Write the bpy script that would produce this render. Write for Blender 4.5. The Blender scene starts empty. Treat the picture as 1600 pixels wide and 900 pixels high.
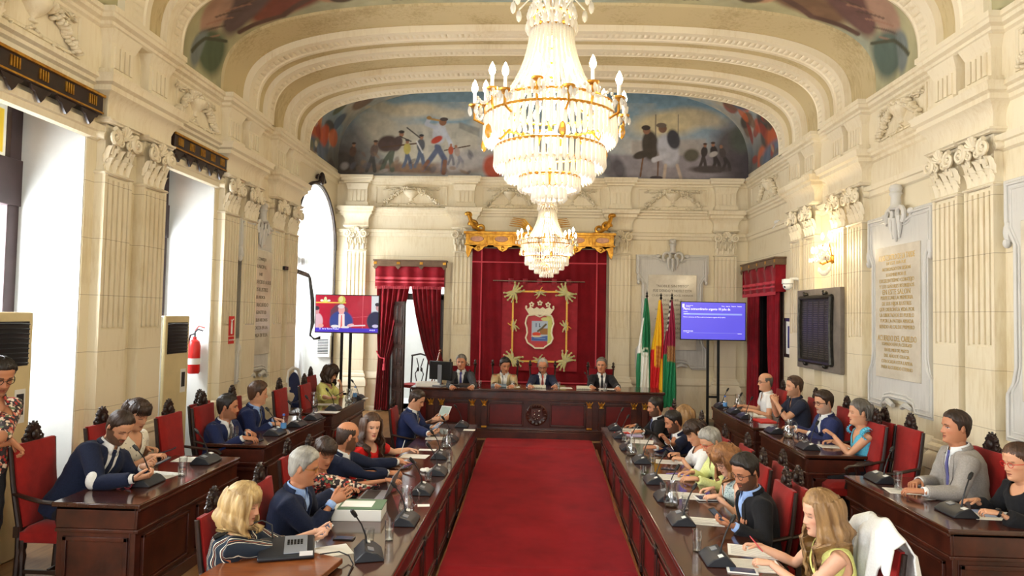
import bpy, math, random
import numpy as np
from mathutils import Vector, Matrix
from mathutils.bvhtree import BVHTree
PI = math.pi
C = bpy.context.scene.collection
R = math.radians

# ---------------------------------------------------------------- camera
FPX = 1067.0
CAM = Vector((0, 0, 2.35))
def _basis():
    y = Vector((841.-800, 494.-450, FPX)).normalized()
    r = R(1.0)
    d = Vector((-math.sin(r), math.cos(r), 0)); d = (d - d.dot(y)*y).normalized()
    x = d.cross(y)
    return x, y, -d
_bx, _by, _bz = _basis()
def ray(px, py):
    v = Vector((px-800, py-450, FPX))
    return Vector((_bx.dot(v), _by.dot(v), _bz.dot(v)))
def PX(px, py, x): r = ray(px, py); return CAM + r*((x-CAM.x)/r.x)
def PY(px, py, y): r = ray(px, py); return CAM + r*((y-CAM.y)/r.y)
def PZ(px, py, z): r = ray(px, py); return CAM + r*((z-CAM.z)/r.z)
cam = bpy.data.cameras.new('camera'); camo = bpy.data.objects.new('camera', cam); C.objects.link(camo)
cam.sensor_width = 36; cam.lens = 36*FPX/1600; cam.clip_start = .05; cam.clip_end = 200
right = ray(801, 450)-ray(800, 450); down = ray(800, 451)-ray(800, 450); fwd = ray(800, 450).normalized()
right.normalize(); down.normalize()
M3 = Matrix((right, -down, -fwd)).transposed()
camo.matrix_world = Matrix.Translation(CAM) @ M3.to_4x4()
bpy.context.scene.camera = camo

# ---------------------------------------------------------------- materials
def srgb(r, g, b):
    f = lambda c: (c/255/12.92 if c/255 <= .04045 else ((c/255+.055)/1.055)**2.4)
    return (f(r), f(g), f(b), 1)
_mats = {}
def mat(name, col=(.5, .5, .5, 1), rough=.5, metal=0, var=.12, scale=6, bump=0, bscale=40, col2=None, spec=.5, coat=0, sheen=0, stretch=None, emit=None, estr=0, trans=0, ior=1.45, attr=None, wave=None, contrast=(.35, .65)):
    if name in _mats: return _mats[name]
    m = bpy.data.materials.new(name); m.use_nodes = True
    nt = m.node_tree; N = nt.nodes; L = nt.links
    b = N['Principled BSDF']
    if len(col) == 3: col = srgb(*col)
    if col2 is None: col2 = tuple(c*(1-var*2) for c in col[:3])+(1,)
    elif len(col2) == 3: col2 = srgb(*col2)
    b.inputs['Roughness'].default_value = rough; b.inputs['Metallic'].default_value = metal
    b.inputs['Specular IOR Level'].default_value = spec; b.inputs['Coat Weight'].default_value = coat
    b.inputs['Coat Roughness'].default_value = .08
    b.inputs['Sheen Weight'].default_value = sheen; b.inputs['IOR'].default_value = ior
    b.inputs['Transmission Weight'].default_value = trans
    tc = N.new('ShaderNodeTexCoord'); mp = N.new('ShaderNodeMapping'); L.new(tc.outputs['Object'], mp.inputs[0])
    if stretch: mp.inputs['Scale'].default_value = stretch
    src = None
    if attr:
        a = N.new('ShaderNodeAttribute'); a.attribute_name = attr
        no = N.new('ShaderNodeTexNoise'); no.inputs['Scale'].default_value = scale; no.inputs['Detail'].default_value = 4
        L.new(mp.outputs[0], no.inputs['Vector'])
        mr = N.new('ShaderNodeMapRange'); mr.inputs[3].default_value = 1-var; mr.inputs[4].default_value = 1+var
        L.new(no.outputs[0], mr.inputs[0])
        mx = N.new('ShaderNodeVectorMath'); mx.operation = 'SCALE'
        L.new(a.outputs['Color'], mx.inputs[0]); L.new(mr.outputs[0], mx.inputs['Scale'])
        L.new(mx.outputs[0], b.inputs['Base Color']); src = mx
    elif var > 0 or col2 is not None:
        if wave:
            no = N.new('ShaderNodeTexWave'); no.inputs['Scale'].default_value = wave[0]; no.inputs['Distortion'].default_value = wave[1]
            no.inputs['Detail'].default_value = 3; no.inputs['Detail Scale'].default_value = 1.5
            no.bands_direction = wave[2] if len(wave) > 2 else 'X'
        else:
            no = N.new('ShaderNodeTexNoise'); no.inputs['Scale'].default_value = scale; no.inputs['Detail'].default_value = 6
            no.inputs['Roughness'].default_value = .6
        L.new(mp.outputs[0], no.inputs['Vector'])
        cr = N.new('ShaderNodeValToRGB'); cr.color_ramp.elements[0].position = contrast[0]; cr.color_ramp.elements[1].position = contrast[1]
        cr.color_ramp.elements[0].color = col2; cr.color_ramp.elements[1].color = col
        L.new(no.outputs['Fac' if not wave else 0], cr.inputs[0]) if not wave else L.new(no.outputs['Fac'], cr.inputs[0])
        L.new(cr.outputs[0], b.inputs['Base Color']); src = cr
    else: b.inputs['Base Color'].default_value = col
    if bump:
        n2 = N.new('ShaderNodeTexNoise'); n2.inputs['Scale'].default_value = bscale; n2.inputs['Detail'].default_value = 5
        L.new(mp.outputs[0], n2.inputs['Vector'])
        bp = N.new('ShaderNodeBump'); bp.inputs['Strength'].default_value = min(1, bump); bp.inputs['Distance'].default_value = .01
        L.new(n2.outputs[0], bp.inputs['Height']); L.new(bp.outputs[0], b.inputs['Normal'])
    if emit:
        if emit == 'attr': L.new(src.outputs[0], b.inputs['Emission Color'])
        else: b.inputs['Emission Color'].default_value = emit if len(emit) == 4 else srgb(*emit)
        b.inputs['Emission Strength'].default_value = estr
    _mats[name] = m
    return m

def stone(name, c1, c2, joints=True, rough=.55, z0=.27, step=.55):
    """cream limestone: soft clouding, fine vertical veining, thin course joints"""
    m = bpy.data.materials.new(name); m.use_nodes = True; nt = m.node_tree; N = nt.nodes; L = nt.links
    b = N['Principled BSDF']; b.inputs['Roughness'].default_value = rough
    g = N.new('ShaderNodeNewGeometry'); mp = N.new('ShaderNodeMapping'); mp.inputs['Scale'].default_value = (6, 6, .8)
    L.new(g.outputs['Position'], mp.inputs[0])
    n1 = N.new('ShaderNodeTexNoise'); n1.inputs['Scale'].default_value = 1.3; n1.inputs['Detail'].default_value = 6; L.new(g.outputs['Position'], n1.inputs['Vector'])
    n2 = N.new('ShaderNodeTexNoise'); n2.inputs['Scale'].default_value = 4; n2.inputs['Detail'].default_value = 8; n2.inputs['Roughness'].default_value = .7; L.new(mp.outputs[0], n2.inputs['Vector'])
    ad = N.new('ShaderNodeMath'); ad.operation = 'ADD'; L.new(n1.outputs[0], ad.inputs[0]); L.new(n2.outputs[0], ad.inputs[1])
    cr = N.new('ShaderNodeValToRGB'); cr.color_ramp.elements[0].position = .75; cr.color_ramp.elements[1].position = 1.2
    hf = N.new('ShaderNodeMath'); hf.operation = 'MULTIPLY'; hf.inputs[1].default_value = 1.0; L.new(ad.outputs[0], hf.inputs[0])
    cr.color_ramp.elements[0].color = srgb(*c2); cr.color_ramp.elements[1].color = srgb(*c1); cr.color_ramp.elements[0].position = .38*2*.5+.35; cr.color_ramp.elements[1].position = 1
    L.new(hf.outputs[0], cr.inputs[0]); out = cr.outputs[0]
    if joints:
        sp = N.new('ShaderNodeSeparateXYZ'); L.new(g.outputs['Position'], sp.inputs[0])
        a = N.new('ShaderNodeMath'); a.operation = 'SUBTRACT'; a.inputs[1].default_value = z0; L.new(sp.outputs[2], a.inputs[0])
        d = N.new('ShaderNodeMath'); d.operation = 'DIVIDE'; d.inputs[1].default_value = step; L.new(a.outputs[0], d.inputs[0])
        f = N.new('ShaderNodeMath'); f.operation = 'FRACT'; L.new(d.outputs[0], f.inputs[0])
        c = N.new('ShaderNodeMath'); c.operation = 'LESS_THAN'; c.inputs[1].default_value = .011; L.new(f.outputs[0], c.inputs[0])
        lt = N.new('ShaderNodeMath'); lt.operation = 'LESS_THAN'; lt.inputs[1].default_value = 3.7; L.new(sp.outputs[2], lt.inputs[0])
        mu = N.new('ShaderNodeMath'); mu.operation = 'MULTIPLY'; L.new(c.outputs[0], mu.inputs[0]); L.new(lt.outputs[0], mu.inputs[1])
        mm = N.new('ShaderNodeMath'); mm.operation = 'MULTIPLY'; mm.inputs[1].default_value = .55; L.new(mu.outputs[0], mm.inputs[0])
        mx = N.new('ShaderNodeMix'); mx.data_type = 'RGBA'; mx.inputs[7].default_value = srgb(130, 105, 70)
        L.new(mm.outputs[0], mx.inputs[0]); L.new(out, mx.inputs[6]); out = mx.outputs[2]
    L.new(out, b.inputs['Base Color'])
    bp = N.new('ShaderNodeBump'); bp.inputs['Strength'].default_value = .25; bp.inputs['Distance'].default_value = .01
    L.new(n2.outputs[0], bp.inputs['Height']); L.new(bp.outputs[0], b.inputs['Normal'])
    _mats[name] = m
    return m

STONE = stone('cream_stone', (229, 216, 186), (214, 197, 160))
RELIEF = stone('carved_stone', (232, 220, 193), (220, 204, 171), joints=False)
GREYSTONE = stone('grey_marble', (206, 203, 196), (190, 187, 180), joints=False)
TAN = stone('vault_plaster', (196, 178, 136), (170, 150, 108), joints=False, rough=.8)
PLASTER = mat('white_plaster', (232, 234, 230), .8, var=.04, scale=3)
WOOD = mat('mahogany', (78, 34, 21), .34, col2=(46, 19, 12), scale=5, stretch=(1, 1, 1), wave=None, spec=.5, coat=.25, bump=.03)
WOODTOP = mat('polished_mahogany_top', (74, 37, 23), .16, col2=(52, 25, 15), scale=3, spec=.5, coat=.5)
WOODRED = mat('red_mahogany_panel', (98, 22, 17), .3, col2=(74, 15, 12), scale=3, coat=.3)
WOODDARK = mat('dark_carved_walnut', (46, 26, 18), .4, col2=(28, 15, 10), scale=9, coat=.1)
WOODLIGHT = mat('brown_lectern_wood', (138, 78, 38), .3, col2=(112, 58, 27), scale=3, stretch=(1, 6, 1), coat=.3)
PARQUET = mat('floor_boards', (150, 112, 70), .35, col2=(118, 84, 50), scale=2, stretch=(8, 1, 1), coat=.2)
VELVET = mat('red_velvet', (150, 24, 26), .85, col2=(120, 16, 20), scale=7, sheen=.4, bump=.1, bscale=150)
CHAIRRED = mat('red_upholstery', (146, 26, 22), .8, col2=(122, 18, 16), scale=6, sheen=.1, spec=.25, bump=.1, bscale=120)
DRAPE = mat('crimson_drape', (138, 14, 30), .8, col2=(112, 8, 22), scale=5, sheen=.15, spec=.2)
BACKDROP = mat('dark_crimson_cloth', (118, 12, 24), .85, col2=(98, 8, 18), scale=3, sheen=.05, spec=.2, bump=.06)
BRAID = mat('crimson_braid', (196, 58, 72), .7, var=.1, scale=60)
CARPET = mat('red_carpet', (150, 22, 31), .95, col2=(126, 14, 23), scale=2.2, sheen=.05, spec=.1, bump=.5, bscale=220)
GOLD = mat('gilded_carving', (214, 160, 62), .32, metal=.75, col2=(160, 104, 30), scale=12)
GOLDFLAT = mat('gold_thread', (226, 176, 74), .5, metal=.3, var=.12, scale=60)
BLACK = mat('black_plastic', (22, 23, 26), .38, var=.1)
BLACKM = mat('black_metal', (24, 24, 26), .35, metal=.4, var=.1)
DGREY = mat('dark_grey_plastic', (36, 38, 44), .4, var=.1)
SILVER = mat('silver_plastic', (150, 155, 165), .32, metal=.4, var=.05)
WHITEP = mat('white_plastic', (232, 232, 228), .4, var=.03)
BEIGEP = mat('beige_plastic', (214, 196, 150), .45, var=.04)
PAPER = mat('white_paper', (240, 238, 232), .7, var=.02)
GLASS = mat('clear_glass', (1, 1, 1, 1), .0, var=0, trans=1, ior=1.45)
GLASS.node_tree.nodes['Principled BSDF'].inputs['Base Color'].default_value = (1, 1, 1, 1)
for l in list(GLASS.node_tree.nodes['Principled BSDF'].inputs['Base Color'].links): GLASS.node_tree.links.remove(l)
PANE = bpy.data.materials.new('window_glass'); PANE.use_nodes = True
_nt = PANE.node_tree; _t = _nt.nodes.new('ShaderNodeBsdfTransparent'); _g = _nt.nodes.new('ShaderNodeBsdfGlossy'); _g.inputs['Roughness'].default_value = .02; _x = _nt.nodes.new('ShaderNodeMixShader'); _x.inputs[0].default_value = .07
_nt.links.new(_t.outputs[0], _x.inputs[1]); _nt.links.new(_g.outputs[0], _x.inputs[2]); _nt.links.new(_x.outputs[0], _nt.nodes['Material Output'].inputs[0])
TGLASS = bpy.data.materials.new('thin_glass'); TGLASS.use_nodes = True
_nt = TGLASS.node_tree; _t = _nt.nodes.new('ShaderNodeBsdfTransparent'); _t.inputs[0].default_value = (.975, .985, .985, 1); _g = _nt.nodes.new('ShaderNodeBsdfGlossy'); _g.inputs['Roughness'].default_value = .03; _x = _nt.nodes.new('ShaderNodeMixShader'); _l = _nt.nodes.new('ShaderNodeLayerWeight'); _l.inputs[0].default_value = .5
_p = _nt.nodes.new('ShaderNodeMath'); _p.operation = 'POWER'; _p.inputs[1].default_value = 2.2; _q = _nt.nodes.new('ShaderNodeMath'); _q.operation = 'MULTIPLY_ADD'; _q.inputs[1].default_value = .75; _q.inputs[2].default_value = .09; _nt.links.new(_l.outputs['Facing'], _p.inputs[0]); _nt.links.new(_p.outputs[0], _q.inputs[0]); _nt.links.new(_q.outputs[0], _x.inputs[0]); _nt.links.new(_t.outputs[0], _x.inputs[1]); _nt.links.new(_g.outputs[0], _x.inputs[2]); _nt.links.new(_x.outputs[0], _nt.nodes['Material Output'].inputs[0])
CHROME = mat('steel', (190, 190, 190), .2, metal=1, var=.03)
DARKFRAME = mat('dark_window_frame', (66, 50, 52), .45, var=.1)

# ---------------------------------------------------------------- mesh builder
class MB:
    def __init__(s, *mats):
        s.v = []; s.f = []; s.mi = []; s.mats = list(mats); s.m = 0; s.X = None
    def mat(s, m):
        if m not in s.mats: s.mats.append(m)
        s.m = s.mats.index(m); return s
    def add(s, vs, fs):
        o = len(s.v)
        if s.X is not None: vs = [s.X @ Vector(v) for v in vs]
        s.v += [tuple(v) for v in vs]; s.f += [tuple(i+o for i in f) for f in fs]; s.mi += [s.m]*len(fs)
        return s
    def box(s, x0, x1, y0, y1, z0, z1):
        vs = [(x, y, z) for z in (z0, z1) for y in (y0, y1) for x in (x0, x1)]
        return s.add(vs, [(0, 2, 3, 1), (4, 5, 7, 6), (0, 1, 5, 4), (2, 6, 7, 3), (0, 4, 6, 2), (1, 3, 7, 5)])
    def cbox(s, c, d, rz=0, rx=0, ry=0, bev=0):
        c = Vector(c); M = Matrix.Rotation(rz, 3, 'Z') @ Matrix.Rotation(ry, 3, 'Y') @ Matrix.Rotation(rx, 3, 'X')
        hx, hy, hz = d[0]/2, d[1]/2, d[2]/2
        vs = [c + M @ Vector((x, y, z)) for z in (-hz, hz) for y in (-hy, hy) for x in (-hx, hx)]
        return s.add(vs, [(0, 2, 3, 1), (4, 5, 7, 6), (0, 1, 5, 4), (2, 6, 7, 3), (0, 4, 6, 2), (1, 3, 7, 5)])
    def tube(s, path, rad, n=8, cap=True, flat=1.0, up=None):
        path = [Vector(p) for p in path]; k = len(path)
        if not hasattr(rad, '__len__'): rad = [rad]*k
        vs = []; a = None
        for i, p in enumerate(path):
            t = (path[min(i+1, k-1)]-path[max(i-1, 0)]).normalized()
            if a is None:
                a = Vector(up) if up else (Vector((0, 0, 1)) if abs(t.z) < .9 else Vector((1, 0, 0)))
            a = (a - a.dot(t)*t)
            if a.length < 1e-6: a = t.orthogonal()
            a.normalize(); b = t.cross(a)
            r = rad[i]
            ra, rb = (r if hasattr(r, '__len__') else (r*flat, r))
            for j in range(n):
                th = 2*PI*j/n; vs.append(p + a*(math.cos(th)*ra) + b*(math.sin(th)*rb))
        fs = [(i*n+j, i*n+(j+1) % n, (i+1)*n+(j+1) % n, (i+1)*n+j) for i in range(k-1) for j in range(n)]
        if cap: fs += [tuple(range(n))[::-1], tuple((k-1)*n+j for j in range(n))]
        return s.add(vs, fs)
    def lathe(s, prof, c=(0, 0, 0), n=16, M=None, cap=True, a0=0, a1=2*PI):
        c = Vector(c); M = M or Matrix.Identity(3); vs = []; full = abs(a1-a0-2*PI) < 1e-6
        m = n if full else n+1
        for r, z in prof:
            for j in range(m):
                th = a0+(a1-a0)*j/n; vs.append(c + M @ Vector((r*math.cos(th), r*math.sin(th), z)))
        k = len(prof)
        fs = [(i*m+j, i*m+(j+1) % m, (i+1)*m+(j+1) % m, (i+1)*m+j) for i in range(k-1) for j in range(n)]
        if cap and full:
            if prof[0][0] > 1e-6: fs.append(tuple(range(m))[::-1])
            if prof[-1][0] > 1e-6: fs.append(tuple((k-1)*m+j for j in range(m)))
        return s.add(vs, fs)
    def ball(s, c, r, nu=10, nv=6, M=None):
        if not hasattr(r, '__len__'): r = (r, r, r)
        c = Vector(c); M = M or Matrix.Identity(3)
        vs = [c + M @ Vector((0, 0, r[2]))]
        for i in range(1, nv):
            ph = PI*i/nv
            for j in range(nu):
                th = 2*PI*j/nu; vs.append(c + M @ Vector((r[0]*math.sin(ph)*math.cos(th), r[1]*math.sin(ph)*math.sin(th), r[2]*math.cos(ph))))
        vs.append(c + M @ Vector((0, 0, -r[2])))
        fs = [(0, 1+j, 1+(j+1) % nu) for j in range(nu)]
        for i in range(nv-2):
            fs += [(1+i*nu+j, 1+(i+1)*nu+j, 1+(i+1)*nu+(j+1) % nu, 1+i*nu+(j+1) % nu) for j in range(nu)]
        e = len(vs)-1; fs += [(e, 1+(nv-2)*nu+(j+1) % nu, 1+(nv-2)*nu+j) for j in range(nu)]
        return s.add(vs, fs)
    def prism(s, pts, d0, d1, f):
        """pts: 2d outline; f(u, v, d) -> 3d"""
        n = len(pts); vs = [f(u, v, d0) for u, v in pts]+[f(u, v, d1) for u, v in pts]
        fs = [tuple(range(n))[::-1], tuple(range(n, 2*n))]+[(i, (i+1) % n, n+(i+1) % n, n+i) for i in range(n)]
        return s.add(vs, fs)
    def sweep(s, prof, path, f, closed=False):
        """prof list of (a,b); path list of t; f(t,a,b)->xyz"""
        n = len(prof); vs = [f(t, a, b) for t in path for a, b in prof]; k = len(path)
        m = n if closed else n-1
        return s.add(vs, [(i*n+j, i*n+(j+1) % n, (i+1)*n+(j+1) % n, (i+1)*n+j) for i in range(k-1) for j in range(m)])
    def grid(s, nu, nv, f, wu=False, wv=False):
        vs = [f(i/(nu if wu else nu-1), j/(nv if wv else nv-1)) for j in range(nv) for i in range(nu)]
        fs = []
        for j in range(nv if wv else nv-1):
            for i in range(nu if wu else nu-1):
                fs.append((j*nu+i, j*nu+(i+1) % nu, ((j+1) % nv)*nu+(i+1) % nu, ((j+1) % nv)*nu+i))
        return s.add(vs, fs)
    def mesh(s, name, smooth=35):
        me = bpy.data.meshes.new(name); me.from_pydata(s.v, [], s.f)
        for m in s.mats: me.materials.append(m)
        me.polygons.foreach_set('material_index', s.mi)
        if smooth:
            me.polygons.foreach_set('use_smooth', [True]*len(s.f))
            if smooth < 180:
                try: me.set_sharp_from_angle(angle=R(smooth))
                except Exception: pass
        me.update(); return me
    def build(s, name, parent=None, smooth=35, bevel=0, world=False, loc=None, rz=0):
        me = s.mesh(name, smooth)
        import bmesh
        bm = bmesh.new(); bm.from_mesh(me); bmesh.ops.recalc_face_normals(bm, faces=bm.faces); bm.to_mesh(me); bm.free()
        o = bpy.data.objects.new(name, me); C.objects.link(o)
        if parent is not None:
            o.parent = parent
            if world: o.matrix_parent_inverse = parent.matrix_basis.inverted()
        if loc is not None: o.location = loc
        if rz: o.rotation_euler.z = rz
        if bevel:
            b = o.modifiers.new('bevel', 'BEVEL'); b.width = bevel; b.segments = 2; b.limit_method = 'ANGLE'; b.angle_limit = R(40)
        return o
def tag(o, label=None, cat=None, group=None, kind=None):
    if label: o['label'] = label
    if cat: o['category'] = cat
    if group: o['group'] = group
    if kind: o['kind'] = kind
    return o
def thing(name, label, cat, loc=(0, 0, 0), rz=0, group=None):
    o = bpy.data.objects.new(name, None); C.objects.link(o); o.location = loc; o.rotation_euler = (0, 0, rz)
    o.empty_display_size = .1
    return tag(o, label, cat, group)
def struct(o): o['kind'] = 'structure'; return o
def copy_tree(o, parent=None, **kw):
    c = o.copy(); C.objects.link(c); c.parent = parent
    for ch in CH(o): copy_tree(ch, c)
    return c
def CH(o): return [x for x in o.children]
def dup(root, loc, rz, label=None, group=None, kind=None):
    c = copy_tree(root); c.location = loc; c.rotation_euler = (0, 0, rz)
    tag(c, label, None, group, kind); return c
def setcol(me, cols, name='Col'):
    a = me.color_attributes.new(name, 'FLOAT_COLOR', 'POINT'); c = np.ones((len(me.vertices), 4), np.float32); c[:, :3] = cols
    a.data.foreach_set('color', c.ravel())
def vnoise(x, y, seed=0):
    xi = np.floor(x).astype(int); yi = np.floor(y).astype(int); xf = x-xi; yf = y-yi
    def h(a, b):
        n = (a*374761393+b*668265263+seed*982451653) & 0x7fffffff
        n = ((n ^ (n >> 13))*1274126177) & 0x7fffffff
        return ((n ^ (n >> 16)) & 0xffff)/65535.
    u = xf*xf*(3-2*xf); v = yf*yf*(3-2*yf)
    return (h(xi, yi)*(1-u)+h(xi+1, yi)*u)*(1-v)+(h(xi, yi+1)*(1-u)+h(xi+1, yi+1)*u)*v
def fbm(x, y, o=4, seed=0):
    t = 0; a = .5
    for k in range(o): t = t+a*vnoise(x*2**k, y*2**k, seed+k*17); a *= .5
    return t/(1-.5**o)
def lin(c): return np.array(srgb(*c)[:3])
class Canvas:
    """a painter over sample points (U,V)"""
    def __init__(s, U, V, base): s.U = U; s.V = V; s.c = np.zeros(U.shape+(3,))+lin(base)
    def blend(s, a, col):
        a = np.clip(a, 0, 1)[..., None]; s.c = s.c*(1-a)+lin(col)*a
    def ell(s, x, y, rx, ry, col, rot=0, soft=.15, al=1):
        dx = s.U-x; dy = s.V-y; c, n = math.cos(rot), math.sin(rot)
        d = np.sqrt(((dx*c+dy*n)/rx)**2+((-dx*n+dy*c)/ry)**2)
        s.blend(al*np.clip((1-d)/soft+.5, 0, 1), col)
    def poly(s, pts, col, soft=.004, al=1):
        ins = np.zeros(s.U.shape, bool); dist = np.full(s.U.shape, 1e9); n = len(pts)
        for i in range(n):
            x0, y0 = pts[i]; x1, y1 = pts[(i+1) % n]
            cond = ((y0 > s.V) != (y1 > s.V))
            with np.errstate(divide='ignore', invalid='ignore'):
                xi = (x1-x0)*(s.V-y0)/((y1-y0) if y1 != y0 else 1e-9)+x0
            ins ^= cond & (s.U < xi)
            l2 = (x1-x0)**2+(y1-y0)**2+1e-12
            t = np.clip(((s.U-x0)*(x1-x0)+(s.V-y0)*(y1-y0))/l2, 0, 1)
            dist = np.minimum(dist, np.hypot(s.U-x0-t*(x1-x0), s.V-y0-t*(y1-y0)))
        sd = np.where(ins, dist, -dist)
        s.blend(al*np.clip(sd/soft+.5, 0, 1), col)
    def line(s, pts, w, col, al=1, soft=.5):
        dist = np.full(s.U.shape, 1e9)
        for (x0, y0), (x1, y1) in zip(pts[:-1], pts[1:]):
            l2 = (x1-x0)**2+(y1-y0)**2+1e-12
            t = np.clip(((s.U-x0)*(x1-x0)+(s.V-y0)*(y1-y0))/l2, 0, 1)
            dist = np.minimum(dist, np.hypot(s.U-x0-t*(x1-x0), s.V-y0-t*(y1-y0)))
        s.blend(al*np.clip((w-dist)/(w*soft)+.5, 0, 1), col)
def text(body, size, m, parent=None, name='inscription', loc=(0, 0, 0), rot=(0, 0, 0), extrude=.001, align='CENTER', sx=1, world=False):
    cu = bpy.data.curves.new(name, 'FONT'); cu.body = body; cu.size = size; cu.extrude = extrude; cu.align_x = align; cu.align_y = 'CENTER'
    cu.resolution_u = 2
    cu.materials.append(m); o = bpy.data.objects.new(name, cu); C.objects.link(o); o.location = loc; o.rotation_euler = rot; o.scale = (sx, 1, 1)
    me = bpy.data.meshes.new_from_object(o); bpy.data.objects.remove(o); me.name = name
    o = bpy.data.objects.new(name, me); C.objects.link(o); o.location = loc; o.rotation_euler = rot; o.scale = (sx, 1, 1)
    if parent is not None:
        o.parent = parent
        if world: o.matrix_parent_inverse = parent.matrix_basis.inverted()
    return o
def noise1(x, s=0): return math.sin(x*1.7+s)+.6*math.sin(x*3.1+s*2.3)+.4*math.sin(x*5.3+s*1.1)
# ================================================================ room shell
XW = 4.35; YB = 14.4; Y0 = -4.0
def S(name, mb, smooth=35, **k): return struct(mb.build(name, smooth=smooth, **k))
wl = lambda t, d, z: (-XW+d, t, z)
wr = lambda t, d, z: (XW-d, t, z)
wb = lambda t, d, z: (t, YB-d, z)

mb = MB(PARQUET); mb.box(-5.3, 5.3, Y0, 15.6, -.2, 0)
S('floor', mb)
mb = MB(PARQUET); mb.box(-5.2, -2.55, Y0, 11.3, 0, .2); S('trim_1', mb, bevel=.01)
mb = MB(PARQUET); mb.box(2.55, XW, Y0, 11.3, 0, .2); S('trim_2', mb, bevel=.01)
mb = MB(PARQUET); mb.box(-5.2, XW, 11.3, YB+1.2, 0, .3); mb.mat(WOOD).box(-2.55, 2.55, 11.27, 11.3, .0, .3); S('trim_3', mb)

# left wall with deep window openings
WIN = [(-2.6, -.9), (-.1, 1.5), (2.3, 3.65), (4.85, 6.32), (7.66, 8.93)]
mb = MB(STONE)
ys = [Y0]+[v for w in WIN for v in w]+[11.93]
for i in range(0, len(ys), 2): mb.box(-5.15, -XW, ys[i], ys[i+1], 0, 5.4)
for a, b in WIN: mb.box(-5.15, -XW, a, b, 4.4, 5.4); mb.box(-5.15, -4.95, a, b, 0, 1.0)
mb.box(-5.15, -XW, 14.28, YB+.4, 0, 5.4)
# arched opening
ya, yb, zs = 11.93, 14.28, 3.66; rr = (yb-ya)/2; ym = (ya+yb)/2
n = 28
arc = [(ym-rr*math.cos(PI*i/n), zs+rr*math.sin(PI*i/n)) for i in range(n+1)]
for (y1, z1), (y2, z2) in zip(arc[:-1], arc[1:]):
    vs = [(x, y, z) for x in (-5.15, -XW) for y, z in ((y1, z1), (y2, z2), (y2, 5.4), (y1, 5.4))]
    mb.add(vs, [(0, 1, 2, 3), (7, 6, 5, 4), (0, 4, 5, 1)])
S('wall_left', mb, smooth=0)
# plaster linings of the reveals
mb = MB(PLASTER)
for a, b in WIN:
    mb.box(-5.14, -XW-.01, b-.012, b+.001, .2, 4.4); mb.box(-5.14, -XW-.01, a-.001, a+.012, .2, 4.4); mb.box(-5.14, -XW-.01, a, b, 4.385, 4.401)
    mb.box(-4.96, -4.94, a, b, .2, 1.0)
path = [(ya+.001, .3)]+arc+[(yb-.001, .3)]
k = len(path); vs = []
for y, z in path:
    dy, dz = ym-y, (zs-z if z > zs else 0); l = math.hypot(dy, dz) or 1
    vs.append((-5.14, y+dy/l*.012, z+dz/l*.012)); vs.append((-XW-.01, y+dy/l*.012, z+dz/l*.012))
mb.add(vs, [(2*i, 2*i+1, 2*i+3, 2*i+2) for i in range(k-1)])
S('trim_4', mb)
mb = MB(STONE); mb.box(XW, XW+.4, Y0, 12.3, 0, 5.4); mb.box(XW, XW+.4, 12.3, 14.1, 3.3, 5.4); mb.box(XW, XW+.4, 14.1, YB+.4, 0, 5.4)
S('wall_right', mb, smooth=0)
mb = MB(PLASTER); mb.box(XW+1.5, XW+1.6, 11.9, 14.6, 0, 3.6); mb.box(XW+.4, XW+1.6, 14.4, 14.5, 0, 3.6); mb.box(XW+.4, XW+1.6, 11.9, 12, 0, 3.6); mb.box(XW+.4, XW+1.6, 11.9, 14.5, 3.5, 3.6); mb.box(XW, XW+1.6, 11.9, 14.5, .2, .3)
S('wall_side_passage', mb, smooth=0)
mb = MB(STONE); mb.box(-5.15, -3.2, YB, YB+.3, 0, 6.9); mb.box(-3.2, -2.0, YB, YB+.3, 3.0, 6.9); mb.box(-2.0, 4.8, YB, YB+.3, 0, 6.9)
S('wall_back', mb, smooth=0)
mb = MB(PLASTER); mb.box(-4.6, -.8, 16.6, 16.7, 0, 3.6); mb.box(-4.7, -4.6, YB+.3, 16.7, 0, 3.6); mb.box(-.9, -.8, YB+.3, 16.7, 0, 3.6); mb.box(-4.6, -.8, YB+.3, 16.7, 3.5, 3.6); mb.box(-4.6, -.8, YB+.3, 16.7, .2, .3)
S('wall_back_room', mb, smooth=0)

# entablature, attic and ledge: one profile swept along each wall
PROF = [(0, 3.98), (.03, 4.0), (.035, 4.06), (.06, 4.07), (.07, 4.13), (.02, 4.14), (.0, 4.16), (0, 4.43), (.03, 4.45), (.035, 4.49), (.07, 4.51), (.075, 4.54), (.11, 4.56), (.11, 4.6), (.03, 4.62), (.0, 4.63),
        (0, 5.1), (.03, 5.12), (.035, 5.15), (.08, 5.17), (.085, 5.21), (.11, 5.22), (.11, 5.27), (-.02, 5.27)]
PPROF = [(0, 4.2), (.03, 4.2), (.035, 4.22), (.03, 4.24), (.03, 4.32), (.05, 4.38), (.09, 4.43), (.12, 4.45), (.12, 4.5), (.16, 4.52), (.16, 4.56), (.18, 4.6), (.03, 4.62), (.03, 4.66)]
def entab(nm, f, t0, t1):
    mb = MB(RELIEF); mb.sweep(PROF, [t0, t1], lambda t, a, b: f(t, a+.004, b)); S(nm, mb, smooth=30)
entab('trim_5', wl, Y0, 11.9)
mb = MB(RELIEF); mb.sweep([(0, 5.08)]+PROF[17:], [11.88, YB], lambda t, a, b: wl(t, a+.004, b)); S('trim_80', mb, smooth=30)
entab('trim_81', wl, 14.3, YB); entab('trim_6', wr, Y0, YB); entab('trim_7', wb, -XW, XW)
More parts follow.
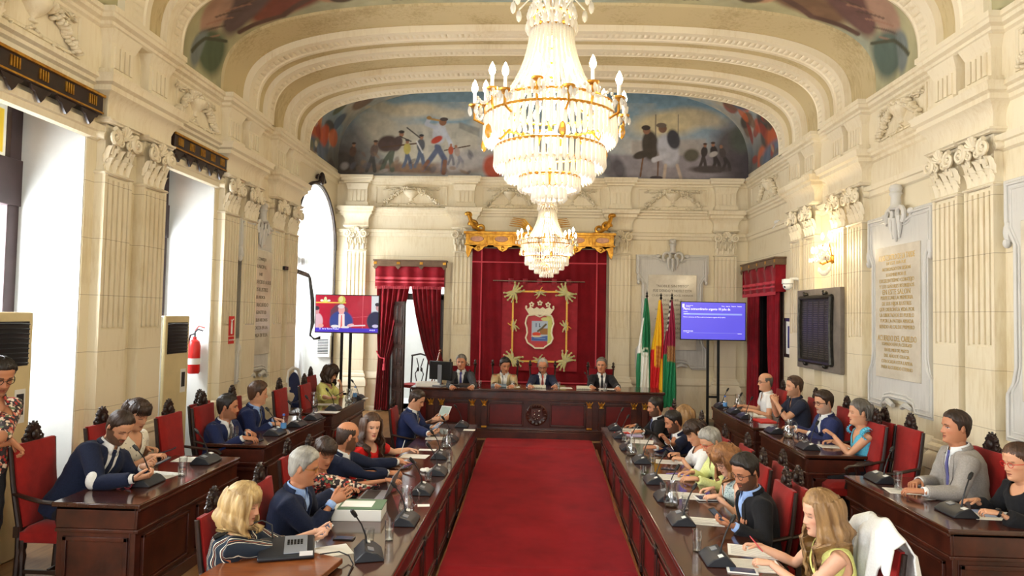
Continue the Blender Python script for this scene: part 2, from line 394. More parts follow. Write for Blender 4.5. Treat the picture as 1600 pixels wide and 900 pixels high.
def pblock(mb, f, t0, t1, dep=.12):
    """entablature broken forward over a pair of pilasters, attic blocks with flutes and ledge on top"""
    def ext(prof):
        k = len(prof)
        vs = []
        for (a, b) in prof:
            e = a+dep; vs += [f(t0-a, 0, b), f(t0-a, e, b), f(t1+a, e, b), f(t1+a, 0, b)]
        fs = [(4*i+j, 4*i+j+1, 4*i+4+j+1, 4*i+4+j) for i in range(k-1) for j in range(3)]
        fs += [(0, 1, 2, 3), tuple(4*(k-1)+j for j in range(4))[::-1]]
        mb.add(vs, fs)
    ext([(a-.03 if i > 0 else -.01, b) for i, (a, b) in enumerate(PPROF)])
    ext([(.0, 5.1), (.03, 5.12), (.035, 5.15), (.08, 5.17), (.085, 5.21), (.1, 5.22), (.1, 5.275), (.0, 5.28)])
def attic(mb, f, t, w=.4, d=.1):
    def bx(a, b, d0, d1, z0, z1):
        vs = [f(x, y, z) for z in (z0, z1) for y in (d0, d1) for x in (a, b)]
        mb.add(vs, [(0, 2, 3, 1), (4, 5, 7, 6), (0, 1, 5, 4), (2, 6, 7, 3), (0, 4, 6, 2), (1, 3, 7, 5)])
    h = w/2
    bx(t-h, t+h, 0, d, 4.62, 5.12); bx(t-h-.03, t+h+.03, 0, d+.05, 4.62, 4.7)
    # flared cap
    vs = [f(t+sx*(h+o), y, z) for o, z, yy in ((0, 4.98, d), (.035, 5.1, d+.05)) for sx, y in ((-1, 0), (-1, yy), (1, yy), (1, 0))]
    mb.add(vs, [(0, 1, 5, 4), (1, 2, 6, 5), (2, 3, 7, 6), (4, 5, 6, 7), (3, 2, 1, 0)])
    n = 4; s = (w-.08)/n
    for i in range(n):
        a = t-h+.04+i*s; bx(a+.012, a+s-.012, d, d+.018, 4.73, 4.95)

# pilaster prototype (local x along the wall, y out of the wall)
def leaf(mb, x, z0, h, w, out, y0=.1, tip=.05, n=7):
    k = 7
    def f(u, v):
        wd = w*(math.sin(PI*min(1, v*.8+.2))**.7)*(1+.18*math.cos(v*18)); s = (u-.5)
        y = y0-.012+out*v**1.6+.012*math.cos(s*2*PI)-.02*abs(s); z = z0+h*v
        if v > .82: z -= (v-.82)*h*1.1; y += (v-.82)*tip*5
        return (x+s*wd, y+.008*math.cos(u*4*PI), z)
    mb.grid(k, n, f)
def volute(mb, x, z, y, r, sx, th=.022):
    pts = []; rs = []
    for i in range(22):
        a = i/21; ang = PI/2 + a*PI*3.3; rad = r*(1-.82*a)
        pts.append((x+sx*math.cos(ang)*rad, y+.01*math.sin(a*3), z+math.sin(ang)*rad)); rs.append(th*(1-.45*a))
    mb.tube(pts, rs, 6); mb.ball((x, y+.015, z), r*.22, 8, 5)
    mb.tube([(x-sx*.10, y-.03, z-.14), (x-sx*.07, y-.02, z), (x-sx*.03, y, z+r*.9), (x, y, z+r)], [.012, .018, .022, th], 6)
W = .44
cap = MB(RELIEF)
cap.box(-W/2+.02, W/2-.02, 0, .085, 3.68, 4.16)
cap.sweep([(0, 3.655), (.012, 3.66), (.02, 3.675), (.012, 3.69), (0, 3.695)], [0, 1, 2, 3], lambda t, a, b: ((-W/2-a, 0, b), (-W/2-a, .1+a, b), (W/2+a, .1+a, b), (W/2+a, 0, b))[t])
for r_, (z0, h) in enumerate(((3.69, .17), (3.78, .18))):
    for x in ((-.165, -.055, .055, .165) if r_ == 0 else (-.11, 0, .11)):
        leaf(cap, x, z0, h, .094, .05+.03*r_)
for s in (-1, 1):
    leaf(cap, s*.19, 3.78, .2, .08, .06)
    volute(cap, s*.18, 4.03, .165, .085, s, .026); volute(cap, s*.06, 4.0, .15, .05, -s, .016)
    cap.tube([(s*.222, .0, 4.03), (s*.235, .05, 4.04), (s*.225, .1, 4.03)], [.05, .045, .04], 10)
for i in range(9):   # shell
    a = PI*(i+.5)/9; cap.tube([(0, .13, 4.05), (math.cos(a)*.06, .165, 4.05+math.sin(a)*.07), (math.cos(a)*.095, .17, 4.05+math.sin(a)*.125)], [.008, .015, .02], 5)
cap.ball((0, .15, 4.05), (.03, .03, .025), 8, 5)
cap.sweep([(0, 4.15), (.03, 4.16), (.035, 4.175), (.05, 4.185), (.05, 4.205), (0, 4.205)], [0, 1, 2, 3], lambda t, a, b: ((-W/2-a, 0, b), (-W/2-a, .12+a, b), (W/2+a, .12+a, b), (W/2+a, 0, b))[t])
shaft = MB(STONE)
shaft.box(-W/2, W/2, 0, .085, 1.1, 3.66)
n = 4; s_ = (W-.1)/n
for i in range(n):
    a = -W/2+.05+i*s_
    shaft.box(a+.016, a+s_-.016, .085, .108, 2.16, 3.62)
shaft.box(-W/2, -W/2+.042, .085, .108, 1.1, 3.66); shaft.box(W/2-.042, W/2, .085, .108, 1.1, 3.66); shaft.box(-W/2+.04, W/2-.04, .085, .108, 1.1, 2.14)
base = MB(RELIEF)
BP = [(0, 1.14), (.02, 1.12), (.02, 1.09), (.05, 1.06), (.055, 1.02), (.04, 1.0), (.075, .95), (.085, .9), (.085, .82), (.06, .8), (.06, 0), (0, 0)]
base.sweep(BP, [0, 1, 2, 3], lambda t, a, b: ((-W/2-a, 0, b), (-W/2-a, .1+a, b), (W/2+a, .1+a, b), (W/2+a, 0, b))[t])
meshes = (shaft.mesh('shaft'), cap.mesh('capital', 50), base.mesh('base'))
npil = [8]
def pilaster(x, y, rz, zoff=0):
    o = bpy.data.objects.new('trim_%d' % npil[0], None); npil[0] += 1; C.objects.link(o); o.location = (x, y, 0); o.rotation_euler = (0, 0, rz); struct(o)
    for nm, me in zip(('shaft', 'capital', 'base'), meshes):
        c = bpy.data.objects.new(nm, me); C.objects.link(c); c.parent = o
LP = [(6.42, 7.58), (8.98, 10.14), (10.7, 11.86), (3.7, 4.8), (1.6, 2.25)]
RP = [(6.5, 7.55), (9.1, 10.15), (10.65, 11.75), (3.95, 5.0)]
for f, rz, x, L in ((wl, -PI/2, -XW, LP), (wr, PI/2, XW, RP)):
    for a, b in L:
        mb = MB(RELIEF); pblock(mb, f, a, b)
        for c in ((a+.25, b-.25) if b-a > .8 else ((a+b)/2,)):
            pilaster(x, c, rz); attic(mb, f, c)
        o = S('trim_%d' % npil[0], mb, smooth=30); npil[0] += 1
mb = MB(RELIEF)
for x in (-3.89, -1.6, 1.68, 3.87):
    pilaster(x, YB, PI); pblock(mb, wb, x-.25, x+.25, .1); attic(mb, wb, x, .42)
S('trim_%d' % npil[0], mb, smooth=30); npil[0] += 1
# dado and skirting
for nm, f, t0, t1 in (('baseboard_left', wl, 8.95, 11.9), ('baseboard_right', wr, Y0, 12.2)):
    mb = MB(RELIEF); mb.sweep([(0, 1.12), (.02, 1.1), (.03, 1.06), (.05, 1.03), (.05, .98), (.02, .95), (.02, .4), (.05, .36), (.05, 0)], [t0, t1], lambda t, a, b: f(t, a+.004, b)); S(nm, mb)
mb = MB(RELIEF)
for a, b in ((-4.3, -3.25), (-1.95, 4.3)): mb.sweep([(0, 1.12), (.02, 1.1), (.03, 1.06), (.05, 1.03), (.05, .98), (.02, .95), (.02, .4), (.05, .36), (.05, 0)], [a, b], lambda t, a_, b_: wb(t, a_+.004, b_))
S('baseboard_back', mb)

# ---- carved festoon panels in the attic
def festoon(rnd, w=.55):
    mb = MB(RELIEF)
    def fr(x, z, r): mb.ball((x, .015+rnd.random()*.02, z), (r, r*.9, r), 7, 5)
    for s in (-1, 1):
        for i in range(26):
            t = i/25; x = s*(.14+t*(w-.18)); z = .1-.26*t**1.3+rnd.uniform(-.02, .02)
            for k in range(3): fr(x+rnd.uniform(-.02, .02), z+rnd.uniform(-.035, .035), rnd.uniform(.014, .026))
        for i in range(12):
            t = i/11; x = s*(.22+t*(w-.26)); z = .12+.03*math.sin(t*9); a = rnd.uniform(-.8, .8)
            mb.ball((x, .012, z+rnd.uniform(-.02, .02)), (.03, .008, .011), 6, 4, Matrix.Rotation(a, 3, 'Y'))
        for i in range(7):
            t = i/6; mb.ball((s*(.25+t*.3), .01, -.2+.03*math.sin(i*2)), (.035, .008, .012), 6, 4, Matrix.Rotation(s*.5+rnd.uniform(-.5, .5), 3, 'Y'))
        mb.tube([(s*.14, .01, .1), (s*.3, .02, .13), (s*.5, .01, .1)], .008, 5)
    for i in range(26): fr(rnd.uniform(-.15, .15), .12+rnd.uniform(-.02, .03), rnd.uniform(.018, .03))
    mb.lathe([(.03, -.1), (.05, -.09), (.02, -.06), (.07, -.03), (.13, .03), (.16, .08), (.15, .09)], (0, 0, 0), 14, Matrix.Diagonal((1, .45, 1)))
    for i in range(5): mb.ball(((i-2)*.04, .01, -.17+.02*(2-abs(i-2))), (.028, .01, .014), 6, 4, Matrix.Rotation((i-2)*.4, 3, 'Y'))
    return mb.mesh('festoon', 180)
fm = festoon(random.Random(3))
def panel(f, t0, t1, x, y, rz, sc=1.0):
    mb = MB(RELIEF)
    pr = [(.0, 0), (.02, .0), (.025, .02), (.01, .035), (0, .035)]
    z0, z1 = 4.67, 5.08
    for e in range(len(pr)-1):
        (d0, i0), (d1, i1) = pr[e], pr[e+1]
        q = lambda d, i: [f(t0+i, d, z0+i), f(t1-i, d, z0+i), f(t1-i, d, z1-i), f(t0+i, d, z1-i)]
        mb.add(q(d0, i0)+q(d1, i1), [(j, (j+1) % 4, 4+(j+1) % 4, 4+j) for j in range(4)])
    o = S('trim_%d' % npil[0], mb); npil[0] += 1
    c = bpy.data.objects.new('festoon', fm); C.objects.link(c)
    p = bpy.data.objects.new('trim_%d' % npil[0], None); npil[0] += 1; C.objects.link(p); struct(p)
    p.location = (x, y, 4.87); p.rotation_euler = (0, 0, rz); p.scale = (sc, 2.1, 1.1); c.parent = p
for a, b in ((7.85, 8.75), (4.95, 6.15), (2.4, 3.5)):
    panel(wl, a, b, -XW, (a+b)/2, -PI/2, .95 if b-a < 1.2 else 1.0)
for a, b in ((7.78, 8.88), (5.15, 6.35), (12.0, 14.15), (2.4, 3.8)): panel(wr, a, b, XW, (a+b)/2, PI/2, .95)
for a, b in ((-3.52, -1.98), (-1.25, -.05), (.05, 1.3), (2.05, 3.52)): panel(wb, a, b, (a+b)/2, YB, PI, min(1.15, (b-a)/1.3))

# ================================================================ vault
AX, SP, CR, PW = 4.28, 5.26, 6.47, 3.3
def arch(u, o=0):
    """u 0..1 left to right; o = offset towards the room"""
    th = PI*(1-u); c, s = math.cos(th), math.sin(th)
    a, h = AX-o, CR-SP-o
    return (a*math.copysign(abs(c)**(2/PW), c), SP+h*abs(s)**(2/PW))
def us(n): return [i/(n-1) for i in range(n)]
def vault_strip(nm, prof, n=160, orn=()):
    """prof: list of (Y, offset, material)"""
    mb = MB(TAN, RELIEF)
    ts = us(n)
    s = [0]
    for a, b in zip(ts[:-1], ts[1:]):
        p, q = arch(a), arch(b); s.append(s[-1]+math.hypot(p[0]-q[0], p[1]-q[1]))
    for i in range(len(prof)-1):
        (y0, o0, m), (y1, o1, _) = prof[i], prof[i+1]
        mb.mat(m)
        if m is RELIEF and (y0, y1) in orn:
            k = 5
            nn = 900; tt = us(nn); ss = np.interp(tt, ts, s)
            vs = []
            for j in range(k):
                y = y0+(y1-y0)*j/(k-1)
                for q, u in enumerate(tt):
                    bump = .03*math.sin(PI*j/(k-1))*(abs(math.sin(ss[q]*PI/.085))**.5-.5)
                    x, z = arch(u, o0+(o1-o0)*j/(k-1)+bump); vs.append((x, y, z))
            mb.add(vs, [(j*nn+q, j*nn+q+1, (j+1)*nn+q+1, (j+1)*nn+q) for j in range(k-1) for q in range(nn-1)])
        else:
            vs = [(arch(u, o)[0], y, arch(u, o)[1]) for y, o in ((y0, o0), (y1, o1)) for u in ts]
            mb.add(vs, [(q, q+1, n+q+1, n+q) for q in range(n-1)])
    return S(nm, mb, smooth=50)
def ribs(y, d):
    """two mouldings with a plain fillet between them; y far edge, going towards the viewer"""
    r = RELIEF; t = TAN
    P = [(y+.02, -.06, r), (y, .06, r), (y-.05*d, .085, r), (y-.07*d, .075, r), (y-.2*d, .06, r), (y-.22*d, .09, r), (y-.36*d, .1, r), (y-.37*d, .03, t), (y-.6*d, .03, r), (y-.61*d, .08, r), (y-.68*d, .085, r), (y-.70*d, .07, r), (y-.86*d, .06, r), (y-.88*d, .085, r), (y-.99*d, .09, r), (y-1.0*d, 0, t)]
    orn = ((P[3][0], P[4][0]), (P[11][0], P[12][0]))
    return P, orn
PA, oa = ribs(12.2, 1.15); PB, ob = ribs(10.5, 1.0); PC, oc = ribs(7.75, 1.2)
vault_strip('ceiling', PA+[(10.52, 0, TAN)], orn=oa)
vault_strip('trim_70', PB+[(9.48, .0, TAN), (8.9, .0, TAN), (8.88, -.03, TAN)], orn=ob)
vault_strip('trim_71', [(7.8, -.03, RELIEF)]+PC, orn=oc)
# outer shell that closes the roof
mb = MB(TAN)
CRB = 7.22; AXB = 4.36
def archb(u, o=0):
    th = PI*(1-u); c, s = math.cos(th), math.sin(th); return ((AXB-o)*math.copysign(abs(c)**(2/PW), c), SP+(CRB-SP-o)*abs(s)**(2/PW))
ts = us(60); vs = [(arch(u, -.12)[0], y, arch(u, -.12)[1]) for y in (Y0, 12.26) for u in ts]
mb.add(vs, [(q, q+1, 60+q+1, 60+q) for q in range(59)])
vs = [(archb(u, -.1)[0], y, archb(u, -.1)[1]) for y in (12.24, YB+.3) for u in ts]; mb.add(vs, [(q, q+1, 60+q+1, 60+q) for q in range(59)])
vs = [(arch(u, .04)[0], 12.235, arch(u, .04)[1]) for u in ts]+[(archb(u, -.1)[0], 12.235, archb(u, -.1)[1]) for u in ts]; mb.add(vs, [(q, q+1, 60+q+1, 60+q) for q in range(59)]); mb.box(-5.15, -4.37, Y0, YB+.3, 5.38, 5.45); mb.box(4.37, 4.8, Y0, YB+.3, 5.38, 5.45)
S('trim_72', mb)
MURAL = mat('mural_paint', (200, 200, 200), .75, var=.08, scale=9, attr='Col')
def painted_vault(nm, y0, y1, nu, nv, paint, o=-.03, AX=AX, CR=CR):
    U, V = np.meshgrid(np.linspace(0, 1, nu), np.linspace(0, 1, nv))
    th = PI*(1-U); c = np.cos(th); s = np.sin(th)
    X = (AX-o)*np.sign(c)*np.abs(c)**(2/PW); Z = SP+(CR-SP-o)*np.abs(s)**(2/PW); Y = y0+(y1-y0)*V
    vs = np.stack([X, Y, Z], -1).reshape(-1, 3)
    mb = MB(MURAL); mb.add([tuple(v) for v in vs], [(j*nu+i, j*nu+i+1, (j+1)*nu+i+1, (j+1)*nu+i) for j in range(nv-1) for i in range(nu-1)])
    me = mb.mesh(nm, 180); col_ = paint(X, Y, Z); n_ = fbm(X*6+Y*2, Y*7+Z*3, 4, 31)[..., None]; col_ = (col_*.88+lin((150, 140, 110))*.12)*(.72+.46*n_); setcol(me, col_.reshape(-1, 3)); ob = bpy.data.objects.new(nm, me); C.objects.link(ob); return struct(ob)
def side(X, Z):
    return np.where(X > 0, 1, -1)*(np.abs(X)+np.maximum(0, (CR-.15)-Z)*1.0)   # distance along the vault   # developed distance from the crown
def paint_bay(X, Y, Z):
    D = np.sign(X)*(np.abs(X)*.55+np.maximum(0, 7.2-Z)*1.35)
    cv = Canvas(D, Y, (134, 168, 188))
    n = fbm(D*1.1+3, Y*1.6, 5, 4); n2 = fbm(D*3, Y*3, 5, 9)
    cv.blend((n-.5)*3+np.clip((Y-13.2)*.5, 0, .5), (214, 205, 186))
    cv.blend((n2-.55)*3*(Y > 12.9), (232, 214, 176))
    # smoke towards the springings
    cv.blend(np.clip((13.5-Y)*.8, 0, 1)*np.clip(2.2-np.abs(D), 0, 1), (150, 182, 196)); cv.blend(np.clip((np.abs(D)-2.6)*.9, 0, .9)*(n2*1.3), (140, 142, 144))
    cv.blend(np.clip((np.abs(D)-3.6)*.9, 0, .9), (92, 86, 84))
    for s in (-1, 1):   # banners and reclining figures along the sides
        rnd = random.Random(40+s)
        for k in range(34):
            c = rnd.choice([(206, 96, 48), (196, 74, 40), (150, 44, 38), (52, 46, 50), (96, 104, 74), (206, 190, 160), (120, 86, 66), (70, 90, 120), (224, 150, 90)])
            cv.ell(s*rnd.uniform(2.6, 5.4), rnd.uniform(12.3, 14.0), rnd.uniform(.1, .34), rnd.uniform(.08, .4), c, rnd.uniform(-.6, .6), .3, .85)
    for s in (-1, 1):
        rnd = random.Random(5+s)
        cv.ell(s*4.3, 12.75, .35, .5, (186, 82, 44), s*.2, .4); cv.ell(s*3.5, 12.6, .4, .22, (120, 60, 40), s*.5, .4); cv.ell(s*4.7, 12.9, .3, .7, (88, 104, 128), 0, .5)
        cv.ell(s*3.9, 12.55, .3, .25, (40, 38, 44), .3, .4); cv.ell(s*3.0, 12.5, .35, .14, (150, 122, 96), s*.3, .4); cv.ell(s*3.1, 12.75, .55, .16, (112, 104, 70), -s*.3, .4)
        for k in range(26):
            c = rnd.choice([(196, 90, 50), (60, 50, 48), (120, 120, 92), (170, 140, 110), (86, 70, 64), (206, 196, 176), (150, 40, 34)])
            cv.ell(s*rnd.uniform(2.7, 5), rnd.uniform(12.3, 13.1), rnd.uniform(.05, .25), rnd.uniform(.04, .16), c, rnd.uniform(-1, 1), .4, .8)
    return cv.c
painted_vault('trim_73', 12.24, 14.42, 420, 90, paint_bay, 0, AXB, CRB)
def paint_front(seed):
    def f(X, Y, Z):
        D = side(X, Z); cv = Canvas(D, Y, (176, 170, 132))
        n = fbm(D*.9, Y*.9, 5, seed); cv.blend((n-.45)*2.5, (150, 160, 150)); cv.blend(np.clip(1.6-np.abs(D), 0, 1)*.8, (146, 164, 160))
        yb = 8.0 if seed == 1 else 4.6
        for s, c1, c2, c3 in ((-1, (120, 48, 40), (84, 62, 66), (66, 84, 60)), (1, (118, 84, 62), (96, 58, 60), (70, 92, 86))):
            # a seated robed figure with raised arm, drapery falling to the ledge
            cv.ell(s*3.3, yb+.45, .75, .3, c1, s*.35, .3); cv.ell(s*3.9, yb+.3, .7, .26, c2, s*.5, .3); cv.ell(s*4.4, yb+.15, .5, .2, (170, 132, 112), s*.4, .3)
            cv.ell(s*4.9, yb+.5, .35, .35, c3, 0, .4); cv.ell(s*2.75, yb+.55, .16, .13, (186, 140, 108), 0, .3); cv.ell(s*2.62, yb+.6, .16, .12, (70, 48, 36), 0, .3)
            cv.line([(s*3.0, yb+.5), (s*3.5, yb+.8), (s*4.3, yb+.75)], .05, (80, 46, 44)); cv.poly([(s*3.0, yb+.1), (s*3.35, yb+.05), (s*3.4, yb+.35), (s*3.05, yb+.35)], (196, 190, 172), .03)
            for k in range(9): cv.line([(s*(3+.2*k), yb+.1+.05*k), (s*(3.4+.2*k), yb+.3-.02*k)], .018, (60, 34, 34) if k % 2 else (156, 110, 90), .7)
            cv.ell(s*5.0, yb+.2, .3, .12, (110, 120, 120), .2, .4); cv.line([(s*4.6, yb+.7), (s*4.8, yb+.3), (s*5.1, yb+.1)], .03, (50, 56, 40))
            if seed == 1: cv.ell(s*1.2, yb+.35, .3, .03, (70, 76, 74), .1, .5); cv.line([(s*1.9+.1*math.sin(k*1.3), yb+.7+.07*math.cos(k*2.1)) for k in range(9)], .012, (56, 56, 58))
        return cv.c
    return f
painted_vault('trim_74', 7.75, 8.89, 420, 50, paint_front(1))
painted_vault('trim_75', Y0, 6.56, 240, 110, paint_front(2), .02)

# lunette with the battle scene and the harbour scene (painted canvas on the end wall)
def lunette():
    nu, nv = 620, 190
    U, V = np.meshgrid(np.linspace(-4.36, 4.36, nu), np.linspace(5.26, 7.22, nv))
    top = SP+(CRB-SP)*np.clip(1-(np.abs(U)/AXB)**PW, 0, 1)**(1/PW)
    vmax = np.maximum(top, 5.262); Z = 5.26+(V-5.26)/(7.22-5.26)*(vmax-5.26)
    px = lambda x, y: ((x-843)/74.3, 5.27+(279-y)/74.3)
    q = lambda *a: [px(a[i], a[i+1]) for i in range(0, len(a), 2)]
    k = 1/74.3
    cv = Canvas(U, Z, (138, 170, 192))
    n = fbm(U*1.5+9, Z*2.5, 5, 2); n2 = fbm(U*4, Z*5, 5, 6); n3 = fbm(U*10, Z*10, 4, 12)
    cv.blend((n-.46)*2.2*(Z < 6.9), (222, 212, 190)); cv.ell(*px(640, 172), 45*k, 12*k, (232, 220, 192), .05, .7, .9); cv.ell(*px(700, 178), 30*k, 9*k, (226, 216, 192), 0, .7, .9); cv.ell(*px(590, 168), 30*k, 10*k, (206, 196, 170), -.3, .8, .8)
    cv.blend(np.clip((6.5-Z)*1.2, 0, .8)*(.5+n), (196, 192, 186))
    # buildings behind the smoke, left half
    cv.poly(q(618, 196, 716, 192, 742, 205, 742, 262, 618, 262), (206, 200, 184), .05, .85)
    for i in range(5):
        for j in range(2): cv.poly(q(628+i*18, 206+j*22, 636+i*18, 206+j*22, 636+i*18, 217+j*22, 628+i*18, 217+j*22), (176, 174, 164), .03, .7)
    cv.poly(q(712, 190, 745, 200, 745, 214, 712, 200), (128, 128, 124), .03, .6)
    # smoke and dark mass at the left
    cv.ell(*px(545, 245), 60*k, 55*k, (112, 110, 108), .5, .8, .9); cv.ell(*px(520, 262), 40*k, 30*k, (70, 62, 56), .2, .7, .9)
    cv.ell(*px(600, 215), 55*k, 26*k, (208, 200, 178), -.7, .9, .8)
    cv.ell(*px(660, 265), 95*k, 9*k, (122, 88, 62), 0, .6, .9); cv.ell(*px(720, 255), 40*k, 20*k, (176, 172, 174), .2, .7, .9)
    cv.ell(*px(768, 262), 16*k, 20*k, (188, 76, 48), .2, .4, .95); cv.ell(*px(780, 250), 10*k, 14*k, (206, 108, 66), 0, .4, .9)
    def man(x, y, h, coat, legs, lean=0, hat=None, sash=None, arm=None, skin=(164, 116, 90)):
        """small standing figure: feet at (x,y) px, height h px"""
        c = lean*h
        cv.line([px(x-.12*h, y), px(x-.03*h, y-.25*h), px(x+c*.4, y-.5*h)], .055*h*k, legs); cv.line([px(x+.14*h, y), px(x+.1*h, y-.25*h), px(x+c*.4, y-.5*h)], .06*h*k, legs)
        cv.ell(*px(x+c*.7, y-.66*h), .125*h*k, .2*h*k, coat, -lean, .25)
        if sash: cv.ell(*px(x+c*.5, y-.5*h), .12*h*k, .05*h*k, sash, 0, .3)
        cv.ell(*px(x+c, y-.9*h), .06*h*k, .075*h*k, skin, 0, .3)
        if hat: cv.ell(*px(x+c, y-.955*h), .075*h*k, .04*h*k, hat, 0, .3)
        if arm: cv.line([px(x+c*.8+arm[0]*h, y-arm[1]*h), px(x+c*.8+arm[2]*h, y-arm[3]*h), px(x+c*.8, y-.78*h)], .04*h*k, coat)
    # left: soldiers advancing
    man(540, 268, 44, (96, 72, 60), (66, 60, 60), .1, (60, 44, 40)); man(572, 270, 50, (110, 92, 84), (74, 74, 72), .15, (74, 58, 50))
    man(598, 268, 64, (84, 68, 66), (84, 92, 78), .35, (52, 40, 36)); cv.ell(*px(598, 226), 17*k, 13*k, (84, 66, 62), .3, .3); cv.line([px(590, 232), px(655, 224)], 1.2*k, (88, 62, 46))
    man(630, 264, 46, (196, 180, 96), (88, 100, 124), 0, (70, 66, 66)); cv.line([px(618, 214), px(636, 222)], .9*k, (60, 50, 50))
    man(650, 262, 52, (84, 88, 96), (92, 104, 128), .05, (46, 46, 54)); cv.line([px(629, 200), px(650, 216)], 1*k, (56, 50, 50)); cv.line([px(645, 222), px(655, 240)], 1.2*k, (220, 220, 220))
    # the trumpeter in a white shirt
    cv.line([px(656, 266), px(668, 250), px(680, 232)], 4.2*k, (88, 98, 126)); cv.line([px(689, 270), px(690, 250), px(678, 230)], 4.6*k, (88, 98, 126))
    cv.line([px(656, 266), px(664, 254)], 3*k, (132, 90, 70)); cv.line([px(689, 272), px(691, 254)], 3.4*k, (132, 90, 70))
    cv.ell(*px(681, 209), 11*k, 17*k, (208, 212, 222), -.1, .25); cv.ell(*px(677, 219), 10*k, 5*k, (186, 66, 46), .5, .3)
    cv.line([px(688, 204), px(698, 222), px(702, 236)], 3.4*k, (206, 212, 224)); cv.line([px(676, 200), px(660, 194), px(664, 186)], 3.2*k, (200, 206, 220))
    cv.ell(*px(686, 190), 6*k, 6.5*k, (150, 102, 76)); cv.ell(*px(688, 186), 6.5*k, 3*k, (70, 60, 60)); cv.line([px(664, 185), px(680, 188)], 1.6*k, (196, 150, 80)); cv.ell(*px(664, 184), 4*k, 3*k, (176, 132, 70))
    cv.line([px(690, 236), px(730, 228)], 1*k, (84, 64, 52)); man(715, 262, 36, (168, 150, 140), (140, 140, 150), -.2); man(700, 258, 34, (190, 90, 60), (120, 120, 130), 0)
    for i in range(26):
        r = random.Random(i); cv.ell(*px(r.uniform(505, 740), r.uniform(240, 272)), r.uniform(3, 9)*k, r.uniform(2, 6)*k, r.choice([(120, 96, 84), (90, 92, 104), (176, 170, 168), (70, 60, 54), (140, 110, 84)]), r.uniform(-1, 1), .6, .6)
    # right: harbour scene
    cv.ell(*px(1040, 190), 55*k, 20*k, (230, 210, 160), .1, .6, .9); cv.ell(*px(1090, 180), 40*k, 14*k, (222, 204, 164), -.2, .6, .8)
    cv.poly(q(950, 240, 1180, 236, 1200, 282, 950, 282), (146, 138, 146), .08, .9); cv.poly(q(985, 218, 1100, 214, 1100, 240, 985, 240), (176, 164, 156), .05, .7)
    for x in (1022, 1057): cv.line([px(x, 176), px(x, 215)], .6*k, (110, 96, 88))
    cv.ell(*px(1150, 235), 40*k, 48*k, (92, 84, 86), .2, .6, .95); cv.ell(*px(1180, 255), 40*k, 34*k, (72, 66, 74), .1, .7, .9)
    cv.line([px(1004, 235), px(999, 274)], 1.3*k, (120, 84, 60)); cv.line([px(1027, 235), px(1026, 272)], 1.3*k, (110, 80, 60))
    cv.ell(*px(1014, 225), 13*k, 24*k, (70, 62, 54), .1, .25); cv.ell(*px(1000, 240), 13*k, 6*k, (66, 58, 52), .3, .3); cv.ell(*px(1008, 201), 6*k, 6.5*k, (150, 106, 80)); cv.ell(*px(1007, 197), 7*k, 4*k, (58, 46, 42))
    cv.ell(*px(1042, 232), 16*k, 26*k, (196, 196, 206), .25, .3); cv.ell(*px(1050, 215), 10*k, 16*k, (62, 62, 72), .2, .3); cv.ell(*px(1033, 198), 6.5*k, 7*k, (132, 96, 76)); cv.ell(*px(1031, 193), 8*k, 4*k, (120, 104, 92))
    cv.line([px(1020, 248), px(1042, 240)], 4*k, (204, 204, 212)); cv.line([px(1036, 276), px(1038, 256)], 2.4*k, (196, 176, 160)); cv.line([px(1062, 276), px(1056, 256)], 2.4*k, (196, 176, 160)); cv.ell(*px(1024, 276), 10*k, 3*k, (80, 70, 74))
    man(1095, 262, 42, (60, 52, 52), (66, 58, 58), .1, (80, 60, 50)); man(1116, 264, 46, (54, 46, 48), (56, 50, 52), -.1, (70, 54, 46)); man(1132, 262, 40, (78, 70, 70), (60, 54, 56), -.2); cv.ell(*px(1078, 240), 12*k, 10*k, (96, 92, 78), .2, .4)
    cv.ell(*px(1112, 238), 7*k, 4*k, (190, 184, 180), .4, .4); cv.ell(*px(1105, 262), 30*k, 6*k, (78, 70, 70), 0, .5)
    for i, (x, y, a, b, c) in enumerate([(945, 255, 12, 22, (96, 92, 100)), (965, 262, 10, 18, (80, 76, 84)), (1170, 190, 12, 26, (110, 104, 96)), (1185, 210, 10, 24, (96, 116, 140)), (1190, 240, 16, 22, (110, 124, 150)), (1155, 215, 18, 20, (88, 96, 84)), (505, 210, 12, 18, (186, 84, 50)), (1203, 215, 10, 16, (200, 96, 56)), (520, 200, 10, 9, (60, 56, 60))]):
        cv.ell(*px(x, y), a*k, b*k, c, .3, .6, .85)
    cv.c = (cv.c*.95+lin((150, 140, 125))*.05)*(.74+.4*n3)[..., None]
    Yp = np.full_like(U, YB-.012)
    mb = MB(MURAL); mb.add([tuple(v) for v in np.stack([U, Yp, Z], -1).reshape(-1, 3)], [(j*nu+i, j*nu+i+1, (j+1)*nu+i+1, (j+1)*nu+i) for j in range(nv-1) for i in range(nu-1)])
    me = mb.mesh('battle_mural', 180); setcol(me, cv.c.reshape(-1, 3)); o = bpy.data.objects.new('battle_mural', me); C.objects.link(o)
    tag(o, 'large painted mural of soldiers and a harbour filling the arched end wall', 'mural')
lunette()

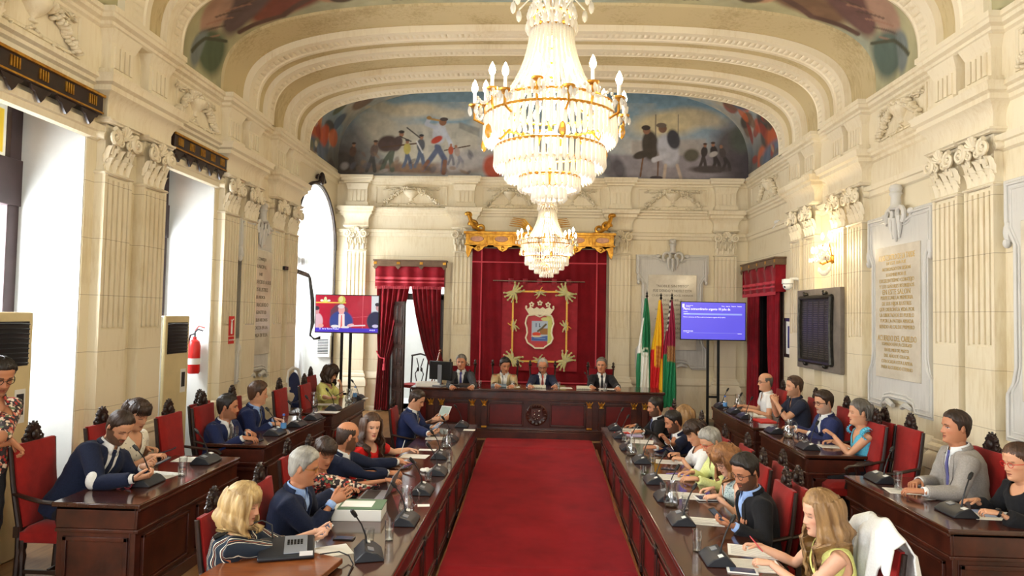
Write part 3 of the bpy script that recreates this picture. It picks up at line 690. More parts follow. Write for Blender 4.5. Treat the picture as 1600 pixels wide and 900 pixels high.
# ================================================================ windows of the left wall
SKYLIGHT = mat('window_daylight', (255, 255, 255), 1, var=0, emit=(240, 247, 255), estr=4.0)
CURTAIN = bpy.data.materials.new('sheer_white_curtain'); CURTAIN.use_nodes = True
_nt = CURTAIN.node_tree; _d = _nt.nodes['Principled BSDF']; _d.inputs['Base Color'].default_value = (.9, .9, .86, 1); _d.inputs['Roughness'].default_value = .9; _t = _nt.nodes.new('ShaderNodeBsdfTranslucent'); _t.inputs[0].default_value = (.95, .95, .92, 1); _x = _nt.nodes.new('ShaderNodeMixShader'); _x.inputs[0].default_value = .6; _s = _nt.nodes.new('ShaderNodeBsdfTransparent'); _y = _nt.nodes.new('ShaderNodeMixShader'); _y.inputs[0].default_value = .3
_nt.links.new(_d.outputs[0], _x.inputs[1]); _nt.links.new(_t.outputs[0], _x.inputs[2]); _nt.links.new(_x.outputs[0], _y.inputs[1]); _nt.links.new(_s.outputs[0], _y.inputs[2]); _nt.links.new(_y.outputs[0], _nt.nodes['Material Output'].inputs[0])
nwin = [1]
def window(y0, y1, z0=1.0, z1=4.4, arch_=False, stained=False):
    o = bpy.data.objects.new('window_%d' % nwin[0], None); nwin[0] += 1; C.objects.link(o); struct(o)
    mb = MB(DARKFRAME); x0, x1 = -5.08, -4.98; w = .15
    zt = z1 if not arch_ else 3.66
    mb.box(x0, x1, y0, y0+w, z0, zt); mb.box(x0, x1, y1-w, y1, z0, zt)
    ym_ = (y0+y1)/2
    mb.box(x0, x1, ym_-.04, ym_+.04, z0, 3.35); mb.box(x0-.01, x1+.02, y0, y1, 3.3, 3.74 if not arch_ else 3.5); mb.box(x0, x1, y0, y1, z0, z0+.12)
    if not arch_: mb.box(x0, x1, y0, y1, z1-.16, z1)
    else:
        r_ = (y1-y0)/2
        mb.tube([(x0+.05, ym_-(r_-.04)*math.cos(PI*i/20), 3.66+(r_-.04)*math.sin(PI*i/20)) for i in range(21)], .05, 6)
    mb.build('window_frame', o, bevel=.006)
    g = MB(PANE); g.box(x0+.04, x0+.045, y0+w, y1-w, z0, 3.3); g.build('pane', o)
    return o
for i, (a, b) in enumerate(WIN):
    o = window(a, b)
    if i in (3, 2, 4):
        nu, nv = 60, 50; ya_, yb_ = a+.15, b-.15
        U, V = np.meshgrid(np.linspace(0, 1, nu), np.linspace(0, 1, nv))
        cv = Canvas(U*(yb_-ya_), V*.7, (238, 238, 214))
        w_ = yb_-ya_
        for m_ in range(2):
            c0 = w_*(.25+.5*m_)
            cv.poly([(c0-.26, .06), (c0+.26, .06), (c0+.26, .64), (c0-.26, .64)], (226, 190, 60), .01); cv.poly([(c0-.2, .12), (c0+.2, .12), (c0+.2, .58), (c0-.2, .58)], (200, 46, 30), .01)
            cv.ell(c0, .35, .13, .17, (240, 220, 160)); cv.ell(c0, .33, .08, .1, (60, 110, 170)); cv.ell(c0, .5, .08, .04, (220, 170, 50)); cv.line([(c0-.2, .35), (c0+.2, .35)], .008, (40, 40, 40)); cv.line([(c0, .06), (c0, .64)], .006, (40, 40, 40))
        ST = mat('stained_glass', (255, 255, 255), .3, attr='Col', var=.02, emit='attr', estr=.55)
        mb = MB(ST); mb.add([(-5.03, ya_+u*w_, 3.74+v*.5) for v in np.linspace(0, 1, nv) for u in np.linspace(0, 1, nu)], [(j*nu+k, j*nu+k+1, (j+1)*nu+k+1, (j+1)*nu+k) for j in range(nv-1) for k in range(nu-1)])
        me = mb.mesh('stained_pane'); setcol(me, cv.c.reshape(-1, 3)); s_o = bpy.data.objects.new('stained_pane', me); C.objects.link(s_o); s_o.parent = o
o = window(ya, yb, arch_=True)
# bright overcast sky seen through the windows
for (a, b, z1) in [(w[0], w[1], 4.4) for w in WIN]+[(ya, yb, 4.85)]:
    l = bpy.data.lights.new('window_daylight', 'AREA'); l.shape = 'RECTANGLE'; l.size = (b-a)*.95; l.size_y = (z1-1.0)*.95
    l.energy = (125 if z1 < 4.5 else 75)*(b-a)*(z1-1); l.color = (.93, .97, 1.0)
    lo = bpy.data.objects.new('window_daylight', l); C.objects.link(lo); lo.location = (-5.25, (a+b)/2, (z1+1.0)/2); lo.rotation_euler = (0, -PI/2, 0)
# carved pelmets above the two rectangular windows
def pelmet(name, label, f, t0, t1, z, n, group=None):
    root = thing(name, label, 'pelmet', group=group)
    mb = MB(WOODDARK)
    def bx(a, b, d0, d1, z0, z1):
        vs = [f(x, y, zz) for zz in (z0, z1) for y in (d0, d1) for x in (a, b)]
        mb.add(vs, [(0, 2, 3, 1), (4, 5, 7, 6), (0, 1, 5, 4), (2, 6, 7, 3), (0, 4, 6, 2), (1, 3, 7, 5)])
    bx(t0, t1, .0, .13, z, z+.2)
    s = (t1-t0)/n
    for i in range(n):
        c = t0+(i+.5)*s
        pts = [(-.4*s, z), (-.3*s, z-.04), (-.2*s, z-.05), (-.12*s, z-.09), (0, z-.13), (.12*s, z-.09), (.2*s, z-.05), (.3*s, z-.04), (.4*s, z)]
        k = len(pts); vs = [f(c+u, .09, v) for u, v in pts]+[f(c+u, .12, v) for u, v in pts]
        mb.add(vs, [tuple(range(k))[::-1], tuple(range(k, 2*k))]+[(j, (j+1) % k, k+(j+1) % k, k+j) for j in range(k)])
    mb.build('board', root, bevel=.004)
    mb = MB(GOLD)
    bx(t0-.01, t1+.01, .13, .15, z+.17, z+.195); bx(t0, t1, .13, .14, z+.01, z+.025)
    for i in range(n):
        for j in range(4): bx(t0+(i+.5)*s-.05+j*.03, t0+(i+.5)*s-.035+j*.03, .13, .14, z+.06, z+.15)
    mb.build('gilt_trim', root)
    return root
pelmet('window_pelmet', 'carved dark wood pelmet with gilt bars over the nearest left window', wl, 4.75, 6.34, 4.2, 5, 'window pelmets')
pelmet('window_pelmet', 'shorter carved dark pelmet over the second window behind the near column pair', wl, 7.64, 8.95, 4.2, 5, 'window pelmets')
# dark moulding and crest round the arched window
root = thing('window_arch_surround', 'dark carved moulding with crest round the arched window', 'moulding')
mb = MB(WOODDARK)
mb.tube([(-XW+.02, ym-(rr+.02)*math.cos(PI*i/40), zs+(rr+.02)*math.sin(PI*i/40)) for i in range(41)], .035, 6)
mb.tube([(-XW+.02, yb+.02, zs), (-XW+.02, yb+.02, .9)], .025, 6)
mb.build('moulding', root)
mb = MB(WOODDARK); zz = zs+rr
for s in (-1, 1):
    volute_pts = [(-XW+.06, ym+s*(.1+.16*math.cos(a)*(1-a/8)), zz+.08+.1*math.sin(a)*(1-a/8)) for a in np.linspace(0, 5, 14)]
    mb.tube(volute_pts, .028, 6)
mb.ball((-XW+.08, ym, zz+.12), (.06, .09, .13), 10, 8); mb.build('crest', root)
# sheer curtain in the arched window
mb = MB(CURTAIN)
def cf(u, v):
    y = ya+.1+u*(yb-ya-.2)
    zt = zs+math.sqrt(max(0, rr**2-(y-ym)**2))*.93 if True else 0
    return (-4.93+.03*math.sin(u*60)+.01*math.sin(v*9+u*20), y, .5+(zt-.5)*v)
mb.grid(160, 12, cf)
tag(mb.build('sheer_curtain'), 'translucent white curtain hanging inside the arched window', 'curtain')
# ================================================================ carpet ramp
root = thing('carpet_runner', 'long red carpet running down the aisle between the two inner desks', 'carpet')
def czy(y): return .0+max(0, min(1, (y-5.2)/(10.7-5.2)))*.275+.02+(.01 if y > 10.7 else 0)
mb = MB(WOODLIGHT)
ysr = [5.2+i*.5 for i in range(12)]
mb.sweep([(-.85, -1), (-.85, 0), (.93, 0), (.93, -1)], [3.0]+ysr+[11.3], lambda t, a, b: (a, t, 0 if b < 0 else czy(t)-.008))
mb.build('ramp', root, smooth=0)
mb = MB(CARPET)
def cf(u, v):
    y = 2.6+v*(11.44-2.6); x = -.835+u*1.755; e = min(u, 1-u)*1.75
    z = (czy(y) if y < 11.28 else max(.31, czy(y)))+.004+.003*math.sin(y*5+3*math.sin(x*2))
    if abs(y-6.25) < .03: z += .006
    return (x+.01*math.sin(y*2.2)*(1 if u > .5 else -1)*(e < .01), y, z if e > .012 else z-.01)
mb.grid(40, 240, cf)
mb.build('pile', root, smooth=180)
mb = MB(WOODLIGHT); mb.sweep([(.925, -.012), (.925, .012), (.945, .012), (.945, -.012)], [3.0]+ysr, lambda t, a, b: (a, t, czy(t)+b), closed=True); mb.build('wooden_edging', root)

# ================================================================ desks
def desk(name, label, cat, L, D, H, loc, rz, panels, group=None, red=False, near_end=True):
    """local x along the desk, front at y=0 facing -y; origin at the middle of the front foot"""
    root = thing(name, label, cat, loc, rz, group); h = L/2
    mb = MB(WOODTOP); mb.box(-h-.03, h+.03, -.04, D+.03, H-.035, H); mb.build('desk_top', root, bevel=.008)
    mb = MB(WOOD)
    mb.box(-h, h, 0, .04, 0, H-.035); mb.box(-h, -h+.04, .04, D, 0, H-.035); mb.box(h-.04, h, .04, D, 0, H-.035); mb.box(-h+.04, h-.04, .04, D-.05, H-.16, H-.12)
    fz = H-.035
    for a, b, c, d in ((-h-.012, h+.012, -.018, 0), (-h-.012, -h, 0, D), (h, h+.012, 0, D)):
        mb.box(a, b, c, d, 0, .1); mb.box(a, b, c, d, fz-.15, fz)
        mb.box(a-(.012 if b-a > 1 or a < 0 else 0), b+(.012 if b-a > 1 or a > 0 else 0), c-(.012 if c < 0 else 0), d, fz-.175, fz-.15); mb.box(a, b, c-(.02 if c < 0 else 0), d, fz-.02, fz)
    mb.build('carcass', root, bevel=.004)
    s = L/panels
    for i in range(panels):
        a = -h+i*s+.07; b = -h+(i+1)*s-.07; z0, z1 = .14, fz-.21
        mb = MB(WOODRED if red else WOOD)
        mb.box(a+.03, b-.03, -.012, 0, z0+.03, z1-.03)
        mb.mat(WOOD)
        for q in ((a, b, z0, z0+.025), (a, b, z1-.025, z1), (a, a+.025, z0, z1), (b-.025, b, z0, z1)): mb.box(q[0], q[1], -.026, 0, q[2], q[3])
        mb.build('panel', root, bevel=.004)
    if red:
        for i in range(panels+1):
            x = -h+i*s; mb = MB(WOODDARK); a, b = max(-h, x-.045), min(h, x+.045)
            mb.box(a, b, -.03, 0, .1, fz-.15); mb.box(a-.01, b+.01, -.045, 0, fz-.2, fz-.15); mb.box(a-.01, b+.01, -.04, 0, .1, .16); mb.build('pilaster_strip', root, bevel=.004)
    for sx in (-1, 1):   # end panels
        mb = MB(WOOD)
        x0 = sx*h; x1 = sx*(h+.014)
        z0, z1 = .14, fz-.21
        for q in ((.05, D-.05, z0, z0+.03), (.05, D-.05, z1-.03, z1), (.05, .08, z0, z1), (D-.08, D-.05, z0, z1)): mb.box(min(x0, x1), max(x0, x1), q[0], q[1], q[2], q[3])
        mb.build('end_panel', root, bevel=.003)
    return root
TZ = .75; OZ = .95
desk('bench_desk', 'long polished mahogany desk along the left side of the red carpet', 'desk', 6.75, .62, TZ, (-.9, 6.62, 0), PI/2, 9, 'inner bench desks', red=True)
desk('bench_desk', 'long polished mahogany desk along the right side of the red carpet', 'desk', 6.85, .62, TZ, (.98, 6.62, 0), -PI/2, 9, 'inner bench desks', red=True)
OD = [('L', 4.86, 6.46, 'dark wood raised desk with the water glasses and red sunglasses, nearest on the left'), ('L', 7.12, 9.1, 'dark wood raised desk in front of the two men in blue suits at left'), ('L', 9.45, 11.2, 'dark wood raised desk of the woman in the yellow blouse'),
      ('R', 4.86, 6.4, 'dark wood raised desk of the man in the grey suit at right'), ('R', 7.37, 8.82, 'dark wood raised desk of the woman in the turquoise top'), ('R', 9.12, 11.2, 'dark wood raised desk with the red folder, under the wall screen side')]
for s, a, b, lab in OD:
    s_ = 1 if s == 'R' else -1
    desk('raised_desk', lab, 'desk', b-a, .58, .75, (s_*2.86, (a+b)/2, .2), -s_*PI/2, 2, 'raised side desks')
# short lectern table across the near end of the left bench
root = thing('lectern_table', 'lighter brown side table holding the large conference unit at bottom left', 'table', (-1.6, 3.5, 0))
mb = MB(WOODLIGHT)
A = [PZ(300, 905, .8), PZ(404, 845, .8), PZ(536, 872, .8), PZ(470, 925, .8), PZ(250, 960, .8)]
pts = [(p.x+1.6, p.y-3.5) for p in A]
mb.prism(pts, .765, .8, lambda u, v, d: (u, v, d)); mb.build('table_top', root, bevel=.006)
mb = MB(WOOD)
ins = [(u*.96+(-.1)*.04, v*.94+.25*.06) for u, v in pts]
cx_ = sum(p[0] for p in pts)/5; cy_ = sum(p[1] for p in pts)/5
mb.prism([(cx_+(u-cx_)*.9, cy_+(v-cy_)*.9) for u, v in pts], .66, .765, lambda u, v, d: (u, v, d))
mb.build('apron', root)
for u, v in ((-.62, .12), (.22, .72), (-.22, .9), (.2, .2)):
    mb = MB(WOOD); mb.box(cx_+(u-cx_)*.8-.03, cx_+(u-cx_)*.8+.03, cy_+(v-cy_)*.8-.03, cy_+(v-cy_)*.8+.03, 0, .67); mb.build('leg', root, bevel=.005)

# ---- presidential table on the dais
DZ = .3
root = thing('presidential_table', 'wide carved mahogany table with gilt capitals at the head of the hall', 'table', (0, 11.55, DZ))
h = 2.08; H = .82
mb = MB(WOODTOP); mb.box(-h-.05, h+.05, -.07, .75, H-.04, H); mb.build('table_top', root, bevel=.01)
mb = MB(WOOD); mb.box(-h, h, 0, .7, .1, H-.04); mb.box(-h-.02, h+.02, -.03, .72, H-.17, H-.04); mb.box(-h-.03, h+.03, -.045, .73, H-.19, H-.17); mb.box(-h-.03, h+.03, -.05, .73, H-.06, H-.04)
mb.build('carcass', root, bevel=.005)
mb = MB(WOOD); mb.box(-h-.06, h+.06, -.1, .75, 0, .13); mb.box(-h-.05, h+.05, -.085, .74, .13, .16); mb.build('plinth', root, bevel=.008)
for a, b in ((-2.0, -1.83), (-1.64, -1.12), (1.12, 1.64), (1.83, 2.0)):
    mb = MB(WOODRED)
    mb.box(a+.04, b-.04, -.012, 0, .24, .56); mb.mat(WOOD)
    for q in ((a, b, .2, .225), (a, b, .575, .6), (a, a+.025, .2, .6), (b-.025, b, .2, .6)): mb.box(q[0], q[1], -.026, 0, q[2], q[3])
    mb.build('panel', root, bevel=.004)
for a, b in ((-.82, -.22), (.22, .82)):
    mb = MB(WOODRED); mb.box(a+.03, b-.03, -.012, 0, .23, .56); mb.mat(WOOD)
    for q in ((a, b, .2, .225), (a, b, .575, .6), (a, a+.025, .2, .6), (b-.025, b, .2, .6)): mb.box(q[0], q[1], -.026, 0, q[2], q[3])
    mb.build('panel', root, bevel=.004)
for x in (-1.78, -1.6, -1.08, -.88, .88, 1.08, 1.62, 1.8):
    mb = MB(WOOD); mb.box(x-.05, x+.05, -.04, 0, .16, H-.19); mb.build('pilaster_strip', root, bevel=.005)
    g = MB(GOLD); c = (x, -.05, .565)
    g.lathe([(.03, -.035), (.034, -.03), (.03, -.02), (.032, .0), (.045, .03), (.05, .04), (.04, .045)], c, 10, Matrix.Diagonal((1, .5, 1)))
    for s in (-1, 0, 1):
        g.tube([(x+s*.022, -.06, .57), (x+s*.035, -.068, .6), (x+s*.048, -.075, .622)], [.009, .01, .006], 6); g.ball((x+s*.05, -.075, .625), .01, 8, 5)
    g.box(x-.035, x+.035, -.062, -.04, .53, .545)
    g.build('gilt_capital', root)
    if abs(abs(x)-.88) < .01 or abs(abs(x)-1.8) < .1:
        g = MB(GOLD); g.box(x-.045, x+.045, -.055, -.04, .17, .2); g.build('gilt_foot', root, bevel=.004)
mb = MB(WOOD)
mb.lathe([(0, .0), (.175, .0), (.185, .01), (.165, .02), (.15, .012), (0, .015)], (0, -.015, .4), 28, Matrix.Rotation(PI/2, 3, 'X'))
shp = [(-.09, .1), (.09, .1), (.095, -.02), (.06, -.09), (0, -.13), (-.06, -.09), (-.095, -.02)]
mb.prism([(u, v+.4) for u, v in shp], .0, .05, lambda u, v, d: (u, -.015-d, v))
for i in range(14):
    a = 2*PI*i/14; mb.ball((math.cos(a)*.145, -.04, .4+math.sin(a)*.145), (.026, .02, .016), 7, 5, Matrix.Rotation(-a, 3, 'Y'))
for i in range(5): mb.ball(((i-2)*.04, -.06, .53+.01*(2-abs(i-2))), .018, 8, 5)
for i in range(9): mb.ball((random.Random(i).uniform(-.06, .06), -.065, .4+random.Random(i+50).uniform(-.08, .07)), (.022, .015, .016), 6, 4)
mb.build('carved_emblem', root)

# ================================================================ chairs
def chair_proto(name='armchair', fin=False, CHAIRRED=CHAIRRED):
    root = thing(name, 'x', 'chair')
    W_, D_ = .5, .46
    mb = MB(CHAIRRED)
    def sf(u, v):
        x = (u-.5)*(W_-.02); y = -.02+v*D_
        e = min(u, 1-u, v, 1-v); return (x, y, .46+.05*min(1, e*6)**.5)
    mb.grid(12, 12, sf); mb.box(-W_/2+.01, W_/2-.01, -.02, D_-.02, .38, .462); mb.build('seat', root, bevel=.01)
    mb = MB(CHAIRRED)
    # slightly waisted upholstered back, arched up towards the crest
    def bf(sgn):
        def f(u, v):
            hw = .20+.03*v; x = (u-.5)*2*hw; top = .56-.05*(abs(u-.5)*2)**2*0; z = .485+v*.615
            e = min(u, 1-u, v, 1-v); y = -.03-.08*v+sgn*(.014+.022*min(1, e*7)**.5)
            return (x, y, z)
        return f
    mb.grid(11, 11, bf(1)); mb.grid(11, 11, bf(-1))
    for q in range(2):
        s = -1 if q else 1
        mb.add([(s*(.20+.03*v), -.03-.08*v+d, .485+v*.615) for v in (0, .5, 1) for d in (-.014, .014)], [(0, 1, 3, 2), (2, 3, 5, 4)])
    mb.add([(x, -.11+d, 1.1) for x in (-.23, .23) for d in (-.014, .014)], [(0, 1, 3, 2)])
    mb.build('backrest', root, smooth=60)
    mb = MB(WOODDARK)
    for s in (-1, 1):
        mb.tube([(s*.22, -.05, .0), (s*.222, -.03, .3), (s*.222, -.035, .5), (s*.228, -.09, .8), (s*.245, -.115, 1.09)], [.022, .024, .022, .018, .016], 8)
        if fin: mb.lathe([(.015, 0), (.028, .015), (.015, .03), (.032, .05), (.034, .07), (.016, .095), (.024, .11), (.02, .13), (.0, .15)], (s*.245, -.115, 1.08), 10)
    mb.box(-.25, .25, -.06, -.02, .42, .5); mb.build('back_frame', root)
    mb = MB(WOODDARK)   # pierced carved crest: shield, crown, scrolls
    shp = [(-.06, -.03), (.06, -.03), (.075, .05), (.055, .11), (0, .13), (-.055, .11), (-.075, .05)]
    mb.prism([(u, v+1.1) for u, v in shp], 0, .03, lambda u, v, d: (u, -.135+d, v))
    for i in range(9):
        a = PI*(i/8)*1.3-.5; mb.ball((math.cos(a)*.07, -.118, 1.15+math.sin(a)*.075), (.024, .02, .018), 7, 5)
    for s in (-1, 1):
        mb.tube([(s*.05, -.12, 1.09), (s*.1, -.118, 1.1), (s*.115, -.118, 1.13), (s*.095, -.118, 1.145)], [.016, .014, .01, .006], 6)
        mb.tube([(s*.02, -.12, 1.22), (s*.045, -.12, 1.245)], [.012, .007], 5)
    mb.tube([(0, -.12, 1.22), (0, -.12, 1.255)], [.014, .008], 6); mb.ball((0, -.1, 1.15), (.035, .02, .04), 8, 6)
    mb.build('carved_crest', root)
    for s in (-1, 1):
        mb = MB(WOODDARK); mb.tube([(s*.228, -.08, .74), (s*.26, .05, .72), (s*.285, .18, .7), (s*.275, .28, .69), (s*.265, .32, .66)], [(.014, .02), (.014, .024), (.014, .026), (.014, .026), (.012, .02)], 8)
        mb.tube([(s*.265, .30, .66), (s*.25, .28, .56), (s*.245, .30, .46)], .016, 6); mb.build('armrest', root)
    for x, y in ((-.22, .40), (.22, .40), (-.22, .0), (.22, .0)):
        mb = MB(WOODDARK)
        mb.lathe([(.016, 0), (.024, .02), (.016, .05), (.026, .12), (.018, .2), (.028, .28), (.02, .32), (.028, .34), (.028, .4)], (x, y, 0), 8); mb.build('leg', root)
    mb = MB(WOODDARK); mb.box(-.22, .22, .19, .215, .16, .19); mb.box(-.232, -.208, 0, .4, .15, .18); mb.box(.208, .232, 0, .4, .15, .18); mb.build('stretcher', root, bevel=.004)
    return root
chair0 = chair_proto(); used = []; chairP = chair_proto(fin=True, CHAIRRED=BACKDROP); usedP = []
def chair(x, y, z, rz, label, group=None, pres=False):
    if pres:
        o = chairP if not usedP else copy_tree(chairP); usedP.append(1)
    elif not used: o = chair0; used.append(1)
    else: o = copy_tree(chair0)
    o.location = (x, y, z); o.rotation_euler = (0, 0, rz); tag(o, label); o.scale = (.88, 1, .955) if z == 0 else (.95, 1, 1)
    if group: o['group'] = group
    elif 'group' in o: del o['group']
    return o
# ================================================================ people
def remeshed(mb, voxel, it=3, fac=.5):
    me = mb.mesh('tmp', 0); o = bpy.data.objects.new('tmp', me); C.objects.link(o)
    m = o.modifiers.new('r', 'REMESH'); m.mode = 'VOXEL'; m.voxel_size = voxel; m.adaptivity = 0
    if it: s = o.modifiers.new('s', 'SMOOTH'); s.factor = fac; s.iterations = it
    dg = bpy.context.evaluated_depsgraph_get(); dg.update()
    out = bpy.data.meshes.new_from_object(o.evaluated_get(dg)); bpy.data.objects.remove(o); bpy.data.meshes.remove(me)
    n = len(out.vertices); co = np.empty(n*3, np.float32); out.vertices.foreach_get('co', co); co = co.reshape(-1, 3)
    fs = [tuple(p.vertices) for p in out.polygons]; nr = np.empty(n*3, np.float32); out.vertices.foreach_get('normal', nr); nr = nr.reshape(-1, 3)
    bpy.data.meshes.remove(out); return co, fs, nr
HZ = [-.205, -.15, -.128, -.117, -.107, -.085, -.06, -.03, 0, .03, .06, .085, .105, .118, .125]
HW = [.054, .052, .052, .048, .048, .0575, .0655, .071, .0745, .0765, .075, .068, .053, .034, .001]
HF = [.034, .036, .046, .070, .086, .088, .086, .086, .086, .090, .087, .074, .054, .034, .001]
HB = [.074, .070, .068, .067, .068, .072, .081, .091, .097, .100, .099, .088, .068, .044, .001]
def gs(x, z, cx, cz, sx, sz): return np.exp(-((x-cx)/sx)**2-((z-cz)/sz)**2)
def head_surface(a, z, off=0, face=1.0, female=False, jaw=1.0):
    """a: angle from the front; returns head-local x,y,z arrays"""
    w = np.interp(z, HZ, HW)+off; f = np.interp(z, HZ, HF)+off; b = np.interp(z, HZ, HB)+off
    if female: w = w*np.where(z < -.03, .96, .98)*np.where(z < -.112, .88, 1); b = b*np.where(z < -.112, .92, 1); f = f*np.where(z < -.1, .97, 1)
    w = w*np.where((z < -.03) & (z > -.12), jaw, 1.0)
    s, c = np.sin(a), np.cos(a)
    x = w*s; y = np.where(c > 0, f*np.abs(c)**.82, -b*np.abs(c)**.95)
    if face:
        k = np.where(c > 0, 1, 0)*face
        nh = np.interp(z, [-.05, -.044, -.035, -.012, .010, .022], [0, .010, .027, .017, .006, 0])*(.85 if female else 1)
        sg = np.interp(z, [-.04, .012], [.0125, .0085])
        d = nh*np.exp(-(x/sg)**2)
        for q in (-1, 1):
            d = d+.007*gs(x, z, q*.014, -.037, .007, .006)-.011*gs(x, z, q*.031, .004, .017, .012)+.005*gs(x, z, q*.031, .0, .011, .007)
            d = d+(.003 if female else .006)*gs(x, z, q*.027, .024, .021, .008)+.004*gs(x, z, q*.045, -.025, .02, .02)
        d = d+.007*gs(x, z, 0, -.057, .019, .0065)+.0075*gs(x, z, 0, -.071, .017, .0065)-.006*gs(x, z, 0, -.0645, .022, .003)+.007*gs(x, z, 0, -.102, .022, .014)-.003*gs(x, z, 0, -.083, .02, .006)
        y = y+d*k
    return x, y, z
SKINS = {'fair': (222, 170, 140), 'mid': (204, 150, 116), 'tan': (186, 126, 92), 'olive': (178, 124, 92)}
SKINM = mat('skin', (200, 150, 120), .5, var=.05, scale=30, attr='Col', bump=.05, bscale=200)
SKINM.node_tree.nodes['Principled BSDF'].inputs['Subsurface Weight'].default_value = .06
SKINM.node_tree.nodes['Principled BSDF'].inputs['Subsurface Radius'].default_value = (.02, .008, .004)
def hairmat(nm, c1, c2):
    return mat('hair_'+nm, c1, .42, col2=c2, scale=16, stretch=(1, 1, .16), bump=.7, bscale=60, contrast=(.35, .65))
HAIRS = {'black': hairmat('black', (38, 30, 26), (20, 15, 13)), 'brown': hairmat('brown', (86, 58, 40), (48, 30, 20)), 'darkbrown': hairmat('darkbrown', (62, 42, 30), (34, 22, 16)),
         'grey': hairmat('grey', (172, 168, 158), (108, 104, 98)), 'darkgrey': hairmat('darkgrey', (112, 106, 98), (70, 64, 58)), 'blonde': hairmat('blonde', (204, 174, 120), (136, 106, 66)),
         'auburn': hairmat('auburn', (142, 88, 48), (92, 54, 30)), 'lightbrown': hairmat('lightbrown', (172, 134, 88), (112, 82, 52)), 'red': hairmat('red', (164, 112, 66), (100, 64, 38))}
def v3(*a): return Vector(a)
def hand(mb, w, d, n, side, curl=.3, spread=.12, tcurl=.3, s=1.0, point=False):
    d = d.normalized(); n = (n-n.dot(d)*d).normalized(); l = d.cross(n)*side   # l points to the thumb side
    P = lambda a, b, c: w+d*a*s+l*b*s+n*c*s
    mb.tube([P(-.03, 0, 0), P(0, 0, 0), P(.025, .002, .002), P(.055, .001, .004), P(.08, 0, .004), P(.094, -.001, .003)], [(.020*s, .027*s), (.019*s, .027*s), (.018*s, .034*s), (.016*s, .041*s), (.014*s, .041*s), (.009*s, .036*s)], 10, up=n)
    for i, (b, L, r) in enumerate(((.030, .070, .0088), (.0105, .079, .0092), (-.010, .074, .0088), (-.029, .058, .0078))):
        base = P(.082-.004*abs(i-1), b, .003); dr = (d+l*(spread*(1.5-i)/1.5*.5)).normalized()
        c = curl*(1+.12*i) if not (point and i == 0) else .08
        p = base; pts = [p]; rr = [r*s]; ang = c*.5
        for k, q in enumerate((.45, .30, .25)):
            v = dr*math.cos(ang)+n*math.sin(ang); p = p+v*(L*q*s); pts.append(p); rr.append(r*s*(1-.1*(k+1))); ang += c*1.25
        pts.append(p+v*.003*s); rr.append(r*s*.35)
        mb.tube(pts, rr, 7)
    p = P(.018, .026, .004); dr = (d*.72+l*.62+n*.25*(1+tcurl)).normalized(); q = (d*.95+l*(.15-.3*tcurl)+n*(.2+.6*tcurl)).normalized()
    p1 = p+dr*.034*s; p2 = p1+(dr*.5+q*.5).normalized()*.030*s; p3 = p2+q*.024*s
    mb.tube([P(.0, .012, .002), p, p1, p2, p3, p3+q*.003], [.013*s, .0145*s, .0105*s, .0098*s, .0082*s, .003*s], 7)
def ik(S_, T_, a, b, pole):
    v = T_-S_; L = v.length; k = 1
    if L > (a+b)*.985: k = L/((a+b)*.985)
    a *= k; b *= k; u = v/L; x = (a*a-b*b+L*L)/(2*L); h = math.sqrt(max(1e-6, a*a-x*x))
    p = (pole-pole.dot(u)*u).normalized()
    return S_+u*x+p*h
FAB = {}
def fabric(nm, c, c2=None, rough=.85, sheen=.04, scale=90, **k):
    if nm not in FAB: FAB[nm] = mat('cloth_'+nm, c, rough, col2=c2 or tuple(int(v*.86) for v in c), scale=scale, sheen=sheen, spec=.25, bump=.12, bscale=260, **k)
    return FAB[nm]
def shader_cloth(nm, fn, rough=.8):
    m = bpy.data.materials.new('cloth_'+nm); m.use_nodes = True; nt = m.node_tree; b = nt.nodes['Principled BSDF']; b.inputs['Roughness'].default_value = rough
    tc = nt.nodes.new('ShaderNodeTexCoord'); nt.links.new(fn(nt, tc.outputs['Object']), b.inputs['Base Color']); FAB[nm] = m; return m
def _ramp(nt, fac, els, const=True):
    r = nt.nodes.new('ShaderNodeValToRGB'); r.color_ramp.interpolation = 'CONSTANT' if const else 'LINEAR'
    while len(r.color_ramp.elements) < len(els): r.color_ramp.elements.new(.5)
    for e, (p, c) in zip(r.color_ramp.elements, els): e.position = p; e.color = srgb(*c)
    nt.links.new(fac, r.inputs[0]); return r.outputs[0]
def stripes(nt, co):
    n = nt.nodes.new('ShaderNodeTexNoise'); n.inputs['Scale'].default_value = 6; nt.links.new(co, n.inputs['Vector'])
    sp = nt.nodes.new('ShaderNodeSeparateXYZ'); nt.links.new(co, sp.inputs[0])
    def mth(op, a, b):
        q = nt.nodes.new('ShaderNodeMath'); q.operation = op
        for i, v in enumerate((a, b)):
            if isinstance(v, (int, float)): q.inputs[i].default_value = v
            else: nt.links.new(v, q.inputs[i])
        return q.outputs[0]
    a = mth('ADD', sp.outputs[0], mth('MULTIPLY', sp.outputs[1], .8)); a = mth('ADD', a, mth('MULTIPLY', n.outputs[0], .06))
    f = mth('FRACT', mth('MULTIPLY', a, 16.0), 0)
    return _ramp(nt, f, [(0, (24, 38, 54)), (.38, (232, 226, 206)), (.47, (22, 30, 44)), (.62, (168, 96, 60)), (.67, (22, 30, 44)), (.8, (214, 208, 190)), (.85, (24, 38, 54))])
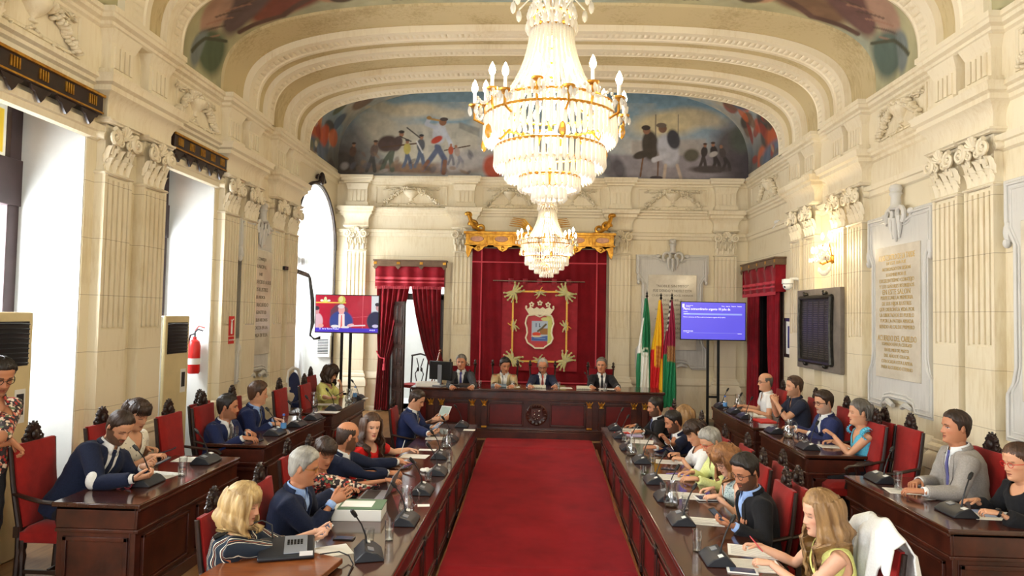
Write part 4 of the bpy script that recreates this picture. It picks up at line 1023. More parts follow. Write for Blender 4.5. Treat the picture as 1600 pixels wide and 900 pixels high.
def floral(nt, co):
    v = nt.nodes.new('ShaderNodeTexVoronoi'); v.inputs['Scale'].default_value = 48; nt.links.new(co, v.inputs['Vector'])
    s = nt.nodes.new('ShaderNodeSeparateColor'); nt.links.new(v.outputs['Color'], s.inputs[0])
    return _ramp(nt, s.outputs[0], [(0, (40, 30, 34)), (.3, (170, 44, 40)), (.42, (226, 206, 184)), (.55, (52, 42, 46)), (.68, (196, 110, 90)), (.78, (96, 110, 80)), (.86, (46, 34, 38)), (.95, (216, 180, 160))])
def dots(c0, c1, sc, th):
    def f(nt, co):
        v = nt.nodes.new('ShaderNodeTexVoronoi'); v.inputs['Scale'].default_value = sc; nt.links.new(co, v.inputs['Vector'])
        return _ramp(nt, v.outputs['Distance'], [(0, c1), (th, c0)])
    return f
shader_cloth('stripes', stripes); shader_cloth('floral', floral)
shader_cloth('polka', dots((226, 220, 204), (60, 50, 48), 34, .17)); shader_cloth('teal_dots', dots((206, 222, 218), (70, 120, 124), 60, .3)); shader_cloth('hawaii', floral)
def limb_radii(kind): return None

def person(label, head, yaw, lean=10, hyaw=None, hpitch=10, hroll=0, floor=0, sex='m', skin='mid', hair='short', hcol='black', top='suit', tcol='navy', shirt='white', tie=None,
           lw=None, rw=None, lh={}, rh={}, beard=None, glasses=None, belly=0, stand=False, side=0, size=1.0, vox=.011, trouser='dark', gaze='down', extra=None, lpole=None, rpole=None, group=None, hs=1.10, neckline=None):
    H = Vector(head); fw = v3(math.cos(R(yaw)), math.sin(R(yaw)), 0); up = v3(0, 0, 1); rt = fw.cross(up)
    hy = yaw if hyaw is None else hyaw
    hf = v3(math.cos(R(hy)), math.sin(R(hy)), 0); hr = hf.cross(up); q = R(-hpitch)
    hf2 = hf*math.cos(q)+up*math.sin(q); hu = hr.cross(hf2)
    if hroll: M = Matrix.Rotation(R(hroll), 3, hf2); hr = M @ hr; hu = M @ hu
    hm = Matrix((hr, hf2, hu)).transposed()
    fem = sex == 'f'
    nk = (.172 if not fem else .17)*size
    sl = math.sin(R(lean)); ndir = (up*1.0+fw*sl*.9+rt*math.sin(R(side))*.6+hu*.6).normalized()
    N = H-hf2*.012-ndir*nk
    pz = floor+(.56 if not stand else .98)
    hgt = max(.36, N.z-pz)
    P_ = v3(N.x, N.y, pz)-fw*math.tan(R(lean))*hgt*.9-rt*math.tan(R(side))*hgt
    u = (N-P_).normalized(); f = (fw-fw.dot(u)*u).normalized(); r = f.cross(u); L = (N-P_).length
    k = size*(.9 if fem else 1.0)
    fr = Matrix((r, f, u)).transposed().to_4x4(); fr.translation = N
    loc = fr.inverted()
    root = bpy.data.objects.new('person', None); C.objects.link(root); root.location = (P_.x, P_.y, floor); root['label'] = label; root['category'] = 'person'
    if group: root['group'] = group
    pinv = root.matrix_basis.inverted()
    SEC = [(-.18, .165, .10, .11), (-.02, .178, .11, .12), (.2, .160, .112+belly, .095), (.42, .158, .115+belly*.8, .095), (.62, .175, .118, .105), (.8, .186, .112, .108), (.9, .175, .09, .1), (.97, .135, .066, .085), (1.01, .088, .055, .068), (1.05, .06, .052, .058)]
    if fem: SEC = [(t, w*(.92 if t > .5 else (.86 if t > .1 else 1.02)), a+(.028 if .55 < t < .75 else 0)+(.012 if .75 <= t < .85 else 0), b*.95) for t, w, a, b in SEC]
    def torso(mb, off, t0=-.3, t1=2, n=20):
        secs = [s for s in SEC if t0 <= s[0] <= t1]; vs = []
        for t, w, a, b in secs:
            c = P_+(N-P_)*t+f*(.018*math.sin(PI*max(0, min(1, t)))*-1)
            for j in range(n):
                th = 2*PI*j/n; cx, sy = math.cos(th), math.sin(th)
                vs.append(c+r*((w*k+off)*math.copysign(abs(cx)**.85, cx))+f*((a*k+off if sy > 0 else b*k+off)*math.copysign(abs(sy)**.9, sy)))
        m = len(secs)
        mb.add(vs, [(i*n+j, i*n+(j+1) % n, (i+1)*n+(j+1) % n, (i+1)*n+j) for i in range(m-1) for j in range(n)]+[tuple(range(n))[::-1], tuple((m-1)*n+j for j in range(n))])
    arms = {}
    for s, tgt, pole in ((-1, lw, lpole), (1, rw, rpole)):
        sh = N+r*(s*.168*k)-u*.055*size+f*.0
        if tgt is None: tgt = sh+fw*.30-up*.36*size+r*(-s*.06)
        tgt = Vector(tgt)
        v = tgt-sh
        # shoulders roll forward towards a far target
        sh = sh+v.normalized()*min(.035, max(0, v.length-.45)*.4)
        pl = Vector(pole) if pole else (-up*1.0+r*s*.55-fw*.25)
        el = ik(sh, tgt, .285*size, .255*size, pl); arms[s] = (sh, el, tgt)
    ak = size*(.84 if fem else 1.0)
    def arm(mb, s, off=0, t_end=1.0, cuff=1.0):
        """t_end: 0..1 over upper arm, 1..2 over forearm"""
        sh, el, wr_ = arms[s]
        inner = sh-r*s*.05*k-u*.01
        pts = [inner, sh, sh.lerp(el, .35), sh.lerp(el, .75), el, el.lerp(wr_, .3), el.lerp(wr_, .7), wr_]
        rad = [.058, .060, .053, .045, .042, .043, .033, .026]; ts = [-.2, 0, .35, .75, 1, 1.3, 1.7, 2]
        rad = [x*ak+off for x in rad]
        if cuff != 1.0: rad = [x*(1+(cuff-1)*max(0, (t-.5)/1.5)) for x, t in zip(rad, ts)]
        P2 = []; R2 = []
        for i in range(len(pts)):
            if ts[i] <= t_end: P2.append(pts[i]); R2.append(rad[i])
            else:
                a = (t_end-ts[i-1])/(ts[i]-ts[i-1])
                if a > .02: P2.append(pts[i-1].lerp(pts[i], a)); R2.append(rad[i-1]*(1-a)+rad[i]*a)
                break
        mb.tube(P2, R2, 12)
    # ---------------- body
    mb = MB(SKINM); torso(mb, 0 if top != 'suit' else -.006); ao = -.007 if (top == 'suit' or neckline == 'long' or top == 'shirt') else 0; arm(mb, -1, ao, 2.0); arm(mb, 1, ao, 2.0)
    nb = H+hm @ v3(0, -.018, -.125)
    mb.tube([N-u*.06-f*.005, N, N.lerp(nb, .5), nb, H+hm @ v3(0, -.01, -.06)], [x*(k if not fem else k*.9) for x in (.075, .060, .056, .054, .05)], 14)
    co, fs, nr = remeshed(mb, vox, 3)
    body = MB(SKINM); body.v = [tuple(c) for c in co]; body.f = fs; body.mi = [0]*len(fs)
    nvh, nuh = 58, 72
    zz = np.linspace(-.185, .125, nvh); zz = np.concatenate([zz[:-4], np.linspace(zz[-4], .125, 8)]); nvh = len(zz)
    t = np.linspace(-1, 1, nuh+1)[:-1]; aa = PI*(t*.5+.5*t**3)
    A, Z = np.meshgrid(aa, zz); jaw = 1.0 if not fem else .97
    hx, hyy, hz = head_surface(A, Z, 0, 1.0, fem, jaw)
    pts = np.stack([hx, hyy, hz], -1).reshape(-1, 3)*hs
    body.add([H+hm @ Vector(p) for p in pts], [(j*nuh+i, j*nuh+(i+1) % nuh, (j+1)*nuh+(i+1) % nuh, (j+1)*nuh+i) for j in range(nvh-1) for i in range(nuh)])
    for s in (-1, 1):   # ears
        e0 = len(body.v)
        def ef(uu, vv, s=s):
            a = uu*2*PI; rr_ = .5+.5*math.cos(PI*vv); x = .073+.012*math.sin(PI*vv)+(.006 if math.sin(PI*vv) > .5 else 0)
            ry, rz = .017, .031
            bowl = .007*math.exp(-((vv-.5)/.2)**2)
            return H+hm @ (Vector((s*(x+.004*math.cos(a)+(0 if vv < .4 else bowl)), -.012+ry*math.sin(a)*math.sin(PI*vv*.5+.3)-.006*math.cos(a), -.004+rz*math.cos(a)*math.sin(PI*vv*.5+.3)))*hs)
        body.ball(H+hm @ (v3(s*.0755, -.012, -.004)*hs), (.009, .018, .031), 10, 8, hm @ Matrix.Rotation(R(-s*22), 3, 'Z') @ Matrix.Rotation(R(-10), 3, 'X'))
        body.ball(H+hm @ (v3(s*.0805, -.016, -.002)*hs), (.006, .019, .031), 10, 8, hm @ Matrix.Rotation(R(-s*28), 3, 'Z') @ Matrix.Rotation(R(-10), 3, 'X'))
    for s, h_ in ((-1, lh), (1, rh)):
        sh, el, w_ = arms[s]; d = Vector(h_['d']) if 'd' in h_ else ((w_-el).normalized()*.6+fw*.5-up*.05)
        n_ = Vector(h_['n']) if 'n' in h_ else (-up*1.0-r*s*.25)
        hand(body, w_, d, n_, s, h_.get('curl', .35), h_.get('spread', .15), h_.get('t', .3), ak*1.05, h_.get('point', False))
    V = np.array([tuple(loc @ Vector(p)) for p in body.v], np.float32)
    W_ = np.array([tuple(p) for p in body.v]); HL = (W_-np.array(H)) @ np.array(hm)/hs
    base = lin(SKINS[skin]); col = np.tile(base, (len(W_), 1)); x, y, z = HL[:, 0], HL[:, 1], HL[:, 2]
    inh = (np.abs(x) < .1) & (y > -.12) & (y < .14) & (z > -.13) & (z < .15); front = inh & (y > .03)
    def bl(m, c):
        m = np.clip(m, 0, 1)[:, None]*inh[:, None]; col[:] = col*(1-m)+lin(c)*m
    c0 = np.array(SKINS[skin])
    bl(.35*(gs(np.abs(x), z, .045, -.03, .018, .018))*front, tuple((c0*[1.0, .78, .74]).astype(int)))
    bl(.3*gs(x, z, 0, -.035, .014, .012)*front, tuple((c0*[1.0, .78, .74]).astype(int)))
    bl(.85*(gs(x, z, 0, -.064, .024, .0085) > .38)*front, (190, 70, 62) if extra == 'redlips' else tuple((c0*[.86, .6, .58]).astype(int)))
    bl(.9*(gs(x, z, 0, -.0645, .024, .0022) > .4)*front, (70, 34, 30))
    hb = {'black': (30, 24, 22), 'grey': (130, 126, 118), 'darkgrey': (80, 74, 70), 'blonde': (140, 104, 64)}.get(hcol, (56, 38, 28))
    for s in (-1, 1):
        bl((.3 if fem else .45)*gs(x, z, s*.031, .006, .018, .010)*front, tuple((c0*[.72, .62, .6]).astype(int)))
        ed = ((x-s*.031)/.0145)**2+((z-.001)/.0058)**2
        if gaze == 'open':
            bl((ed < 1)*front*.8, (206, 194, 184)); bl((((x-s*.031)**2+(z-.001)**2) < .0058**2)*front*1.0, (40, 28, 22))
            bl(((np.abs(x-s*.031) < .016) & (np.abs(z-.0075+((x-s*.031)*9)**2*.15) < .0025))*front*.9, (50, 32, 28))
        else: bl(((np.abs(x-s*.031) < .015) & (np.abs(z+.0025-((x-s*.031)*9)**2*.2) < .0025))*front*.85, (52, 34, 30))
        bl(((np.abs(x-s*.030) < .019) & (np.abs(z-.0245+.0*(x)+((np.abs(x)-.026)*6)**2*.15) < (.0032 if not fem else .0024)))*front*.85, hb)
    if beard:
        nn = fbm(x*60+9, z*60, 3, 5)
        m = ((z < -.052+.022*np.clip((np.abs(x)-.035)/.03, 0, 1)+(nn-.5)*.012) & (z > -.135) & (y > -.025)) & ~((np.abs(x) < .022) & (z > -.071) & (z < -.058)) | ((np.abs(x) > .058) & (z < .0) & (z > -.1) & (y < .045) & (y > -.01))
        m = m | ((np.abs(x) < .03) & (z < -.046) & (z > -.058) & (y > .05))
        bl(m*{'full': .82, 'stubble': .4, 'grey': .5}[beard], {'grey': (150, 142, 134)}.get(beard, hb if hcol != 'grey' else (90, 80, 72)))
    me = body.mesh('body', 180)
    def place(me_or_mb, nm, local=None, smooth=180, cols=None):
        m_ = me_or_mb.mesh(nm, smooth) if isinstance(me_or_mb, MB) else me_or_mb
        m_.transform(loc); o = bpy.data.objects.new(nm, m_); C.objects.link(o); o.parent = root; o.matrix_parent_inverse = pinv; o.matrix_basis = fr
        return o
    if beard in ('full',):
        bd = MB(SKINM)
    setcol(me, col); place(me, 'body')
    # ---------------- hair
    HM_ = HAIRS[hcol]; rnd = random.Random(int(abs(H.x*1000+H.y*77)))
    sd = rnd.uniform(0, 50)
    if hair != 'none':
        nu2, nv2 = 96, 44
        t = np.linspace(-1, 1, nu2+1)[:-1]; aa = PI*t; z2 = np.concatenate([np.linspace(-.11, .09, nv2-10), np.linspace(.095, .125, 10)]); A, Z = np.meshgrid(aa, z2)
        ab = np.abs(A)
        front_z = {'bald': .3, 'recede': .098}.get(hair, .078 if not fem else .072)
        line = np.interp(ab, [0, .55, .85, 1.1, 1.3, 1.42, 1.5, 1.75, 1.95, 2.3, 3.2], [front_z, front_z, front_z-.008, .045, .035, -.015, -.015, .018, -.03, -.07, -.08])
        if hair == 'recede': line = np.interp(ab, [0, .4, .85, 1.1, 1.3, 1.42, 1.5, 1.75, 1.95, 2.3, 3.2], [.095, .105, .095, .05, .035, -.01, -.01, .018, -.03, -.07, -.08])
        if hair == 'bald': line = np.interp(ab, [0, 1.15, 1.3, 1.5, 1.75, 1.95, 2.3, 3.2], [.3, .3, .02, .0, .02, -.03, -.07, -.08])
        thick = {'short': .012, 'crop': .007, 'quiff': .016, 'full': .017, 'bald': .0035, 'recede': .010, 'long': .020, 'bob': .022, 'pixie': .017, 'bun': .012, 'pony': .010}[hair]
        T = np.clip((Z-line)/(.02 if hair not in ('long', 'bob', 'pixie', 'pony', 'bun') else .05), -.3, 1)*thick
        if hair == 'bald': T = T*np.clip((.07-Z)/.03, -.4, 1)
        if hair in ('short', 'quiff', 'full'): T = T*np.interp(Z, [-.08, 0, .06, .11], [.45, .6, 1.0, 1.15])
        if hair == 'quiff': T = T+.014*gs(A, Z, 0, .1, .7, .03)
        if hair == 'full': T = T+.01*gs(A, Z, .3, .09, .8, .03)
        N_ = fbm(A*9+sd, Z*14+5, 3, 3)-.5; T = np.where(T > 0, T+N_*.010*min(1, thick/.012)+.002*np.sin(A*38+Z*60), T)
        sink = (Z < line) | (T <= 0)
        T = np.where(sink, np.clip((Z-line)*.6, -.009, -.0005) if hair != 'bald' else np.minimum(np.clip((Z-line)*.6, -.009, 0), np.where(Z > .06, -(Z-.06)*.8, 0))-.0005, T)
        T = np.clip(T, -.012, 1)
        xx, yy, z3 = head_surface(A, Z, 0, .0, fem, 1.0)
        kk = np.clip((Z-.07)/.055, 0, 1)*1.0
        hd = np.where(T < 0, 1, 1-.8*kk)
        pts = np.stack([xx+T*np.sin(A)*hd, yy+T*np.cos(A)*hd, z3+T*kk+np.where(T > 0, .001, -.003*kk)], -1).reshape(-1, 3)*hs
        hb_ = MB(HM_); hb_.add([H+hm @ Vector(p) for p in pts], [(j*nu2+i, j*nu2+(i+1) % nu2, (j+1)*nu2+(i+1) % nu2, (j+1)*nu2+i) for j in range(len(z2)-1) for i in range(nu2)]+[tuple((len(z2)-1)*nu2+i for i in range(nu2))])
        if hair in ('long', 'bob', 'pixie', 'pony'):
            ln = {'long': .40, 'bob': .16, 'pixie': .055, 'pony': .05}[hair] if neckline != 'vlong' else .46
            am = {'long': 2.15, 'bob': 2.2, 'pixie': 1.25, 'pony': 1.6}[hair]
            nu3, nv3 = 84, 30
            dn = v3(0, 0, -1)
            def cur(uu, vv, inner):
                a = PI+(uu*2-1)*am; s_ = vv*(.10+ln)
                zt = .085-min(s_, .13)
                o_ = .026+.004*math.sin(uu*70+sd)+.007*noise1(uu*22+vv*2.4, sd)-(.014 if inner else 0)
                o_ += {'bob': .018, 'pixie': .006}.get(hair, .008)*math.sin(PI*min(1, vv*1.1))
                x_, y_, _ = head_surface(np.array(a), np.array(max(zt, -.04)), 0, 0, fem)
                x_ = float(x_)+o_*math.sin(a); y_ = float(y_)+o_*math.cos(a)
                p = H+hm @ (v3(x_, y_, zt)*hs)
                ex = max(0, s_-.13)
                if ex > 0:
                    ww = 1+.25*min(1, ex/.1)-(.25 if hair == 'bob' else .3)*min(1, ex/ln)
                    out = (hm @ v3(math.sin(a), math.cos(a), 0))
                    p = p+dn*ex+out*(.02*math.sin(min(1, ex/.12)*PI)+(ww-1)*.05)+out*(.012*noise1(uu*14+ex*22, sd))*min(1, ex/.1)-f*(.03*max(0, math.cos(a)*-1)*min(1, ex/.15))
                    # rest outside of the shoulders and back
                    q_ = loc @ p
                    if q_.z < .02:
                        if q_.y < 0: q_.y = min(q_.y, -.085*k-.02+(0 if not inner else .012))
                        else: q_.y = max(q_.y, .135-(0 if not inner else .012))
                        p = fr @ q_
                    if hair == 'bob' or hair == 'pixie': p = p+out*(-.03*(ex/ln)**2)
                return p
            vs = [cur(i/(nu3-1), j/(nv3-1), q) for q in (0, 1) for j in range(nv3) for i in range(nu3)]; m0 = nu3*nv3
            fs = [(j*nu3+i, j*nu3+i+1, (j+1)*nu3+i+1, (j+1)*nu3+i) for j in range(nv3-1) for i in range(nu3-1)]
            fs += [tuple(m0+x_ for x_ in q[::-1]) for q in fs]
            fs += [((nv3-1)*nu3+i, (nv3-1)*nu3+i+1, m0+(nv3-1)*nu3+i+1, m0+(nv3-1)*nu3+i) for i in range(nu3-1)]
            for i in (0, nu3-1): fs += [(j*nu3+i, (j+1)*nu3+i, m0+(j+1)*nu3+i, m0+j*nu3+i) for j in range(nv3-1)]
            hb_.add(vs, fs)
        if hair == 'bun': hb_.ball(H+hm @ v3(0, -.12, .03), .04, 12, 8)
        if extra == 'fringe' or hair in ('bob',):
            for i in range(15):
                a = (i-7)/7*.95
                x_, y_, _ = head_surface(np.array(a), np.array(.085), .012, 0); x2, y2, _ = head_surface(np.array(a*1.05), np.array(.035), .01, 0)
                hb_.tube([H+hm @ (v3(float(x_)*.8, float(y_)*.75, .112)*hs), H+hm @ (v3(float(x_), float(y_), .085)*hs), H+hm @ (v3(float(x2), float(y2), .04-.01*abs(a))*hs)], [(.008, .012), (.008, .013), (.003, .006)], 6)
        place(hb_, 'hair')
    # ---------------- clothing
    def cloth(mb_, nm, m, it=4, vx=None, cut=None, wr=.004, seed=1):
        co, fs, nr = remeshed(mb_, vx or max(vox, .012), it)
        q = co*11; dsp = (fbm(q[:, 0]+q[:, 2]*.6+seed, q[:, 1]+q[:, 2]*.9, 3, seed)-.5)*2*wr
        rid = np.sin(q[:, 2]*4.5+q[:, 0]*3+4*fbm(q[:, 0]*.5, q[:, 1]*.5, 2, seed))*wr*.35
        co = co+nr*(dsp+rid)[:, None]
        if cut is not None:
            lc = (co-np.array(N)) @ np.array(fr.to_3x3()); keepv = ~cut(lc[:, 0], lc[:, 1], lc[:, 2])
            for s_ in (-1, 1):
                for p0, p1 in ((arms[s_][0].lerp(arms[s_][1], .2), arms[s_][1]), (arms[s_][1], arms[s_][2])):
                    a_ = np.array(p0); d_ = np.array(p1)-a_; tt = np.clip((co-a_) @ d_/(d_ @ d_), 0, 1); keepv |= (np.linalg.norm(co-a_-tt[:, None]*d_, axis=1) < .072) & (lc[:, 2] < -.07)
            fs = [q_ for q_ in fs if sum(keepv[i] for i in q_) >= 3]
            used_ = sorted({i for q_ in fs for i in q_}); mp = {a: b for b, a in enumerate(used_)}
            co = co[used_]; fs = [tuple(mp[i] for i in q_) for q_ in fs]
            ec = {}
            for q_ in fs:
                for a_, b2 in zip(q_, q_[1:]+q_[:1]):
                    e_ = (min(a_, b2), max(a_, b2)); ec[e_] = ec.get(e_, 0)+1
            nb_ = {}
            for (a_, b2), c_ in ec.items():
                if c_ == 1: nb_.setdefault(a_, []).append(b2); nb_.setdefault(b2, []).append(a_)
            for _ in range(7):
                new = {i: co[i]*.4+.6*sum(co[j] for j in js)/len(js) for i, js in nb_.items() if len(js) >= 2}
                for i, p_ in new.items(): co[i] = p_
        b_ = MB(m); b_.v = [tuple(c) for c in co]; b_.f = fs; b_.mi = [0]*len(fs)
        bvh = BVHTree.FromPolygons([Vector(c) for c in co], fs)
        o = place(b_, nm); sld = o.modifiers.new('thickness', 'SOLIDIFY'); sld.thickness = .004; sld.offset = -1
        return bvh
    def on(bvh, lx, lz, off):
        o = fr @ v3(lx, .175+belly, lz); h_ = bvh.ray_cast(o, -f, .3)
        if h_[0] is None: h_ = bvh.ray_cast(fr @ v3(lx*.7, .175+belly, lz-.02), -f, .3)
        p = h_[0] if h_[0] is not None else fr @ v3(lx, .09, lz)
        return p+f*off
    def strip(bvh, A_, B_, off, m, nm, n=14, th=.004):
        """surface patch between two polylines given in chest coordinates"""
        def pl(P0, t_):
            t_ *= len(P0)-1; i = min(int(t_), len(P0)-2); a_ = t_-i; return (P0[i][0]*(1-a_)+P0[i+1][0]*a_, P0[i][1]*(1-a_)+P0[i+1][1]*a_)
        vs = []; nw = 5
        for q_ in (0, 1):
            for j in range(n):
                a_, b_ = pl(A_, j/(n-1)), pl(B_, j/(n-1))
                for i in range(nw):
                    s_ = i/(nw-1); p = on(bvh, a_[0]*(1-s_)+b_[0]*s_, a_[1]*(1-s_)+b_[1]*s_, off-(th if q_ else 0)); vs.append(p)
        m0 = n*nw; fs = [(j*nw+i, j*nw+i+1, (j+1)*nw+i+1, (j+1)*nw+i) for j in range(n-1) for i in range(nw-1)]
        fs += [tuple(m0+x_ for x_ in q_[::-1]) for q_ in fs]
        for i in (0, nw-1): fs += [(j*nw+i, (j+1)*nw+i, m0+(j+1)*nw+i, m0+j*nw+i) for j in range(n-1)]
        b_ = MB(m); b_.add(vs, fs); return b_
    def collar(m, r0=.082, r1=.066, hgt_=.042, tip=.035, a0=14, back=False, nm='collar'):
        b_ = MB(m); n = 30; A0 = R(a0 if not back else 75)
        vs = []
        for q_ in range(3):
            for i in range(n):
                a_ = A0+(2*PI-2*A0)*i/(n-1); e = min(i, n-1-i)/(n-1); fl = math.exp(-(e/.09)**2)
                rad, z_ = ((r1*k, hgt_), ((r1+.006)*k, hgt_+.003), ((r0+.004)*k, .004-tip*fl*(0 if back else 1)))[q_]
                if q_ == 2: rad += .012*fl
                vs.append(N+r*(math.sin(a_)*rad)+f*(math.cos(a_)*rad*(1.0 if math.cos(a_) > 0 else 1.0)+.0)+u*(z_-.012*math.cos(a_)))
        b_.add(vs, [(q_*n+i, q_*n+i+1, (q_+1)*n+i+1, (q_+1)*n+i) for q_ in range(2) for i in range(n-1)])
        o = place(b_, nm, smooth=60); sld = o.modifiers.new('thickness', 'SOLIDIFY'); sld.thickness = .003
    CM = {'navy': fabric('navy', (27, 35, 60), (21, 28, 50)), 'blue': fabric('blue', (30, 41, 82), (25, 34, 70)), 'midblue': fabric('midblue', (46, 54, 98), (38, 45, 84)), 'black': fabric('black', (24, 24, 28), (18, 18, 21)), 'charcoal': fabric('charcoal', (52, 52, 56), (42, 42, 46)), 'grey': fabric('grey', (158, 152, 146), (142, 136, 130)),
          'tan': fabric('tan', (178, 156, 118), (160, 138, 100)), 'white': fabric('white', (236, 236, 234), (224, 224, 222)), 'lightblue': fabric('lightblue', (158, 186, 232), (142, 170, 220)), 'red': fabric('red', (214, 34, 30), (190, 24, 22)), 'yellow': fabric('yellow', (226, 224, 140), (210, 208, 120)), 'lime': fabric('lime', (224, 230, 160), (206, 214, 140)),
          'turq': fabric('turq', (96, 186, 214), (74, 160, 190)), 'teal': FAB['teal_dots'], 'polka': FAB['polka'], 'floral': FAB['floral'], 'stripes': FAB['stripes'], 'navypolo': fabric('navypolo', (44, 48, 66), (34, 38, 54)), 'dark': fabric('dark', (34, 34, 40), (26, 26, 30)), 'deepblue': fabric('deepblue', (26, 34, 62), (20, 27, 50)), 'cream': fabric('cream', (222, 216, 200), (206, 200, 184)), 'green': fabric('green', (120, 150, 120), (104, 134, 104))}
    m = CM[tcol]
    if top == 'suit':
        sm = CM[shirt]
        b_ = MB(sm); torso(b_, .010, -.1, 1.02)
        sb = cloth(b_, 'shirt', sm, 2, .013, cut=lambda x, y, z: (z > .005) | ((np.hypot(x, y) < .058*k) & (z > -.03)), wr=.003)
        collar(sm)
        for s in (-1, 1):
            sh, el, w_ = arms[s]; d_ = (w_-el).normalized(); c_ = MB(sm); c_.tube([w_-d_*.05, w_-d_*.002], [.037*ak, .034*ak], 14, cap=False); o = place(c_, 'shirt_cuff'); sld = o.modifiers.new('t', 'SOLIDIFY'); sld.thickness = .004
        b_ = MB(m); torso(b_, .024, -.3, 1.02); arm(b_, -1, .017, 1.90, 1.12); arm(b_, 1, .017, 1.90, 1.12)
        def cut(x, y, z):
            hw = np.interp(z, [-.50, -.36, -.30, -.10, .0, .03], [.05, .02, .016, .048, .062, .07])
            return ((np.abs(x) < hw) & (y > 0)) | (z > .012) | ((np.hypot(x, y) < .074*k) & (z > -.03))
        jb = cloth(b_, 'jacket', m, 4, .013, cut, wr=.0045, seed=int(H.y*7) % 50)
        for s in (-1, 1):
            st = strip(jb, [(s*.060, .0), (s*.047, -.10), (s*.030, -.2), (s*.014, -.31)], [(s*.080, -.0), (s*.112, -.085), (s*.085, -.2), (s*.018, -.315)], .007, m, 'lapel'); place(st, 'lapel', smooth=60)
            st = strip(jb, [(s*.074, -.055), (s*.110, -.06)], [(s*.072, -.064), (s*.112, -.086)], .0085, m, 'x')
        collar(m, .094, .078, .030, 0, 62, True, 'jacket_collar')
        bt = MB(BLACK)
        for z_ in (-.33, -.42): bt.ball(on(jb, .022, z_, .004), .007, 8, 5)
        place(bt, 'buttons')
        if tie:
            tm = CM[tie] if tie in CM else fabric('tie_'+tie, {'bluetie': (50, 66, 130), 'redtie': (200, 60, 40), 'greytie': (96, 88, 84), 'purple': (70, 70, 140), 'darktie': (30, 30, 36)}[tie], sheen=.4, rough=.5)
            st = strip(sb, [(-.014, .0), (-.020, -.03), (-.013, -.045), (-.022, -.15), (-.034, -.38)], [(.014, .0), (.020, -.03), (.013, -.045), (.022, -.15), (.034, -.38)], .012, tm, 'tie', 18, .006); place(st, 'tie', smooth=60)
            kb = MB(tm); kb.ball(on(sb, 0, -.012, .008), (.022, .014, .02), 10, 6, fr.to_3x3()); place(kb, 'tie_knot')
        if extra == 'patch':
            for s in (-1,):
                sh, el, w_ = arms[s]
        armx = {1: .017, -1: .017}
    elif top in ('shirt', 'polo', 'blouse', 'sleeveless', 'dress', 'shirtopen'):
        te = {'shirt': 1.88, 'polo': .62, 'blouse': .72, 'sleeveless': -1, 'dress': .55, 'shirtopen': 1.1}[top]
        if neckline == 'long' : te = 1.75
        if neckline == 'elbow': te = 1.15
        off = .014 if top != 'blouse' else .02
        b_ = MB(m); torso(b_, off, -.3, 1.03)
        if te > 0: arm(b_, -1, off, te, 1.15 if top != 'blouse' else 1.4); arm(b_, 1, off, te, 1.15 if top != 'blouse' else 1.4)
        else:
            for s in (-1, 1): b_.ball(arms[s][0]-r*s*.02, .062*k, 10, 8)
        def cut(x, y, z):
            if top in ('polo', 'shirt', 'shirtopen'):
                hw = np.interp(z, [-.14, -.09, -.02, .03], [.0, .012, .035, .05]); return ((np.abs(x) < hw) & (y > 0)) | (z > .015) | ((np.hypot(x, y) < .066*k) & (z > -.03))
            c = (np.hypot(x/1.15, (y-.03)) < .088*k) & (z > -.10) | (z > .0) & (np.hypot(x, y) < .1) | (z > .02)
            if neckline == 'v' or top == 'sleeveless': c = c | ((np.abs(x) < np.interp(z, [-.17, -.02, .05], [0, .06, .08])) & (y > 0))
            if top == 'sleeveless': c = c | (np.abs(x) > .155*k+np.clip(-z-.16, 0, .1)*.8) & (z > -.19) | (np.abs(x) < .06) & (z > -.05)
            return c
        jb = cloth(b_, {'shirt': 'shirt', 'polo': 'polo_shirt', 'dress': 'dress'}.get(top, 'blouse'), m, 4, .0125, cut, wr=.005 if top != 'blouse' else .008, seed=int(H.y*7) % 50)
        if top in ('polo', 'shirt', 'shirtopen'): collar(m, .084, .068, .036, .03, 20)
        if tcol == 'turq':   # frilled shoulder straps
            for s in (-1, 1):
                b2 = MB(m)
                def rf(uu, vv, s=s):
                    a_ = -.9+uu*2.6; c_ = arms[s][0]+u*.02
                    p = c_-r*s*.04+r*s*(.03+.06*vv)*1.0+f*(math.cos(a_)*.085)+u*(math.sin(a_)*.055+.02-.02*vv)
                    return p+r*s*(.016*math.sin(uu*46)*vv)+u*(.008*math.cos(uu*46)*vv)
                b2.grid(60, 5, rf); o = place(b2, 'frill'); sld = o.modifiers.new('t', 'SOLIDIFY'); sld.thickness = .004
    # ---------------- lower body
    tm = CM['dark'] if trouser == 'dark' else CM[trouser]
    b_ = MB(tm); ft = []
    for s in (-1, 1):
        hp = P_+r*s*.085*k; hp.z = pz-.01
        if stand:
            kn = v3(hp.x, hp.y, floor+.5)+fw*.02; an = v3(hp.x, hp.y, floor+.09)-fw*.02
        else:
            kn = hp+fw*.43*size+rt*s*.06; kn.z = floor+.5; an = kn-fw*.03; an.z = floor+.09
        b_.tube([hp-fw*.06, hp, hp.lerp(kn, .5), kn+fw*.01], [.095*k, .1*k, .085*k, .066*k], 12); b_.tube([kn+up*.03, kn.lerp(an, .3), an], [.066*k, .062*k, .048*k], 12); ft.append(an)
    b_.ball(P_-up*.0, (.17*k, .125*k, .1), 14, 8, fr.to_3x3())
    cloth(b_, 'trousers', tm, 3, .02, None, wr=.005, seed=4)
    for an in ft:
        b2 = MB(BLACK); b2.tube([an-fw*.06-up*.05, an-fw*.02-up*.045, an+fw*.06-up*.05, an+fw*.15-up*.06, an+fw*.19-up*.065], [(.035, .034), (.048, .042), (.038, .044), (.026, .044), (.012, .028)], 12, up=(0, 0, 1)); place(b2, 'shoe')
